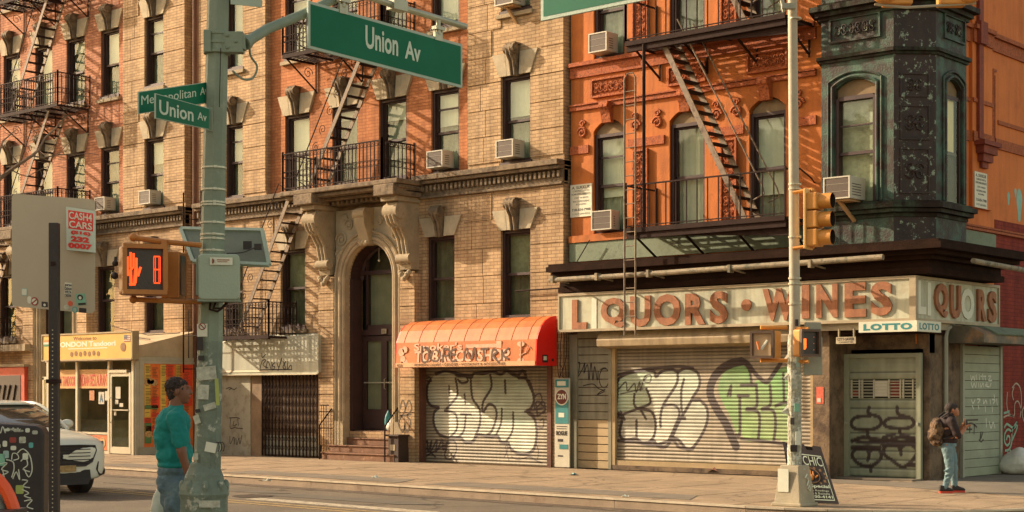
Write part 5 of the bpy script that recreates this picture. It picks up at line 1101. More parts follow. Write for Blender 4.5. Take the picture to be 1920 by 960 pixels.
m = MB(); m.add([(xg0, yg - .02, 2.2), (-31.6, yg - .02, 2.2), (-33.3, yg + .35, 3.16), (xg0 - .0, yg + .35, 3.16)], [(0, 1, 2, 3)]); m.box(xg0, xg1, yg - .08, yg, 2.12, 2.14); m.build('canopy', M('pale_canvas', (.55, .46, .29), .7, .12), GS)
m = MB(); Kg = lambda p: tr(p, 240, 600, 2.667, yg)
for p in ([(660, 245), (672, 205), (690, 200), (675, 225), (700, 240)], [(690, 245), (700, 205), (715, 245)], [(720, 210), (722, 250), (735, 235), (722, 228), (735, 212)], [(745, 215), (755, 235), (770, 190), (750, 255)], [(775, 205), (790, 245), (775, 235), (790, 205)], [(800, 205), (798, 245), (815, 225), (820, 250)], [(670, 165), (672, 188), (690, 170)], [(660, 250), (740, 248), (820, 248)]): ribbon(m, Kg(p), .028, fy(yg - .001))
m.build('graffiti_tag', BLACK, GS)
m = MB(); m.box(xg0 + .12, gp0, yg + .06, yg + .14, 0, 2.16); m.build('side_panel', M('grimy_panel', (.36, .33, .23), .7, .15, 2, .2, c2=(.22, .18, .11), c2lo=.5, c2hi=.7), GS)
m = MB(); Kp = lambda p: tr(p, 240, 600, 2.667, yg + .06)
for p in ([(505, 490), (545, 488), (560, 495)], [(515, 490), (512, 540), (540, 535)], [(530, 505), (528, 530), (545, 520)], [(550, 490), (552, 530)], [(540, 540), (575, 543)], [(510, 580), (512, 620), (530, 585), (532, 620)], [(540, 590), (545, 625), (555, 590), (560, 620), (570, 575)], [(490, 345), (510, 338), (530, 348), (545, 338)], [(505, 350), (520, 340)]): ribbon(m, Kp(p), .022, fy(yg + .059))
m.build('graffiti_tag', BLACK, GS)
m = MB(); m.box(gp0, gx0, yg + .08, yg + .28, 0, 2.16); m.box(xg0 + .12, xg1 - .1, yg + .29, yg + .31, 0, 2.16); m.build('dark_opening', M('gloom_wood', (.24, .16, .09), .8, .3), GS)
m = MB(); m.box(gx0, xg1 - .12, yg + .22, yg + .27, .05, .55); m.build('low_panel', CRE, GS)
gt = MB(); n = 17; xs = [gx0 + (xg1 - .14 - gx0) * i / (n - 1) for i in range(n)]
for x in xs: gt.box(x - .014, x + .014, yg + .07, yg + .10, .02, 2.12)
for i in range(n - 1):
    for k in range(9): z = .1 + k * .225; gt.beam((xs[i], yg + .06, z), (xs[i + 1], yg + .06, z + .2), .008, .010, (0, 1, 0)); gt.beam((xs[i], yg + .105, z + .2), (xs[i + 1], yg + .105, z), .008, .010, (0, 1, 0))
gt.box(gx0, xg1 - .1, yg + .05, yg + .11, 2.12, 2.17); gt.build('scissor_gate', IRON, GS)

# ================================================================ RESTAURANT
RS = thing('restaurant', 'small tandoori restaurant front with yellow sign, glass front and menu wall', 'restaurant', (-37.2, 25.2, 0))
yr = 25.15; xr1 = -35.02; xr0 = -39.25
ALU = M('pale_aluminium', (.50, .46, .34), .45, .1, metal=.2)
m = MB(); m.px([(yr + .05, 2.62), (FT, 2.62), (FT, 3.35), (yr + .05, 2.9)], xr0, xr1 - .02); m.build('roof', M('roof_felt_beige', (.48, .37, .22), .8, .15), RS)
m = MB(); m.box(xr1 - .1, xr1, yr + .1, FT, 0, .2); m.box(xr1 - .1, xr1, yr, yr + .12, 0, 2.7); m.box(xr1 - .1, xr1 + .02, yr + .1, FT, 2.50, 2.62); m.box(xr0, xr0 + .1, yr, yr + .1, 0, 2.7); m.box(xr0, xr0 + .1, yr + .1, FT, 0, 2.6); m.build('wall', M('cream_wall_paint', (.44, .40, .28), .7, .15), RS)
fm = MB()
wx = [xr0 + .1, PX(145, yr), PX(205, yr)]
for x in wx + [PX(250, yr)]: fm.box(x - .045, x + .045, yr - .03, yr + .08, 0, 2.6)
fm.box(xr0, xr1, yr - .03, yr + .08, 2.52, 2.6); fm.box(xr0, wx[2], yr - .02, yr + .08, .52, .58); fm.box(wx[2], xr1 - .35, yr - .05, yr + .08, 2.20, 2.28); fm.box(xr0, wx[2], yr - .02, yr + .08, 0, .08); fm.build('frame', ALU, RS)
m = MB(); m.quad((xr0, yr + .04, .55), (wx[2], yr + .04, .55), (wx[2], yr + .04, 2.55), (xr0, yr + .04, 2.55)); m.build('pane', GLASS_D, RS)
m = MB(); m.box(xr0 + .1, xr1 - .15, yr + 1.3, yr + 1.34, 0, 2.6); m.box(xr0 + .2, wx[2], yr + .9, yr + 1.0, 0, .9); m.build('interior_wall', M('restaurant_inside', (.30, .26, .17), .8, .3), RS)
m = MB(); m.box(xr0 + .15, wx[2] - .05, yr + .02, yr + .035, 1.78, 2.30); m.build('window_banner', M('orange_banner', (.60, .34, .12), .6, .1), RS)
m = MB(); RED = M('red_print', (.55, .05, .03), .6)
text_into(m, 'LONDON TANDOORI', (xr0 + .2, yr + .018, 1.84), (wx[1] - xr0 - .3, 0, 0), (0, 0, .28), (0, -1, 0), .002, .01); text_into(m, 'INDIAN RESTAURANT', (wx[1] + .08, yr + .018, 1.84), (wx[2] - wx[1] - .16, 0, 0), (0, 0, .33), (0, -1, 0), .002, .01); m.build('banner_lettering', RED, RS)
m = MB(); m.box(xr0 + .15, wx[2] - .05, yr - .01, yr + .03, .10, .50); m.build('kick_panel', M('orange_kick_panel', (.60, .16, .05), .6, .1), RS)
m = MB()
for i in range(8): x = wx[2] - .3 - i * .42; m.lathe((x, yr - .01, .3), [(.14, -.01), (.14, 0)], 16, 'y')
m.build('dish_picture', M('dish_print', (.55, .33, .12), .6, .5, 30), RS)
dr = MB(); xd0, xd1 = wx[2] + .05, PX(246, yr)
dr.box(xd0, xd0 + .08, yr - .02, yr + .04, .02, 2.2); dr.box(xd1 - .08, xd1, yr - .02, yr + .04, .02, 2.2); dr.box(xd0 + .08, xd1 - .08, yr - .02, yr + .04, .02, .2); dr.box(xd0 + .08, xd1 - .08, yr - .02, yr + .04, 2.1, 2.2); dr.box(xd0 + .08, xd1 - .08, yr - .04, yr - .01, 1.18, 1.21)
dd = dr.build('door', ALU, RS); m = MB(); m.box(xd0 + .08, xd1 - .08, yr + .005, yr + .015, .2, 2.1); m.build('pane', GLASS_D, dd); m = MB(); m.tube([(xd0 + .06, yr - .03, .85), (xd0 + .06, yr - .08, .88), (xd0 + .06, yr - .08, 1.5), (xd0 + .06, yr - .03, 1.53)], .014); m.build('handle', ALU, dd)
m = MB()
for a, z, w_, h_ in ((.12, 1.5, .22, .32), (.1, 1.35, .14, .12), (.3, 1.28, .16, .1), (.05, 1.05, .1, .16)): m.box(xd0 + .12 + a, xd0 + .12 + a + w_, yr - .002, yr + .003, z, z + h_)
m.box(wx[2] - .52, wx[2] - .26, yr + .012, yr + .018, 1.35, 1.68); m.box(wx[2] - .22, wx[2] - .08, yr + .012, yr + .018, 1.45, 1.7); m.build('paper_notice', WHITE, RS)
m = MB(); text_into(m, 'A', (wx[2] - .47, yr + .008, 1.40), (.16, 0, 0), (0, 0, .22), (0, -1, 0), .002, .03); m.build('grade_letter', M('blue_print', (.05, .15, .25), .6), RS)
m = MB(); m.box(wx[2] - .95, wx[2] - .72, yr + .012, yr + .018, 1.45, 1.72); m.build('orange_notice', M('orange_card', (.45, .18, .07), .6), RS)
# left cabin
m = MB(); m.box(xr0 - .75, xr0 - .68, yr + .35, yr + .42, 0, 2.1); m.box(xr0 - .08, xr0, yr + .35, yr + .42, 0, 2.1); m.box(xr0 - .75, xr0, yr + .35, yr + .42, 2.03, 2.12); m.box(xr0 - .68, xr0 - .08, yr + .36, yr + .41, 0, .5); sp_ = m.build('side_window', ALU, RS)
m = MB(); m.quad((xr0 - .7, yr + .38, .5), (xr0, yr + .38, .5), (xr0, yr + .38, 2.05), (xr0 - .7, yr + .38, 2.05)); m.build('pane', GLASS, sp_)
# menu wall on the side
MY = M('yellow_menu', (.78, .55, .10), .6, .2); MR = M('red_menu', (.85, .08, .03), .6, .2); MO = M('orange_menu', (.85, .20, .04), .6, .2)
m = MB(); m.box(xr1 - .06, xr1 + .0, yr + .25, FT - .1, .2, 2.5); m.build('menu_wall', MO, RS)
m = MB(); m.box(xr1 - .04, xr1 + .03, yr + .12, yr + .25, .2, 2.5); m.box(xr1 - .04, xr1 + .04, yr + .25, FT - .08, 2.44, 2.5); m.build('menu_frame', ALU, RS)
a0 = yr + .28; L_ = FT - .15 - a0
m = MB()
for u0, u1, z0, z1 in ((.0, .12, 1.0, 2.42), (.33, .44, 1.2, 2.42), (.66, .74, .4, 2.42)): m.box(xr1, xr1 + .006, a0 + L_ * u0, a0 + L_ * u1, z0, z1)
m.build('menu_panel', MY, RS)
m = MB()
for u0, u1, z0, z1 in ((.14, .30, 1.25, 1.55), (.14, .30, 1.0, 1.12), (.0, .14, .86, .98), (.45, .60, 2.1, 2.42), (.8, 1.0, 1.3, 2.42), (.03, .27, .62, .76)): m.box(xr1 + .006, xr1 + .010, a0 + L_ * u0, a0 + L_ * u1, z0, z1)
m.build('red_block', MR, RS)
m = MB(); rg = random.Random(3)
for u0 in (.02, .16, .35, .48, .66, .82):
    z = 2.36
    while z > .5:
        if rg.random() < .85: m.box(xr1 + .0105, xr1 + .0125, a0 + L_ * u0, a0 + L_ * (u0 + rg.uniform(.07, .12)), z, z + .014)
        z -= .04
m.build('menu_text', M('menu_ink', (.16, .08, .03), .7), RS)
m = MB(); m.box(xr1 + .006, xr1 + .01, a0, a0 + L_ * .28, 1.22, 1.32); m.box(xr1 + .006, xr1 + .01, a0, a0 + L_ * .14, .3, .85); m.build('green_block', M('green_menu', (.12, .25, .08), .6), RS)
m = MB()
for u, z in ((.05, 1.95), (.12, 1.97), (.19, 1.93), (.08, .55), (.22, .45), (.36, .5)): m.prism([(a0 + L_ * u + .12 * math.cos(R(a)), z + .09 * math.sin(R(a))) for a in range(0, 360, 30)], lambda a, b, t: (t, a, b), xr1 + .0105, xr1 + .013)
m.build('dish_picture', MATS['dish_print'], RS)
# yellow sign board
SG = thing('restaurant_sign', 'yellow board with Welcome to LONDON Tandoori lettering above the glass restaurant front', 'sign', (-37.2, yr - .1, 2.6))
ys = yr - .22; xs0, xs1 = PX(80, ys), PX(247, ys)
m = MB(); m.box(xs0, xs1, ys, ys + .18, 2.58, 3.26); m.build('board', M('yellow_sign_face', (.62, .38, .07), .5, .12, 1.5, .05), SG)
m = MB()
for a, b, c, d in ((xs0 - .03, xs1 + .03, 3.26, 3.30), (xs0 - .03, xs1 + .03, 2.54, 2.58), (xs0 - .03, xs0, 2.58, 3.26)): m.box(a, b, ys - .02, ys + .2, c, d)
m.box(xs1, xs1 + .05, ys - .02, ys + .2, 2.54, 3.30); m.build('frame', M('tan_sign_frame', (.36, .27, .14), .6), SG)
W_ = xs1 - xs0
m = MB(); text_into(m, 'Welcome to', (xs0 + W_ * .36, ys, 3.10), (W_ * .26, 0, 0), (0, 0, .10), (0, -1, 0), .003, .01); m.build('lettering', M('brown_red_ink', (.20, .05, .02), .6), SG)
m = MB(); text_into(m, 'LONDON Tandoori', (xs0 + W_ * .17, ys, 2.92), (W_ * .66, 0, 0), (0, 0, .15), (0, -1, 0), .003, .045); m.box(xs0 + W_ * .3, xs0 + W_ * .74, ys - .003, ys, 2.86, 2.885); m.build('lettering', M('pale_letter', (.62, .68, .52), .5), SG)
m = MB()
for i in range(7): m.lathe((xs0 + W_ * (.34 + .05 * i), ys, 2.72 + .02 * (i % 2)), [(.07, -.006), (.07, 0)], 12, 'y')
m.lathe((xs0 + W_ * .91, ys, 2.88), [(.12, -.008), (.12, 0)], 18, 'y'); m.lathe((xs0 + W_ * .10, ys, 2.80), [(.12, -.008), (.12, 0)], 18, 'y'); m.build('dish_picture', M('curry_print', (.22, .10, .03), .6, .6, 40, c2=(.6, .3, .08), c2scale=30), SG)
for k, (c_, z) in enumerate(((M('saffron', (.65, .22, .04), .6), 3.08), (GHOST, 3.02), (M('flag_green', (.05, .22, .07), .6), 2.96))):
    m = MB(); m.box(xs0 + .05, xs0 + .32, ys - .006, ys, z, z + .058); m.build('flag_stripe', c_, SG)
m = MB(); m.box(xs1 - .34, xs1 - .06, ys - .006, ys, 3.02, 3.2); m.build('flag_field', GHOST, SG)
m = MB()
for k in range(4): m.box(xs1 - .34, xs1 - .06, ys - .009, ys - .0065, 3.02 + k * .05, 3.043 + k * .05)
m.build('flag_stripe', M('dull_red_stripe', (.35, .07, .04), .6), SG)
m = MB(); m.box(xs1 - .34, xs1 - .2, ys - .011, ys - .0095, 3.1, 3.2); m.build('flag_canton', M('grey_blue_canton', (.10, .11, .12), .6), SG)
m = MB()
for i in range(9): x = -36.2 + i * .0; 
m.tube([(-38.4, FT - .5, 3.6), (-36.0, FT - .9, 3.25), (-35.1, FT - .5, 3.3)], .012, 5); m.tube([(-38.0, FT - .4, 3.3), (-35.2, yr + .6, 3.1)], .012, 5)
tag(m.build('roof_cable', IRON), 'loose cables sagging over the roof of the tandoori restaurant', 'cable')
# red shop at the far left edge
LS2 = thing('red_shopfront', 'red painted shopfront with stone sill at the far left behind the white car', 'shopfront', (-44.5, FT - .2, 0))
m = MB(); m.box(-46.5, -43.05, FT - .35, FT - .0, 0, 2.45); m.build('panel', M('red_shop_paint', (.50, .07, .03), .6, .25), LS2)
m = MB(); m.box(-46.5, -42.9, FT - .42, FT, 2.95, 3.15); m.box(-46.5, -43.0, FT - .40, FT, 2.46, 2.55); m.build('cornice', STONE, LS2)
m = MB(); m.box(-45.0, -43.25, FT - .36, FT - .352, .9, 2.2); 
for k in range(5): m.tube([(-44.9 + .3 * k, FT - .36, 1.2 + .2 * (k % 2)), (-44.7 + .3 * k, FT - .37, 1.9)], .03, 6)
m.build('dark_mural', BLACK, LS2)
m = MB(); m.box(-43.0, -42.2, FT - .3, FT, 0, .5); m.box(-42.9, -42.3, FT - .25, FT, .5, 1.1); tag(m.build('stone_plinth', STONE), 'low weathered stone plinth beside the pale left doorway columns', 'plinth')

# ================================================================ FIRE ESCAPES
def railing(mb, pts, h, gap=.125, r=.010, scr=True):
    for a, b in zip(pts[:-1], pts[1:]):
        a, b = V(a), V(b); L = (b - a).length; d = (b - a) / L; n = max(1, int(L / gap)); up = V((0, 0, 1))
        mb.beam(a + up * h, b + up * h, .035, .03); mb.beam(a + up * .06, b + up * .06, .03, .02)
        if scr: mb.beam(a + up * (h - .12), b + up * (h - .12), .02, .012); mb.beam(a + up * (h * .52), b + up * (h * .52), .02, .012); mb.beam(a + up * (h * .36), b + up * (h * .36), .02, .012)
        for i in range(n + 1):
            p = a + d * (L * i / n); rr = r * (1.9 if i in (0, n) else 1); mb.beam(p + up * .0, p + up * (h + (.06 if i in (0, n) else 0)), rr * 2, rr * 2, d)
            if scr and i < n:
                q = p + d * (L / n / 2); mb.tube([q + d * (L / n * .42 * math.cos(t)) + up * (h * .44 + h * .07 * math.sin(t)) for t in [k * math.pi / 3 for k in range(7)]], .006, 4, False)
                mb.beam(p + up * (h - .12), q + up * (h - .04), .008, .008, d); mb.beam(q + up * (h - .04), p + d * (L / n) + up * (h - .12), .008, .008, d)
def platform(mb, x0, x1, y0, y1, z, slats=9):
    for i in range(slats + 1): y = y0 + (y1 - y0) * i / slats; mb.box(x0, x1, y - .018, y + .018, z - .02, z)
    n = int((x1 - x0) / .6)
    for i in range(n + 1): x = x0 + (x1 - x0) * i / n; mb.box(x - .02, x + .02, y0, y1, z - .07, z - .02)
    mb.box(x0, x1, y0 - .02, y0 + .02, z - .08, z + .02)
def stair(root, x0, z0, x1, z1, ya, yb, mat_s, side_rail=True, tread=.23):
    s = MB()
    for y in (ya, yb): s.beam((x0, y, z0), (x1, y, z1), .025, .11, (0, 1, 0))
    s.build('stringer', mat_s, root)
    t = MB(); n = int(abs(z0 - z1) / tread)
    for i in range(1, n):
        f_ = i / n; x = x0 + (x1 - x0) * f_; z = z0 + (z1 - z0) * f_; t.box(x - .09, x + .09, ya + .016, yb - .016, z - .012, z + .012)
    t.build('tread', IRON, root)
    if side_rail:
        h = MB(); d = V((x1 - x0, 0, z1 - z0)); u = V((-d.z, 0, d.x)).normalized(); u = u if u.z > 0 else -u
        for y in (ya,):
            a, b = V((x0, y, z0)) + u * .55, V((x1, y, z1)) + u * .55; h.tube([V((x0, y, z0)) + u * .1, a, b, V((x1, y, z1)) + u * .1], .016, 5)
            for k in range(1, 8): p = V((x0, y, z0)) + d * (k / 8); scroll(h, p + u * .3 , .13, d.normalized(), u, .009, 1.4, 1 if k % 2 else -1)
        h.build('stair_rail', IRON, root)
def tenement_escape(dx, label):
    fe = thing('fire_escape', label, 'fire escape', (-28.5 + dx, F, 6.72)); xa_, xb_ = -30.3 + dx, -26.75 + dx; y0 = 26.2
    for z in (6.73, 10.15, 13.62):
        r_ = MB(); railing(r_, [(xa_, F - .02, z), (xa_, y0, z), (xb_, y0, z)], .93)
        # curved return to the wall
        cv = [V((xb_, y0, z)) + V((0, 1.1 * t, 0)) + V((.0, 0, 0)) for t in (0, .33, .66, 1)]; railing(r_, [cv[0], cv[3]], .93); r_.build('railing', IRON, fe)
        if z > 7:
            p = MB(); platform(p, xa_, xb_, y0, F - .05, z); p.build('platform', IRON, fe)
            b = MB()
            for x in (xa_ + .05, (xa_ + xb_) / 2, xb_ - .05):
                b.beam((x, y0 + .1, z - .08), (x, F - .02, z - .75), .03, .03, (1, 0, 0)); b.beam((x, F - .03, z), (x, F - .03, z - .8), .03, .03, (1, 0, 0)); scroll(b, (x, F - .3, z - .32), .16, (0, 1, 0), (0, 0, 1), .010, 1.4)
            b.build('bracket', IRON, fe)
    stair(fe, -27.45 + dx, 10.12, -29.55 + dx, 6.76, 26.38, 26.95, IRON_L); stair(fe, -27.45 + dx, 13.6, -29.55 + dx, 10.2, 26.38, 26.95, IRON_L)
    stair(fe, -30.25 + dx, 6.70, -32.35 + dx, 3.16, 26.42, 26.98, IRON_L)
    p = MB(); platform(p, -33.5 + dx, -30.9 + dx, 26.25, FT - .05, 3.12, 8); p.build('platform', IRON, fe)
    r_ = MB(); railing(r_, [(-33.5 + dx, FT, 3.13), (-33.5 + dx, 26.25, 3.13), (-30.9 + dx, 26.25, 3.13), (-30.9 + dx, FT, 3.13)], .85); r_.build('railing', IRON, fe)
    return fe
tenement_escape(0, 'black iron fire escape with scrolled railings over the carved stone entrance')
tenement_escape(-13.55, 'black iron fire escape on the salmon brick front behind the bare tree branches')
m = MB()
for x in (PX(344, 26.5), PX(377, 26.5)): m.tube([(x, 26.5, 2.2), (x, 26.5, 7.1)], .022, 6)
for k in range(8): m.tube([(PX(344, 26.5), 26.5, 2.3 + k * .3), (PX(377, 26.5), 26.5, 2.3 + k * .3)], .012, 5) if k in (0, 3) else None
for x in (PX(351, 26.5),): m.tube([(x, 26.55, 2.6), (x, 26.55, 3.9)], .015, 5)
m.tube([(PX(344, 26.5), 26.5, 6.4), (PX(344, 26.5), FT, 6.4)], .014, 5); m.tube([(PX(377, 26.5), 26.5, 6.4), (PX(377, 26.5), FT, 6.4)], .014, 5)
tag(m.build('drop_ladder', IRON), 'thin dark hanging ladder rods beside the tandoori restaurant roof', 'ladder')
# corner building fire escape
fe = thing('fire_escape', 'plain barred iron fire escape on the bright orange corner building above the liquor sign', 'fire escape', (-17.7, F, 5.04))
xa_, xb_ = -19.55, -15.75; y0 = 26.2
for z in (5.05, 8.92, 12.8):
    r_ = MB(); railing(r_, [(xa_, F - .02, z), (xa_, y0, z), (xb_, y0, z)], .9, .24, .010, False); r_.tube([(xb_, y0, z + .9), (xb_ + .12, y0 + .35, z + .93), (xb_ + .1, F - .3, z + .8), (xb_, F, z + .75)], .016, 5); r_.build('railing', IRON, fe)
    p = MB(); platform(p, xa_, xb_, y0, F - .05, z, 13); p.box(xa_, xb_, y0 + .02, y0 + .10, z - .2, z - .08); p.py([(xa_, z - .12), (xb_, z - .36), (xb_, z - .07), (xa_, z - .07)], y0 + .11, y0 + .14); p.build('platform', IRON, fe)
    b = MB()
    for x in (xa_ + .1, xa_ + 1.3, xb_ - 1.3, xb_ - .1): b.beam((x, y0 + .1, z - .08), (x, F - .02, z - .6), .035, .035, (1, 0, 0)); b.beam((x, F - .03, z), (x, F - .03, z - .65), .035, .035, (1, 0, 0))
    b.build('bracket', IRON, fe)
for z0, z1 in ((8.9, 5.08), (12.78, 8.95)):
    s = MB()
    for y in (26.34, 26.9): s.beam((-18.75, y, z0), (-16.75, y, z1), .025, .12, (0, 1, 0))
    s.build('stringer', IRON_L, fe); t = MB()
    for i in range(1, 17): f_ = i / 17; x = -18.75 + 2.0 * f_; z = z0 + (z1 - z0) * f_; t.box(x - .1, x + .1, 26.36, 26.885, z - .012, z + .012)
    t.build('tread', IRON, fe); h = MB()
    for y in (26.34, 26.9): h.tube([(-18.35, y, z0 + .35), (-16.35, y, z1 + .62), (-16.3, y, z1 + .45), (-16.55, y, z1 + .35)], .017, 5)
    h.build('stair_rail', IRON_L, fe)
m = MB()
for x in (-19.52, -19.24): m.tube([(x, 26.12, 2.85), (x, 26.12, 8.15)], .020, 6)
for k in range(18): m.tube([(-19.52, 26.12, 2.95 + k * .29), (-19.24, 26.12, 2.95 + k * .29)], .011, 5)
m.tube([(-19.52, 26.12, 8.15), (-19.45, 26.12, 8.25), (-19.31, 26.12, 8.25), (-19.24, 26.12, 8.15)], .016, 5)
tag(m.build('drop_ladder', IRON_L), 'narrow vertical drop ladder crossing the liquor sign on the orange building', 'ladder')
m = MB(); m.tube([(-19.1, 26.22, 5.05), (-19.1, 26.22, 8.9)], .035, 8); tag(m.build('support_post', IRON), 'black vertical post joining both fire escape landings beside the drop ladder', 'post')

# ================================================================ AIR CONDITIONERS
def ac(label, x, z, w_, h_, yf, out=.36, strut=False):
    t = thing('air_conditioner', label, 'air conditioner', (x, yf - out, z), 'air conditioners in the windows')
    m = MB(); m.box(x, x + w_, yf - out + .02, yf + .1, z, z + h_); m.build('housing', WHITE, t, bevel=.012)
    m = MB(); m.box(x + .02, x + w_ - .02, yf - out - .005, yf - out + .018, z + .02, z + h_ - .02); m.build('grille', M('ac_grille', (.085, .06, .04), .6, .2), t)
    m = MB()
    for a, b, c, d in ((x, x + w_, z, z + .025), (x, x + w_, z + h_ - .025, z + h_), (x, x + .03, z + .025, z + h_ - .025), (x + w_ - .03, x + w_, z + .025, z + h_ - .025)): m.box(a, b, yf - out - .015, yf - out + .02, c, d)
    n = 9
    for k in range(1, n): m.box(x + .03, x + w_ - .03, yf - out - .010, yf - out - .006, z + h_ * k / n - .002, z + h_ * k / n + .002) if k % 3 == 0 else None
    m.build('front_frame', WHITE, t)
    m = MB()
    for k in range(5): m.box(x + w_, x + w_ + .004, yf - out + .07, yf - .08, z + .07 + k * .05, z + .085 + k * .05)
    m.build('side_vent', MATS['ac_grille'], t)
    if strut: m = MB(); m.beam((x + w_ * .45, yf - out + .12, z - .01), (x + w_ * .7, yf - .02, z - .38), .06, .06, (1, 0, 0)); m.box(x + .2, x + w_ - .05, yf - out + .05, yf, z - .04, z - .005); m.build('strut', M('raw_timber', (.45, .27, .12), .8, .2), t)
    return t
XD = -13.55
ac('cream air conditioner in the salmon brick window beside the blank signboard', XW[4][0] + XD + .1, 7.02, .5, .38, F, .28)
ac('cream air conditioner in the tan pier window above the walking signal', XW[5][0] + XD + .1, 7.0, .52, .39, FT, .28)
ac('cream air conditioner in the orange window right of the scrolled balcony', XW[4][0] + .14, 7.0, .52, .40, F, .3)
ac('cream air conditioner low in the tan pier window above the tobacco awning', XW[5][0] + .1, 7.0, .52, .40, FT, .3)
ac('cream air conditioner at the top edge in the upper tan pier window', XW[5][0] + .1, 10.45, .55, .42, FT, .34, True)
ac('cream air conditioner in the top left window of the orange corner building', -21.15, 9.05, .5, .42, F, .3)
ac('cream air conditioner in the lower left arched window of the orange building', -21.15, 5.2, .55, .42, F, .2)
ac('large cream air conditioner propped on a timber in the green turret window', -14.98, 5.3, .56, .42, 26.8, .5, True)
# ================================================================ OUT OF VIEW: plain houses added to shade the near sidewalk and darken reflections
for i, (x0, x1, h, mt, lb) in enumerate(((-72, -48, 10.5, B_tan, 'unseen tan brick house added to shade the near sidewalk, far from the corner'), (-47.9, -21, 11.3, B_orgA, 'unseen salmon brick house added to shade the near sidewalk, nearest the corner'))):
    t = thing('added_shade_house', lb, 'building', ((x0 + x1) / 2, 4, 0)); m = MB(); m.box(x0, x1, -10, 4, 0, h); m.box(x0, x1, 4.01, 4.4, h - .6, h + .2); m.build('wall', mt, t)
    m = MB(); n = int((x1 - x0) / 2.6)
    for k in range(n):
        for f_ in range(3): xx = x0 + 1.0 + k * 2.6; zz = 1.2 + f_ * 3.5; m.box(xx, xx + 1.1, 3.95, 4.01, zz, zz + 1.9)
    m.build('window', GLASS_D, t)['kind'] = 'stuff'

# ================================================================ BIG GREEN POLE
BK = V((-FW[0], -FW[1], 0)); RG = V((RT[0], RT[1], 0)); FWD = V((FW[0], FW[1], 0)); UP = V((0, 0, 1))
PG = M('sage_pole_paint', (.19, .235, .165), .6, .12, 2, .3, 25, c2=(.30, .33, .24), c2lo=.58, c2hi=.72, c2scale=5)
PGW = M('scuffed_pole_paint', (.15, .185, .135), .7, .3, 4, .6, 18, c2=(.38, .39, .30), c2lo=.56, c2hi=.62, c2scale=9)
dP = 13.0; p_lo = D(383, 1116, dP); p_hi = D(416, -300, dP)
def pole_at(py): t = (py - 1116) / (-300 - 1116); return p_lo + (p_hi - p_lo) * t
GP = thing('signal_pole', 'thick sage green octagonal pole with flared base in front of the man in teal', 'pole', (p_lo.x, p_lo.y, 0))
m = MB(); m.tube([pole_at(y) for y in (890, 640)], .112, 8, True, .103); m.build('lower_shaft', PGW, GP)
m = MB(); m.tube([pole_at(y) for y in (640, -300)], .103, 8, True, .082); m.build('shaft', PG, GP)
m = MB(); c = V((p_lo.x, p_lo.y, 0)); m.lathe(c, [(.27, 0), (.27, .05), (.215, .08), (.20, .55), (.20, .80), (.215, .84), (.205, .88), (.17, .95), (.16, 1.0), (.128, 1.06), (.115, 1.10)], 8, 'z', R(22))
for k in range(8): a = R(45 * k + 10); m.ball(c + V((.175 * math.cos(a), .175 * math.sin(a), .90)), .032, 8, 6, (1, 1, 1.8))
m.build('base', PGW, GP, bevel=.01)
m = MB(); cc = pole_at(82); 
for dz in (-.075, 0, .075): m.lathe(cc + V((0, 0, dz)), [(.098, -.012), (.112, -.012), (.112, .012), (.098, .012)], 20)
m.lathe(cc, [(.097, -.09), (.103, -.09), (.103, .09), (.097, .09)], 20); m.obox(cc + RG * .14 + BK * .03, RG, UP, BK, .085, .085, .05); m.obox(cc + RG * .22 + BK * .03, RG, UP, BK, .02, .06, .045); m.obox(cc - RG * .06 + BK * .1, RG, UP, BK, .03, .09, .02)
for dx, dz in ((.1, .05), (.1, -.05), (.17, 0), (-.06, .06), (-.06, -.06)): m.lathe(cc + RG * dx + BK * .085 + UP * dz, [(.012, -.012), (.012, .012)], 8, 'y')
m.build('arm_clamp', PG, GP, bevel=.004)
XA = p_lo.x + .12
a0 = cc + RG * .22
def SA(px_, py_, X=-10.3): y, z = S(px_, py_, X); return V((X, y, z))
m = MB(); m.tube([a0, SA(500, 55), SA(570, 26), SA(640, -8), SA(900, -110)], .046, 12, True, .04); m.tube([a0 + V((0, 0, 0)), a0 + (SA(500, 55) - a0) * .15], .06, 12); m.build('mast_arm', PG, GP, smooth=True)
m = MB(); m.tube([tuple(q) for q in smooth_path([tuple(SA(468, 88)), tuple(SA(470, 105)), tuple(SA(482, 125)), tuple(SA(474, 146)), tuple(SA(455, 148)), tuple(SA(436, 133))], 5)], .010, 6); m.ball(SA(467, 86), .022, 8, 6); m.build('looped_cable', PG, GP)
m = MB()
for y in (315, 356, 380, 385, 418, 440, 448, 470):
    q = pole_at(y); m.lathe(q, [(.096, -.007), (.102, -.007), (.102, .007), (.096, .007)], 16); m.obox(q + BK * .1 + RG * .03, RG, UP, BK, .012, .01, .008)
m.build('steel_strap', M('strap_steel', (.50, .50, .38), .4, .1, metal=.3), GP)
m = MB(); m.tube([pole_at(205) + BK * .1 + RG * .05, pole_at(95) + BK * .1 + RG * .05], .004, 4); m.build('cable', IRON, GP)
# second arm above the frame that carries the other street sign
m = MB(); q = V((p_hi.x, p_hi.y, 5.45)); m.tube([q, (-8.6, 8.6, 5.35), (-5.2, 8.6, 5.3)], .05, 10); m.build('mast_arm', PG, GP)
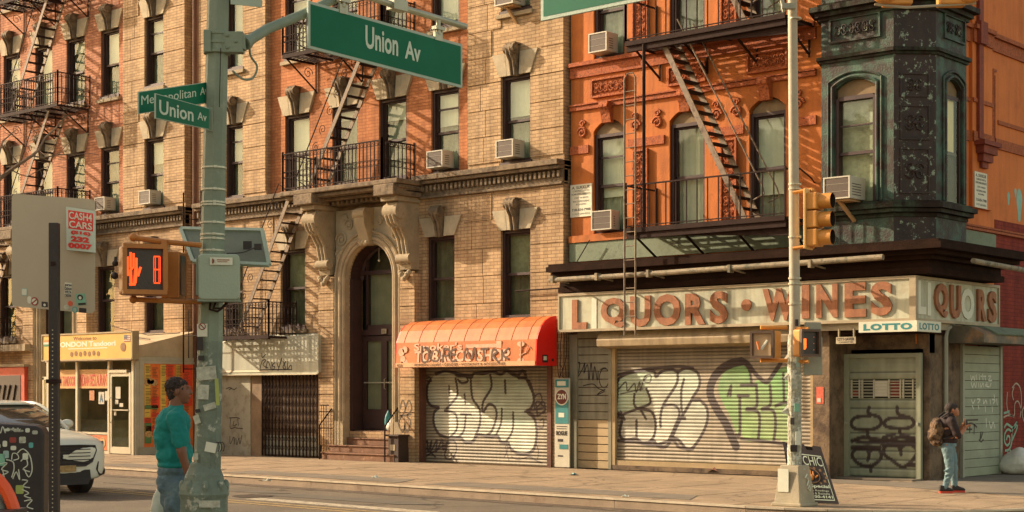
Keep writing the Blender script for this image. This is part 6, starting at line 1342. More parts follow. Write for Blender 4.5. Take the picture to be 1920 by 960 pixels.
# stickers on the pole
def sticker(root, name, px_, py_, w_, h_, mat, off=.106, d=None, rot=0):
    c = pole_at(py_) + RG * ((px_ - (960 + FOC * (pole_at(py_).dot(RG)) / (pole_at(py_).dot(FWD)))) / FOC * dP) + BK * off
    m = MB(); r_ = RG * math.cos(rot) + UP * math.sin(rot); u_ = UP * math.cos(rot) - RG * math.sin(rot); m.obox(c, r_, u_, BK, w_ / 2, h_ / 2, .0015); return m.build(name, mat, root)
PAP = M('dirty_paper', (.42, .42, .32), .8, .35, 20, .4); 
sticker(GP, 'sticker', 384, 620, .085, .105, GHOST); m = MB(); cst = pole_at(613) + RG * ((384 - (960 + FOC * (pole_at(613).dot(RG)) / (pole_at(613).dot(FWD)))) / FOC * dP) + BK * .109
m.tube([cst + RG * (.026 * math.cos(t)) + UP * (.026 * math.sin(t)) for t in [k * math.pi / 8 for k in range(17)]], .004, 4); m.tube([cst + RG * .018 - UP * .018, cst - RG * .018 + UP * .018], .004, 4); m.build('sticker_print', M('maroon_ink', (.25, .04, .03), .6), GP)
for i, (x, y, w_, h_, mt, rt) in enumerate(((380, 645, .05, .11, BLACK, 0), (382, 672, .05, .04, BLACK, 0), (392, 700, .16, .11, PAP, .1), (386, 735, .09, .12, PAP, -.05), (412, 735, .03, .22, M('lime_sticker', (.35, .40, .10), .6), .05), (398, 762, .10, .05, PAP, .3), (374, 786, .05, .07, PAP, .3), (400, 838, .09, .08, GHOST, -.2), (372, 855, .04, .05, PAP, 0), (390, 865, .08, .16, PGW, 0), (380, 905, .12, .02, PAP, .1), (376, 770, .04, .03, BLACK, .2))): sticker(GP, 'sticker', x, y, w_, h_, mt, .112 if y > 640 else .106, rot=rt)
m = MB(); q = D(400, 838, dP - .12)
for k in range(3): m.tube([q + RG * (.03 + .02 * k + .02 * math.cos(t)) + UP * (.04 * math.sin(t)) for t in [j_ * math.pi / 5 - 1.2 for j_ in range(6)]], .004, 4)
m.build('paint_scribble', BLACK, GP)
m = MB(); q = D(386, 945, dP - .22); m.obox(q + RG * .03, RG, UP, BK, .085, .028, .004); m.build('door_plate', PAP, GP)

# signs on the pole
GREEN = M('sign_green', (.004, .125, .060), .6, .12, 1.5, .03, spec=.2); BORD = M('sign_border', (.34, .42, .32), .5, .1); LETG = M('sign_letter', (.50, .58, .44), .5, .08)
def sign4(root, tl, tr_, bl, br, border, thick, nrm, text=None, trect=None, mat=GREEN):
    """flat sign from its four true corners: board, green field, lettering"""
    tl, tr_, bl, br, n = V(tl), V(tr_), V(bl), V(br), V(nrm).normalized()
    def uv(a, b, o=0): return (bl * (1 - a) + br * a) * (1 - b) + (tl * (1 - a) + tr_ * a) * b + n * o
    m = MB(); m.add([uv(0, 0), uv(1, 0), uv(1, 1), uv(0, 1), uv(0, 0, -thick), uv(1, 0, -thick), uv(1, 1, -thick), uv(0, 1, -thick)], [(0, 1, 2, 3), (7, 6, 5, 4), (0, 4, 5, 1), (1, 5, 6, 2), (2, 6, 7, 3), (3, 7, 4, 0)]); m.build('board', BORD, root)
    W_ = (br - bl).length; H_ = (tl - bl).length; a, b = border / W_, border / H_
    m = MB(); m.quad(uv(a, b, .002), uv(1 - a, b, .002), uv(1 - a, 1 - b, .002), uv(a, 1 - b, .002)); m.build('face', mat, root)
    if text:
        m = MB()
        for tx, (u0, u1, v0, v1), bo in text: text_into(m, tx, uv(u0, v0, .004), uv(u1, v0) - uv(u0, v0), uv(u0, v1) - uv(u0, v0), n, .0015, bo)
        m.build('lettering', LETG, root)
XS2 = -10.22; q = [SA(578, 1, XS2), SA(867, 83, XS2), SA(578, 90, XS2), SA(867, 165, XS2)]
US = thing('street_sign', 'large green Union Av street sign hung from the mast arm', 'street sign', tuple((q[2] + q[3]) / 2))
sign4(US, *q, .025, .02, (1, 0, 0), [('Union', (.345, .555, .32, .82), .022), ('Av', (.60, .705, .32, .73), .022)])
m = MB()
for u, tp_ in ((.21, .09), (.83, .1)):
    a = q[0] * (1 - u) + q[1] * u; m.box(a.x - .02, a.x + .01, a.y - .05, a.y + .05, a.z - .03, a.z + .05); m.tube([a + V((0, 0, .03)), a + V((0, 0, tp_ + .06))], .022, 8); m.tube([a + V((0, -.045, .05)), a + V((0, -.045, tp_))], .01, 6); m.tube([a + V((0, .045, .05)), a + V((0, .045, tp_))], .01, 6); m.box(a.x - .03, a.x + .03, a.y - .06, a.y + .06, a.z + .07, a.z + .10)
m.build('hanger', M('galvanised_hanger', (.36, .36, .26), .45, .2, metal=.4), US)
m = MB(); m.tube([SA(560, -42), SA(700, -3), SA(748, 13), SA(873, 50)], .030, 10); m.obox(SA(745, 10), V((1, 0, 0)), V((0, 1, 0)), UP, .05, .09, .05)
tag(m.build('hanging_tube', MATS['galvanised_hanger'], smooth=True), 'galvanised tube from which the large Union Av sign hangs', 'tube')
MS = thing('street_sign', 'partly seen green sign cut by the top edge over the tan building', 'street sign', (-6.3, 8.5, 4.2))
x0, z0 = P(1014, 39, 8.55); sign4(MS, (x0, 8.55, z0 + .45), (x0 + 2.0, 8.55, z0 + .45), (x0, 8.55, z0), (x0 + 2.0, 8.55, z0), .025, .02, (0, -1, 0), [('Metropolitan Av', (.12, .88, .32, .78), .012)])
m = MB(); 
for u in (.25, 1.7): m.tube([(x0 + u, 8.56, z0 + .4), (x0 + u, 8.58, 5.33)], .012, 6)
m.build('hanger', MATS['galvanised_hanger'], MS)
for lb, tx, c4, rects in (('green Metropolitan Av blade on the thick pole, behind the Union Av blade', 'M', [D(260, 172, 12.3), D(392, 153, 13.0), D(260, 214, 12.3), D(392, 193, 13.0)], [('Metropolitan', (.03, .80, .26, .80), .0), ('Av', (.86, .98, .42, .78), .01)]),
                          ('green Union Av blade on the thick pole, in front of the Metropolitan Av blade', 'U', [D(292, 175, 11.85), D(392, 203, 12.8), D(292, 222, 11.85), D(392, 243, 12.8)], [('Union', (.05, .68, .20, .78), .016), ('Av', (.76, .94, .34, .70), .01)])):
    t = thing('street_name_sign', lb, 'street sign', tuple(c4[2])); u = c4[1] - c4[0]; n = V((u.y, -u.x, 0)); n = n if n.dot(BK) > 0 else -n
    sign4(t, *c4, .006, .012, n, rects); m = MB(); e = (c4[1] + c4[3]) / 2; m.obox(e + FWD * .03, RG, UP, BK, .02, .10, .02); m.build('bracket', PG, t)
t = thing('arrow_plate', 'small grey plate on the thick pole at the very top edge', 'sign', tuple(D(462, 5, dP - .1)))
q = D(462, -12, dP - .1); m = MB(); m.obox(q, (RG * .97 - UP * .1).normalized(), UP, BK, .13, .10, .004); m.build('plate', BORD, t); m = MB(); m.obox(q - BK * .02, RG, UP, BK, .2, .012, .01); m.build('bracket', PG, t)

# pedestrian signal with raised hand
SIGY = M('signal_orange_paint', (.40, .150, .028), .5, .2, 3, .1, c2=(.30, .10, .02)); SIGD = M('signal_lens_black', (.035, .028, .022), .35, .2); SIGB = M('signal_yellow_paint', (.58, .25, .045), .5, .15)
EMI = M('led_orange', (1.0, .075, .012), .5, .0, bump=0, emit=.9)
def ped_signal(root, c, n, w_, h_, dep, lens=None, hand=True, skirt=.05, body=None):
    n = V(n).normalized(); r_ = UP.cross(n).normalized(); body = body or SIGY   # r_: picture right when n faces us
    m = MB(); m.prism(rect_round(w_, h_, .03), lambda a, b, t: c + r_ * a + UP * b + n * t, -dep, 0); m.build('housing', body, root, bevel=.006)
    m = MB(); t_ = .018
    for a, b, hw, hh in ((0, h_ / 2 - t_, w_ / 2 - .005, t_), (0, -h_ / 2 + t_, w_ / 2 - .005, t_), (-w_ / 2 + t_, 0, t_, h_ / 2 - 2 * t_), (w_ / 2 - t_, 0, t_, h_ / 2 - 2 * t_)): m.obox(c + r_ * a + UP * b + n * skirt / 2, r_, UP, n, hw, hh, skirt / 2)
    m.build('visor_frame', body if hand else M('dusty_frame', (.10, .06, .035), .5), root)
    m = MB(); m.obox(c + n * .004, r_, UP, n, w_ / 2 - .03, h_ / 2 - .03, .004); m.build('lens', lens or SIGD, root)
    def pt(a, b, o=.012): return c + r_ * a * w_ + UP * b * h_ + n * o
    if hand:
        m = MB(); e = .02
        for x, y0_, y1_ in ((-.375, .0, .24), (-.31, .02, .33), (-.245, .02, .31), (-.185, .0, .22)): m.tube([pt(x, y0_), pt(x, y1_)], w_ * .026, 8)
        m.tube([pt(-.15, -.14), pt(-.09, .04)], w_ * .028, 8); m.tube([pt(-.30, -.30), pt(-.31, -.02), pt(-.27, .03)], w_ * .03, 8); m.tube([pt(-.22, -.28), pt(-.2, -.12), pt(-.19, .02)], w_ * .04, 8); m.tube([pt(-.38, .0), pt(-.36, -.14)], w_ * .03, 8); m.tube([pt(-.34, -.31), pt(-.2, -.3)], w_ * .03, 8)
        m.build('hand_symbol', EMI, root)
        m = MB()
        for a0, b0, a1, b1 in ((.20, .26, .34, .26), (.20, .0, .34, .0), (.20, -.27, .34, -.27)): m.tube([pt(a0, b0), pt(a1, b1)], w_ * .016, 6)
        for a in (.20, .235, .315, .345): m.tube([pt(a, -.25), pt(a, .25)], w_ * .007, 6)
        m.build('countdown_digit', EMI, root)
n1 = (BK * math.cos(R(20)) + RG * math.sin(R(20)))
PSG = thing('pedestrian_signal', 'orange crossing signal on the thick pole showing a lit red hand and number', 'signal', tuple(D(270, 552, 12.6)))
ped_signal(PSG, D(271, 505, 12.55), n1, .355, .40, .22)
m = MB(); m.ball(D(216, 494, 12.66), .026, 10, 8, (1, 1, 1)); m.ball(D(215, 517, 12.66), .03, 10, 8); m.obox(D(217, 486, 12.62), RG, UP, BK, .012, .02, .004); m.build('sticker', BLACK, PSG)
P2 = thing('pedestrian_signal', 'second orange crossing signal seen from its side, between the lit hand and the pole', 'signal', tuple(D(325, 560, 12.95)))
n2 = (RG * math.cos(R(50)) + FWD * math.sin(R(50))); m = MB(); c = D(325, 517, 12.95); m.obox(c, RG, UP, BK, .075, .19, .12); m.obox(c + RG * .0 + FWD * .13, RG, UP, BK, .085, .20, .012); m.build('housing', SIGY, P2, bevel=.008); m = MB(); m.obox(c + RG * .08, RG, UP, BK, .004, .16, .09); m.build('lens', SIGD, P2)
m = MB()
for y0_, y1_ in ((445, 460), (561, 566)): m.tube([D(246, y0_, 12.75), D(300, (y0_ + y1_) / 2, 12.8), D(378, y1_, 12.9)], .022, 8); m.ball(D(250, y0_, 12.75), .035, 10, 6)
m.tube([D(308, 462, 12.8), D(308, 450, 12.8)], .03, 8); m.build('bracket', SIGY, GP, smooth=True)
# control cabinet, solar panel
CBN = thing('control_cabinet', 'pale green rounded box strapped to the thick pole with a small label', 'cabinet', tuple(D(411, 563, 12.75)))
c = D(411, 520, 12.8); n3 = (BK * math.cos(R(8)) + RG * math.sin(R(8))).normalized(); r3 = UP.cross(n3)
m = MB(); m.prism(rect_round(.33, .37, .035), lambda a, b, t: c + r3 * a + UP * b + n3 * t, -.12, .07); m.build('box', M('cabinet_green', (.30, .36, .26), .45, .06), CBN, bevel=.012, seg=3)
m = MB(); m.prism(rect_round(.345, .02, .005), lambda a, b, t: c - UP * .19 + r3 * a + UP * b + n3 * t, -.12, .06); m.prism(rect_round(.02, .30, .005), lambda a, b, t: c - r3 * .172 + r3 * a + UP * b + n3 * t, -.08, .05); m.build('rim', PG, CBN)
m = MB(); m.obox(c + UP * .125 + r3 * .02 + n3 * .084, r3, UP, n3, .09, .03, .001); m.build('label', GHOST, CBN)
m = MB(); m.lathe(c + UP * .125 - r3 * .05 + n3 * .086, [(.02, -.002), (.02, .002)], 14, 'y'); m.obox(c + UP * .135 + r3 * .035 + n3 * .086, r3, UP, n3, .05, .004, .001); m.obox(c + UP * .12 + r3 * .03 + n3 * .086, r3, UP, n3, .04, .003, .001); m.build('label_print', M('rust_print', (.25, .08, .04), .6), CBN)
m = MB(); m.tube([D(395, 565, 12.9), D(393, 580, 12.85), D(408, 584, 12.85), D(420, 575, 12.85), D(425, 565, 12.9)], .01, 6); m.tube([D(405, 565, 12.9), D(400, 578, 12.85), D(415, 578, 12.85), D(428, 566, 12.9)], .01, 6); m.build('cable', IRON, CBN)
SP = thing('solar_panel', 'tilted solar panel behind the thick pole with a black plug and cable', 'solar panel', tuple(D(420, 495, 13.3)))
c4 = [D(339, 429, 13.6), D(492, 432, 13.35), D(505, 497, 13.1), D(362, 490, 13.3)]
cen = sum(c4, V((0, 0, 0))) / 4; nn = (c4[1] - c4[0]).cross(c4[3] - c4[0]).normalized()
m = MB(); m.add([p for p in c4] + [p + nn * .02 for p in c4], [(0, 1, 2, 3), (7, 6, 5, 4), (0, 4, 5, 1), (1, 5, 6, 2), (2, 6, 7, 3), (3, 7, 4, 0)]); m.build('underside', M('panel_back', (.13, .16, .115), .6, .2), SP)
m = MB()
for i in range(4): m.beam(c4[i], c4[(i + 1) % 4], .03, .03, nn)
m.build('frame', BORD, SP)
m = MB(); q = D(484, 463, 13.1); m.obox(q, RG, UP, BK, .03, .025, .02); m.obox(D(464, 460, 13.15), RG, UP, BK, .035, .035, .008); m.tube([tuple(z) for z in smooth_path([tuple(D(478, 464, 13.08)), tuple(D(455, 473, 13.05)), tuple(D(425, 475, 13.0))], 5)], .006, 5); m.build('plug', BLACK, SP)

# ================================================================ BLACK POST WITH BLANK SIGNBOARD
dB = 9.5
BP = thing('sign_post', 'black perforated square post carrying the blank backed signboard on the left', 'post', tuple(D(102, 735, dB).xy) + (0,))
cx_ = D(102, 735, dB); m = MB(); m.obox((cx_.x, cx_.y, 1.35), RG, BK, UP, .028, .028, 1.35); m.build('tube', BLACK, BP, bevel=.004)
m = MB()
for k in range(70): m.obox(V((cx_.x, cx_.y, .3 + k * .0254 * 1)) + BK * .0285 - RG * .003, RG, UP, BK, .0035, .0035, .0006)
o = m.build('hole', M('pin_holes', (.40, .36, .26), .7), BP); o['kind'] = 'stuff'
m = MB(); m.obox(V((cx_.x, cx_.y, EYE + 20 / FOC * dB)) + BK * .02, RG, BK, UP, .036, .036, .012); m.obox(V((cx_.x, cx_.y, EYE + 240 / FOC * dB)) + BK * .031, RG, BK, UP, .012, .004, .012); m.build('bolt_collar', IRON, BP)
SB = thing('blank_signboard', 'large beige back of a signboard with stickers on the black post', 'sign', tuple(D(100, 583, 9.6)))
c4 = [D(22, 363, 9.75), D(178, 374, 9.6), D(175, 584, 9.6), D(24, 578, 9.75)]; u = (c4[1] - c4[0]); L_ = u.length; u = u.normalized(); n = UP.cross(u); n = (n if n.dot(BK) > 0 else -n).normalized(); cen = sum(c4, V((0, 0, 0))) / 4; H_ = ((c4[0] - c4[3]).length + (c4[1] - c4[2]).length) / 2
upv = ((c4[0] + c4[1]) / 2 - (c4[2] + c4[3]) / 2).normalized()
m = MB(); m.prism(rect_round(L_, H_, .03), lambda a, b, t: cen + u * a + upv * b + n * t, -.004, 0); m.build('board', M('dull_aluminium_back', (.40, .345, .24), .6, .08, 1.2, .05), SB)
def on_board(px_, py_, w_, h_, mat, name='sticker', o_=.002, rnd=.004, rot=0):
    q = D(px_, py_, 9.67); k = (q - cen); a, b = k.dot(u), k.dot(upv); s_ = 1.0; ca, sa = math.cos(rot), math.sin(rot)
    m = MB(); m.prism(rect_round(w_, h_, min(rnd, w_ * .49, h_ * .49)), lambda x, y, t: cen + u * (a + x * ca - y * sa) + upv * (b + x * sa + y * ca) + n * t, .0, o_); return m.build(name, mat, SB), cen + u * a + upv * b
px2 = 9.67 / FOC
on_board(28, 552, 13 * px2, 14 * px2, M('pale_teal_sticker', (.30, .42, .36), .6)); on_board(28, 552, 10 * px2, 11 * px2, GHOST, o_=.003)
on_board(38, 566, 9 * px2, 14 * px2, GHOST, rnd=.015); on_board(49, 568, 16 * px2, 16 * px2, M('maroon_sticker', (.30, .05, .035), .6), rnd=.1); on_board(49, 568, 11 * px2, 11 * px2, GHOST, o_=.003, rnd=.1); on_board(49, 568, 14 * px2, 2.5 * px2, MATS['maroon_sticker'], o_=.004, rot=.7)
on_board(71, 572, 13 * px2, 10 * px2, BLACK); on_board(71, 573, 5 * px2, 5 * px2, GHOST, o_=.003, rnd=.02)
_, q = on_board(126, 541, 15 * px2, 27 * px2, GHOST)
m = MB(); w_ = 14 * px2
for k, tx in enumerate(('JHON', 'DEAN', 'VOLTA', 'CARSONS')): text_into(m, tx, q - u * w_ / 2 + upv * (5.5 - 6.2 * k) * px2 + n * .0025, u * w_, upv * 5.4 * px2, n, .0005, .04)
m.build('sticker_lettering', BLACK, SB)
on_board(128, 566, 10 * px2, 10 * px2, M('orange_red_sticker', (.62, .10, .04), .6), rnd=.1); on_board(152, 557, 20 * px2, 22 * px2, M('mint_sticker', (.20, .42, .28), .6), rot=.15); on_board(151, 553, 12 * px2, 10 * px2, BLACK, o_=.003, rnd=.02); on_board(151, 554, 6 * px2, 6 * px2, GHOST, o_=.004, rnd=.02); on_board(154, 565, 16 * px2, 4 * px2, BLACK, o_=.003, rot=.15)
on_board(119, 574, 11 * px2, 10 * px2, PAP, rnd=.02); on_board(137, 577, 11 * px2, 12 * px2, M('teal_ring_sticker', (.10, .34, .30), .6), rnd=.02); on_board(137, 577, 7 * px2, 8 * px2, BORD, o_=.003, rnd=.02); on_board(154, 577, 15 * px2, 9 * px2, BLACK)
CC = thing('cash_sign', 'white placard with red CASH 4 CARS lettering on the blank signboard', 'sign', tuple(D(153, 473, 9.6)))
q0, q1, q2, q3 = D(127, 388, 9.62), D(180, 396, 9.58), D(180, 474, 9.58), D(128, 469, 9.62); o_ = n * .02
m = MB(); m.add([p + o_ for p in (q0, q1, q2, q3)] + [p + o_ * .2 for p in (q0, q1, q2, q3)], [(0, 1, 2, 3), (7, 6, 5, 4), (0, 4, 5, 1), (1, 5, 6, 2), (2, 6, 7, 3), (3, 7, 4, 0)]); m.build('placard', M('placard_white', (.50, .56, .45), .5, .05), CC)
def cu(a, b, o=.021): return (q3 * (1 - a) + q2 * a) * (1 - b) + (q0 * (1 - a) + q1 * a) * b + n * o
RD = M('signal_red_ink', (.68, .035, .025), .5, .08)
m = MB(); m.quad(cu(.08, .50), cu(.96, .50), cu(.96, .93), cu(.08, .93)); m.build('red_field', RD, CC)
m = MB()
for tx, a, b, c_, d in (('CASH4', .11, .93, .73, .90), ('CARS', .11, .93, .53, .69)): text_into(m, tx, cu(a, c_, .0225), cu(b, c_) - cu(a, c_), cu(a, d) - cu(a, c_), n, .0008, .018)
m.build('white_lettering', GHOST, CC)
m = MB()
for tx, a, b, c_, d in (('(516)', .17, .88, .37, .47), ('232', .17, .83, .21, .34), ('0007', .07, .93, .05, .18)): text_into(m, tx, cu(a, c_, .0225), cu(b, c_) - cu(a, c_), cu(a, d) - cu(a, c_), n, .0008, .06)
m.build('red_lettering', RD, CC)

# ================================================================ STICKERED BIN, ORANGE RIMMED HOOD
dBn = 18.0; q = D(30, 735, dBn); wN = .68
TB = thing('trash_bin', 'black street bin covered in stickers and white marker tags beside the white car', 'bin', (q.x, q.y, 0))
c = V((q.x, q.y, 0)); yaw = R(12); rb = (RG * math.cos(yaw) + FWD * math.sin(yaw)); nb_ = -(FWD * math.cos(yaw) - RG * math.sin(yaw))
prof = [(-.33, .05), (.33, .05), (.34, 1.20), (.31, 1.27), (.24, 1.30), (-.24, 1.33), (-.31, 1.30), (-.34, 1.22)]
m = MB(); m.prism(prof, lambda a, b, t: c + rb * a + UP * b + nb_ * t, -.35, .35); m.build('body', BLACK, TB, bevel=.03, seg=3)
m = MB(); m.prism([(-.30, .0), (.30, .0), (.30, .05), (-.30, .05)], lambda a, b, t: c + rb * a + UP * b + nb_ * t, -.3, .3); m.build('foot', IRON, TB)
m = MB(); kk = 1 / 25.6 / 1.0
def bn(px_, py_, o=.353): a = (px_ - 30) / FOC * (dBn - .35) / .98; b = EYE + (HY - py_) / FOC * (dBn - .35); return c + rb * a + UP * b + nb_ * o
for p in ([(0, 815), (3, 803), (8, 812), (12, 800), (17, 812)], [(38, 850), (48, 842), (60, 855), (64, 880), (58, 895), (50, 880)], [(44, 865), (52, 858), (56, 872), (48, 880), (60, 885)], [(28, 862), (30, 850), (38, 852), (40, 860), (31, 863)], [(18, 862), (30, 866), (32, 880), (28, 895)], [(30, 898), (36, 885), (42, 900), (40, 880)], [(46, 900), (56, 902), (48, 912), (60, 915)], [(46, 918), (58, 925), (50, 930), (62, 935)], [(50, 940), (64, 938), (55, 950), (66, 955)], [(5, 870), (20, 868), (10, 880), (22, 885), (8, 892)], [(12, 880), (16, 900)], [(48, 955), (60, 965), (52, 975), (64, 980)]):
    ribbon(m, p, 1.0, lambda a, b, t: bn(a, b, .354 + t), off=.002) if False else m.tube([bn(a, b) for a, b in [tuple(v) for v in smooth_path(p, 4)]], .0065, 4)
m.build('marker_tag', GHOST, TB)
for i, (px_, py_, w_, h_, mt) in enumerate(((30, 825, 12, 10, 'maroon_sticker'), (16, 832, 8, 11, None), (47, 825, 12, 12, None), (56, 807, 8, 8, None), (69, 811, 10, 7, None), (62, 835, 8, 10, 'teal_ring_sticker'), (4, 836, 9, 8, None), (31, 840, 10, 8, None), (18, 852, 10, 14, 'pale_teal_sticker'), (52, 856, 10, 12, None), (8, 862, 16, 22, 'mint_sticker'), (42, 918, 14, 16, 'lime_sticker'), (40, 808, 18, 4, None), (20, 806, 9, 5, None))):
    m = MB(); m.prism(rect_round(w_ * .0061, h_ * .0061, .015), lambda a, b, t: bn(px_, py_, .352) + rb * a + UP * b + nb_ * t, 0, .003); m.build('sticker', MATS[mt] if mt else (GHOST if i % 2 else PAP), TB)
m = MB(); text_into(m, 'BigBelly', bn(20, 809, .356), bn(44, 809) - bn(20, 809), bn(20, 802) - bn(20, 809), nb_, .001, .02); m.build('lettering', GHOST, TB)
HD = thing('rounded_hood', 'grey rounded hood edged in bright orange red at the bottom left corner', 'hood', tuple(D(-20, 1100, 8.0).xy) + (0,))
q = D(-28, 1010, 8.0); m = MB(); m.ball(q, .155, 24, 16, (1.0, 1.0, 1.75)); m.build('shell', M('grey_teal_shell', (.16, .20, .16), .5, .1), HD, smooth=True)
m = MB(); pts = [q + RG * (.178 * math.cos(R(a))) + UP * (.335 * math.sin(R(a))) + BK * .04 for a in range(-30, 211, 10)]; m.tube(pts, .033, 8); m.build('rim', M('orange_red_rim', (.75, .09, .015), .4, .08), HD, smooth=True)
m = MB(); m.box(q.x - .12, q.x + .12, q.y - .12, q.y + .12, 0.05, q.z - .1); m.obox(q - UP * .0 + UP * (EYE + (HY - 957) / FOC * 8 - q.z) + BK * .1, RG, UP, BK, .2, .012, .15); m.build('base', BLACK, HD)

# ================================================================ RIGHT POLE
rp_ = V((-12.06, 20.33, 0)); GL = M('galvanised_pole', (.40, .35, .24), .55, .15, 3, .2, 20, c2=(.30, .27, .19), c2lo=.5, c2hi=.7)
LP = thing('lamp_pole', 'slim galvanised signal pole with peeling posters and boxy base before the liquor store', 'pole', tuple(rp_))
m = MB(); m.tube([rp_ + UP * .55, rp_ + UP * 3.0, rp_ + UP * 8.6 - RG * .04], .092, 14, True, .066); m.build('shaft', GL, LP, smooth=True)
m = MB(); b0, b1, hh = .225, .155, .60
m.add([rp_ + V((sx * b, sy * b, z)) for z, b in ((0, b0), (hh, b1)) for sx, sy in ((-1, -1), (1, -1), (1, 1), (-1, 1))], [(0, 3, 2, 1), (4, 5, 6, 7), (0, 1, 5, 4), (1, 2, 6, 5), (2, 3, 7, 6), (3, 0, 4, 7)]); m.box(rp_.x - .25, rp_.x + .25, rp_.y - .25, rp_.y + .25, 0, .05)
m.build('base', M('grey_tan_base', (.34, .29, .19), .7, .2, 3, .3, c2=(.46, .47, .36), c2lo=.6, c2hi=.65, c2scale=4), LP, bevel=.012)
for z in (3.36, 3.28, 2.98, 3.97, 4.68, 4.75, 7.2): m = MB(); m.lathe(rp_ + UP * z, [(.08, -.012), (.096, -.012), (.096, .012), (.08, .012)], 16); m.build('band', M('band_steel', (.42, .39, .28), .4, .1, metal=.3), LP)
PP = M('peeling_posters', (.30, .29, .21), .85, .4, 12, .9, 16, c2=(.52, .52, .42), c2lo=.52, c2hi=.56, c2scale=8)
m = MB(); rg = random.Random(9)
pts = [rp_ + UP * (.6 + .12 * k) + V((rg.uniform(-.008, .008), rg.uniform(-.008, .008), 0)) for k in range(17)]; m.tube(pts, .104, 12, True, .098); m.build('poster_layer', PP, LP)
for z, a, w_, h_, mt in ((1.0, .3, .08, .2, GHOST), (1.45, .1, .07, .12, MATS['mint_sticker']), (1.8, -.2, .09, .16, PAP), (2.15, .25, .06, .2, MATS['pale_teal_sticker']), (.85, -.3, .1, .1, BLACK), (2.3, 0, .06, .06, BLACK), (1.25, -.5, .06, .1, BLACK), (2.7, .1, .05, .1, BLACK)):
    d_ = (BK * math.cos(a) + RG * math.sin(a)); m = MB(); m.obox(rp_ + UP * z + d_ * .108, UP.cross(d_), UP, d_, w_ / 2, h_ / 2, .004); m.build('sticker', mt, LP)
m = MB(); m.obox(rp_ + V((-.07, -.205, .38)), V((1, 0, 0)), UP, V((0, -1, 0)), .09, .17, .006); m.build('white_patch', GHOST, LP)
m = MB()
for p in ([(0, .3), (.05, .38), (.02, .42)], [(.07, .3), (.03, .26), (.08, .22), (.1, .28)], [(-.05, .42), (.0, .47)]): m.tube([rp_ + V((.205, a_, b_)) for a_, b_ in p], .012, 5)
m.build('white_scribble', GHOST, LP)
m = MB(); 
for a_, z_ in ((-.12, 2.25), (-.13, 1.5), (-.1, 2.0)): m.add([rp_ + RG * (-.10) + UP * z_, rp_ + RG * (a_ - .07) + UP * (z_ - .12) + BK * .02, rp_ + RG * (-.10) + UP * (z_ - .16), rp_ + RG * -.09 + UP * (z_ - .05) + BK * .03], [(0, 1, 2), (0, 1, 3)])
m.build('torn_flap', GHOST, LP)
# signals on the right pole
nr = (BK * math.cos(R(-33)) + RG * math.sin(R(-33)))
T1 = thing('pedestrian_signal', 'unlit crossing signal with sun reflection painted on its face, left of the slim pole', 'signal', tuple(D(1430, 672, 23.1)))
ped_signal(T1, D(1431, 646, 23.0), nr, .37, .40, .22, M('painted_sunlit_lens', (.52, .36, .20), .4, .2), False, .06, SIGB)  # sunlit tan of the reflecting face is put into the lens colour
m = MB(); q = D(1434, 646, 22.93); m.tube([q - RG * .05 - UP * .07, q + RG * .04 + UP * .06], .022, 6); m.build('walking_symbol', GHOST, T1); m = MB(); m.tube([D(1420, 640, 22.93), D(1424, 655, 22.93)], .02, 6); m.build('hand_symbol', EMI if False else M('faint_orange_led', (.75, .22, .06), .6), T1)
T2 = thing('pedestrian_signal', 'crossing signal with dim orange hand on a dark face, right of the slim pole', 'signal', tuple(D(1516, 672, 23.1)))
nr2 = (BK * math.cos(R(24)) + RG * math.sin(R(24))); ped_signal(T2, D(1517, 643, 23.0), nr2, .34, .40, .16, SIGD, False, .06, SIGB)
rr2 = UP.cross(nr2); q = D(1508, 645, 22.95); m = MB()
for k in range(3): m.tube([q + rr2 * (-.02 + .022 * k) - UP * .02, q + rr2 * (-.02 + .022 * k) + UP * .08], .010, 6)
m.ball(q - UP * .04, .04, 8, 6, (.9, .5, 1.1)); m.build('hand_symbol', M('dim_led', (1, .15, .02), .5, 0, bump=0, emit=1.0), T2); m = MB()
for k in range(3): m.ball(D(1526, 632 + 12 * k, 22.96), .008, 6, 4)
m.build('countdown_digit', M('pink_led', (.75, .3, .2), .5), T2)
m = MB()
for y_ in (614, 676): m.tube([D(1426, y_, 23.15), D(1476, y_, 23.2)], .028, 8); m.tube([D(1494, y_ + 2, 23.2), D(1516, y_ + 2, 23.1)], .028, 8)
m.build('bracket', SIGB, LP, smooth=True)
m = MB(); m.obox(D(1524, 668, 23.3), RG, UP, BK, .14, .28, .02); m.obox(D(1524, 612, 23.25), RG, UP, BK, .12, .06, .03); m.build('backing_box', GREY, LP, bevel=.01)
TL = thing('traffic_light', 'yellow three lamp traffic light seen side on, right of the slim pole', 'traffic light', tuple(D(1535, 465, 23.1)))
nt_ = (RG * .84 + BK * .54).normalized(); rt_ = UP.cross(nt_)
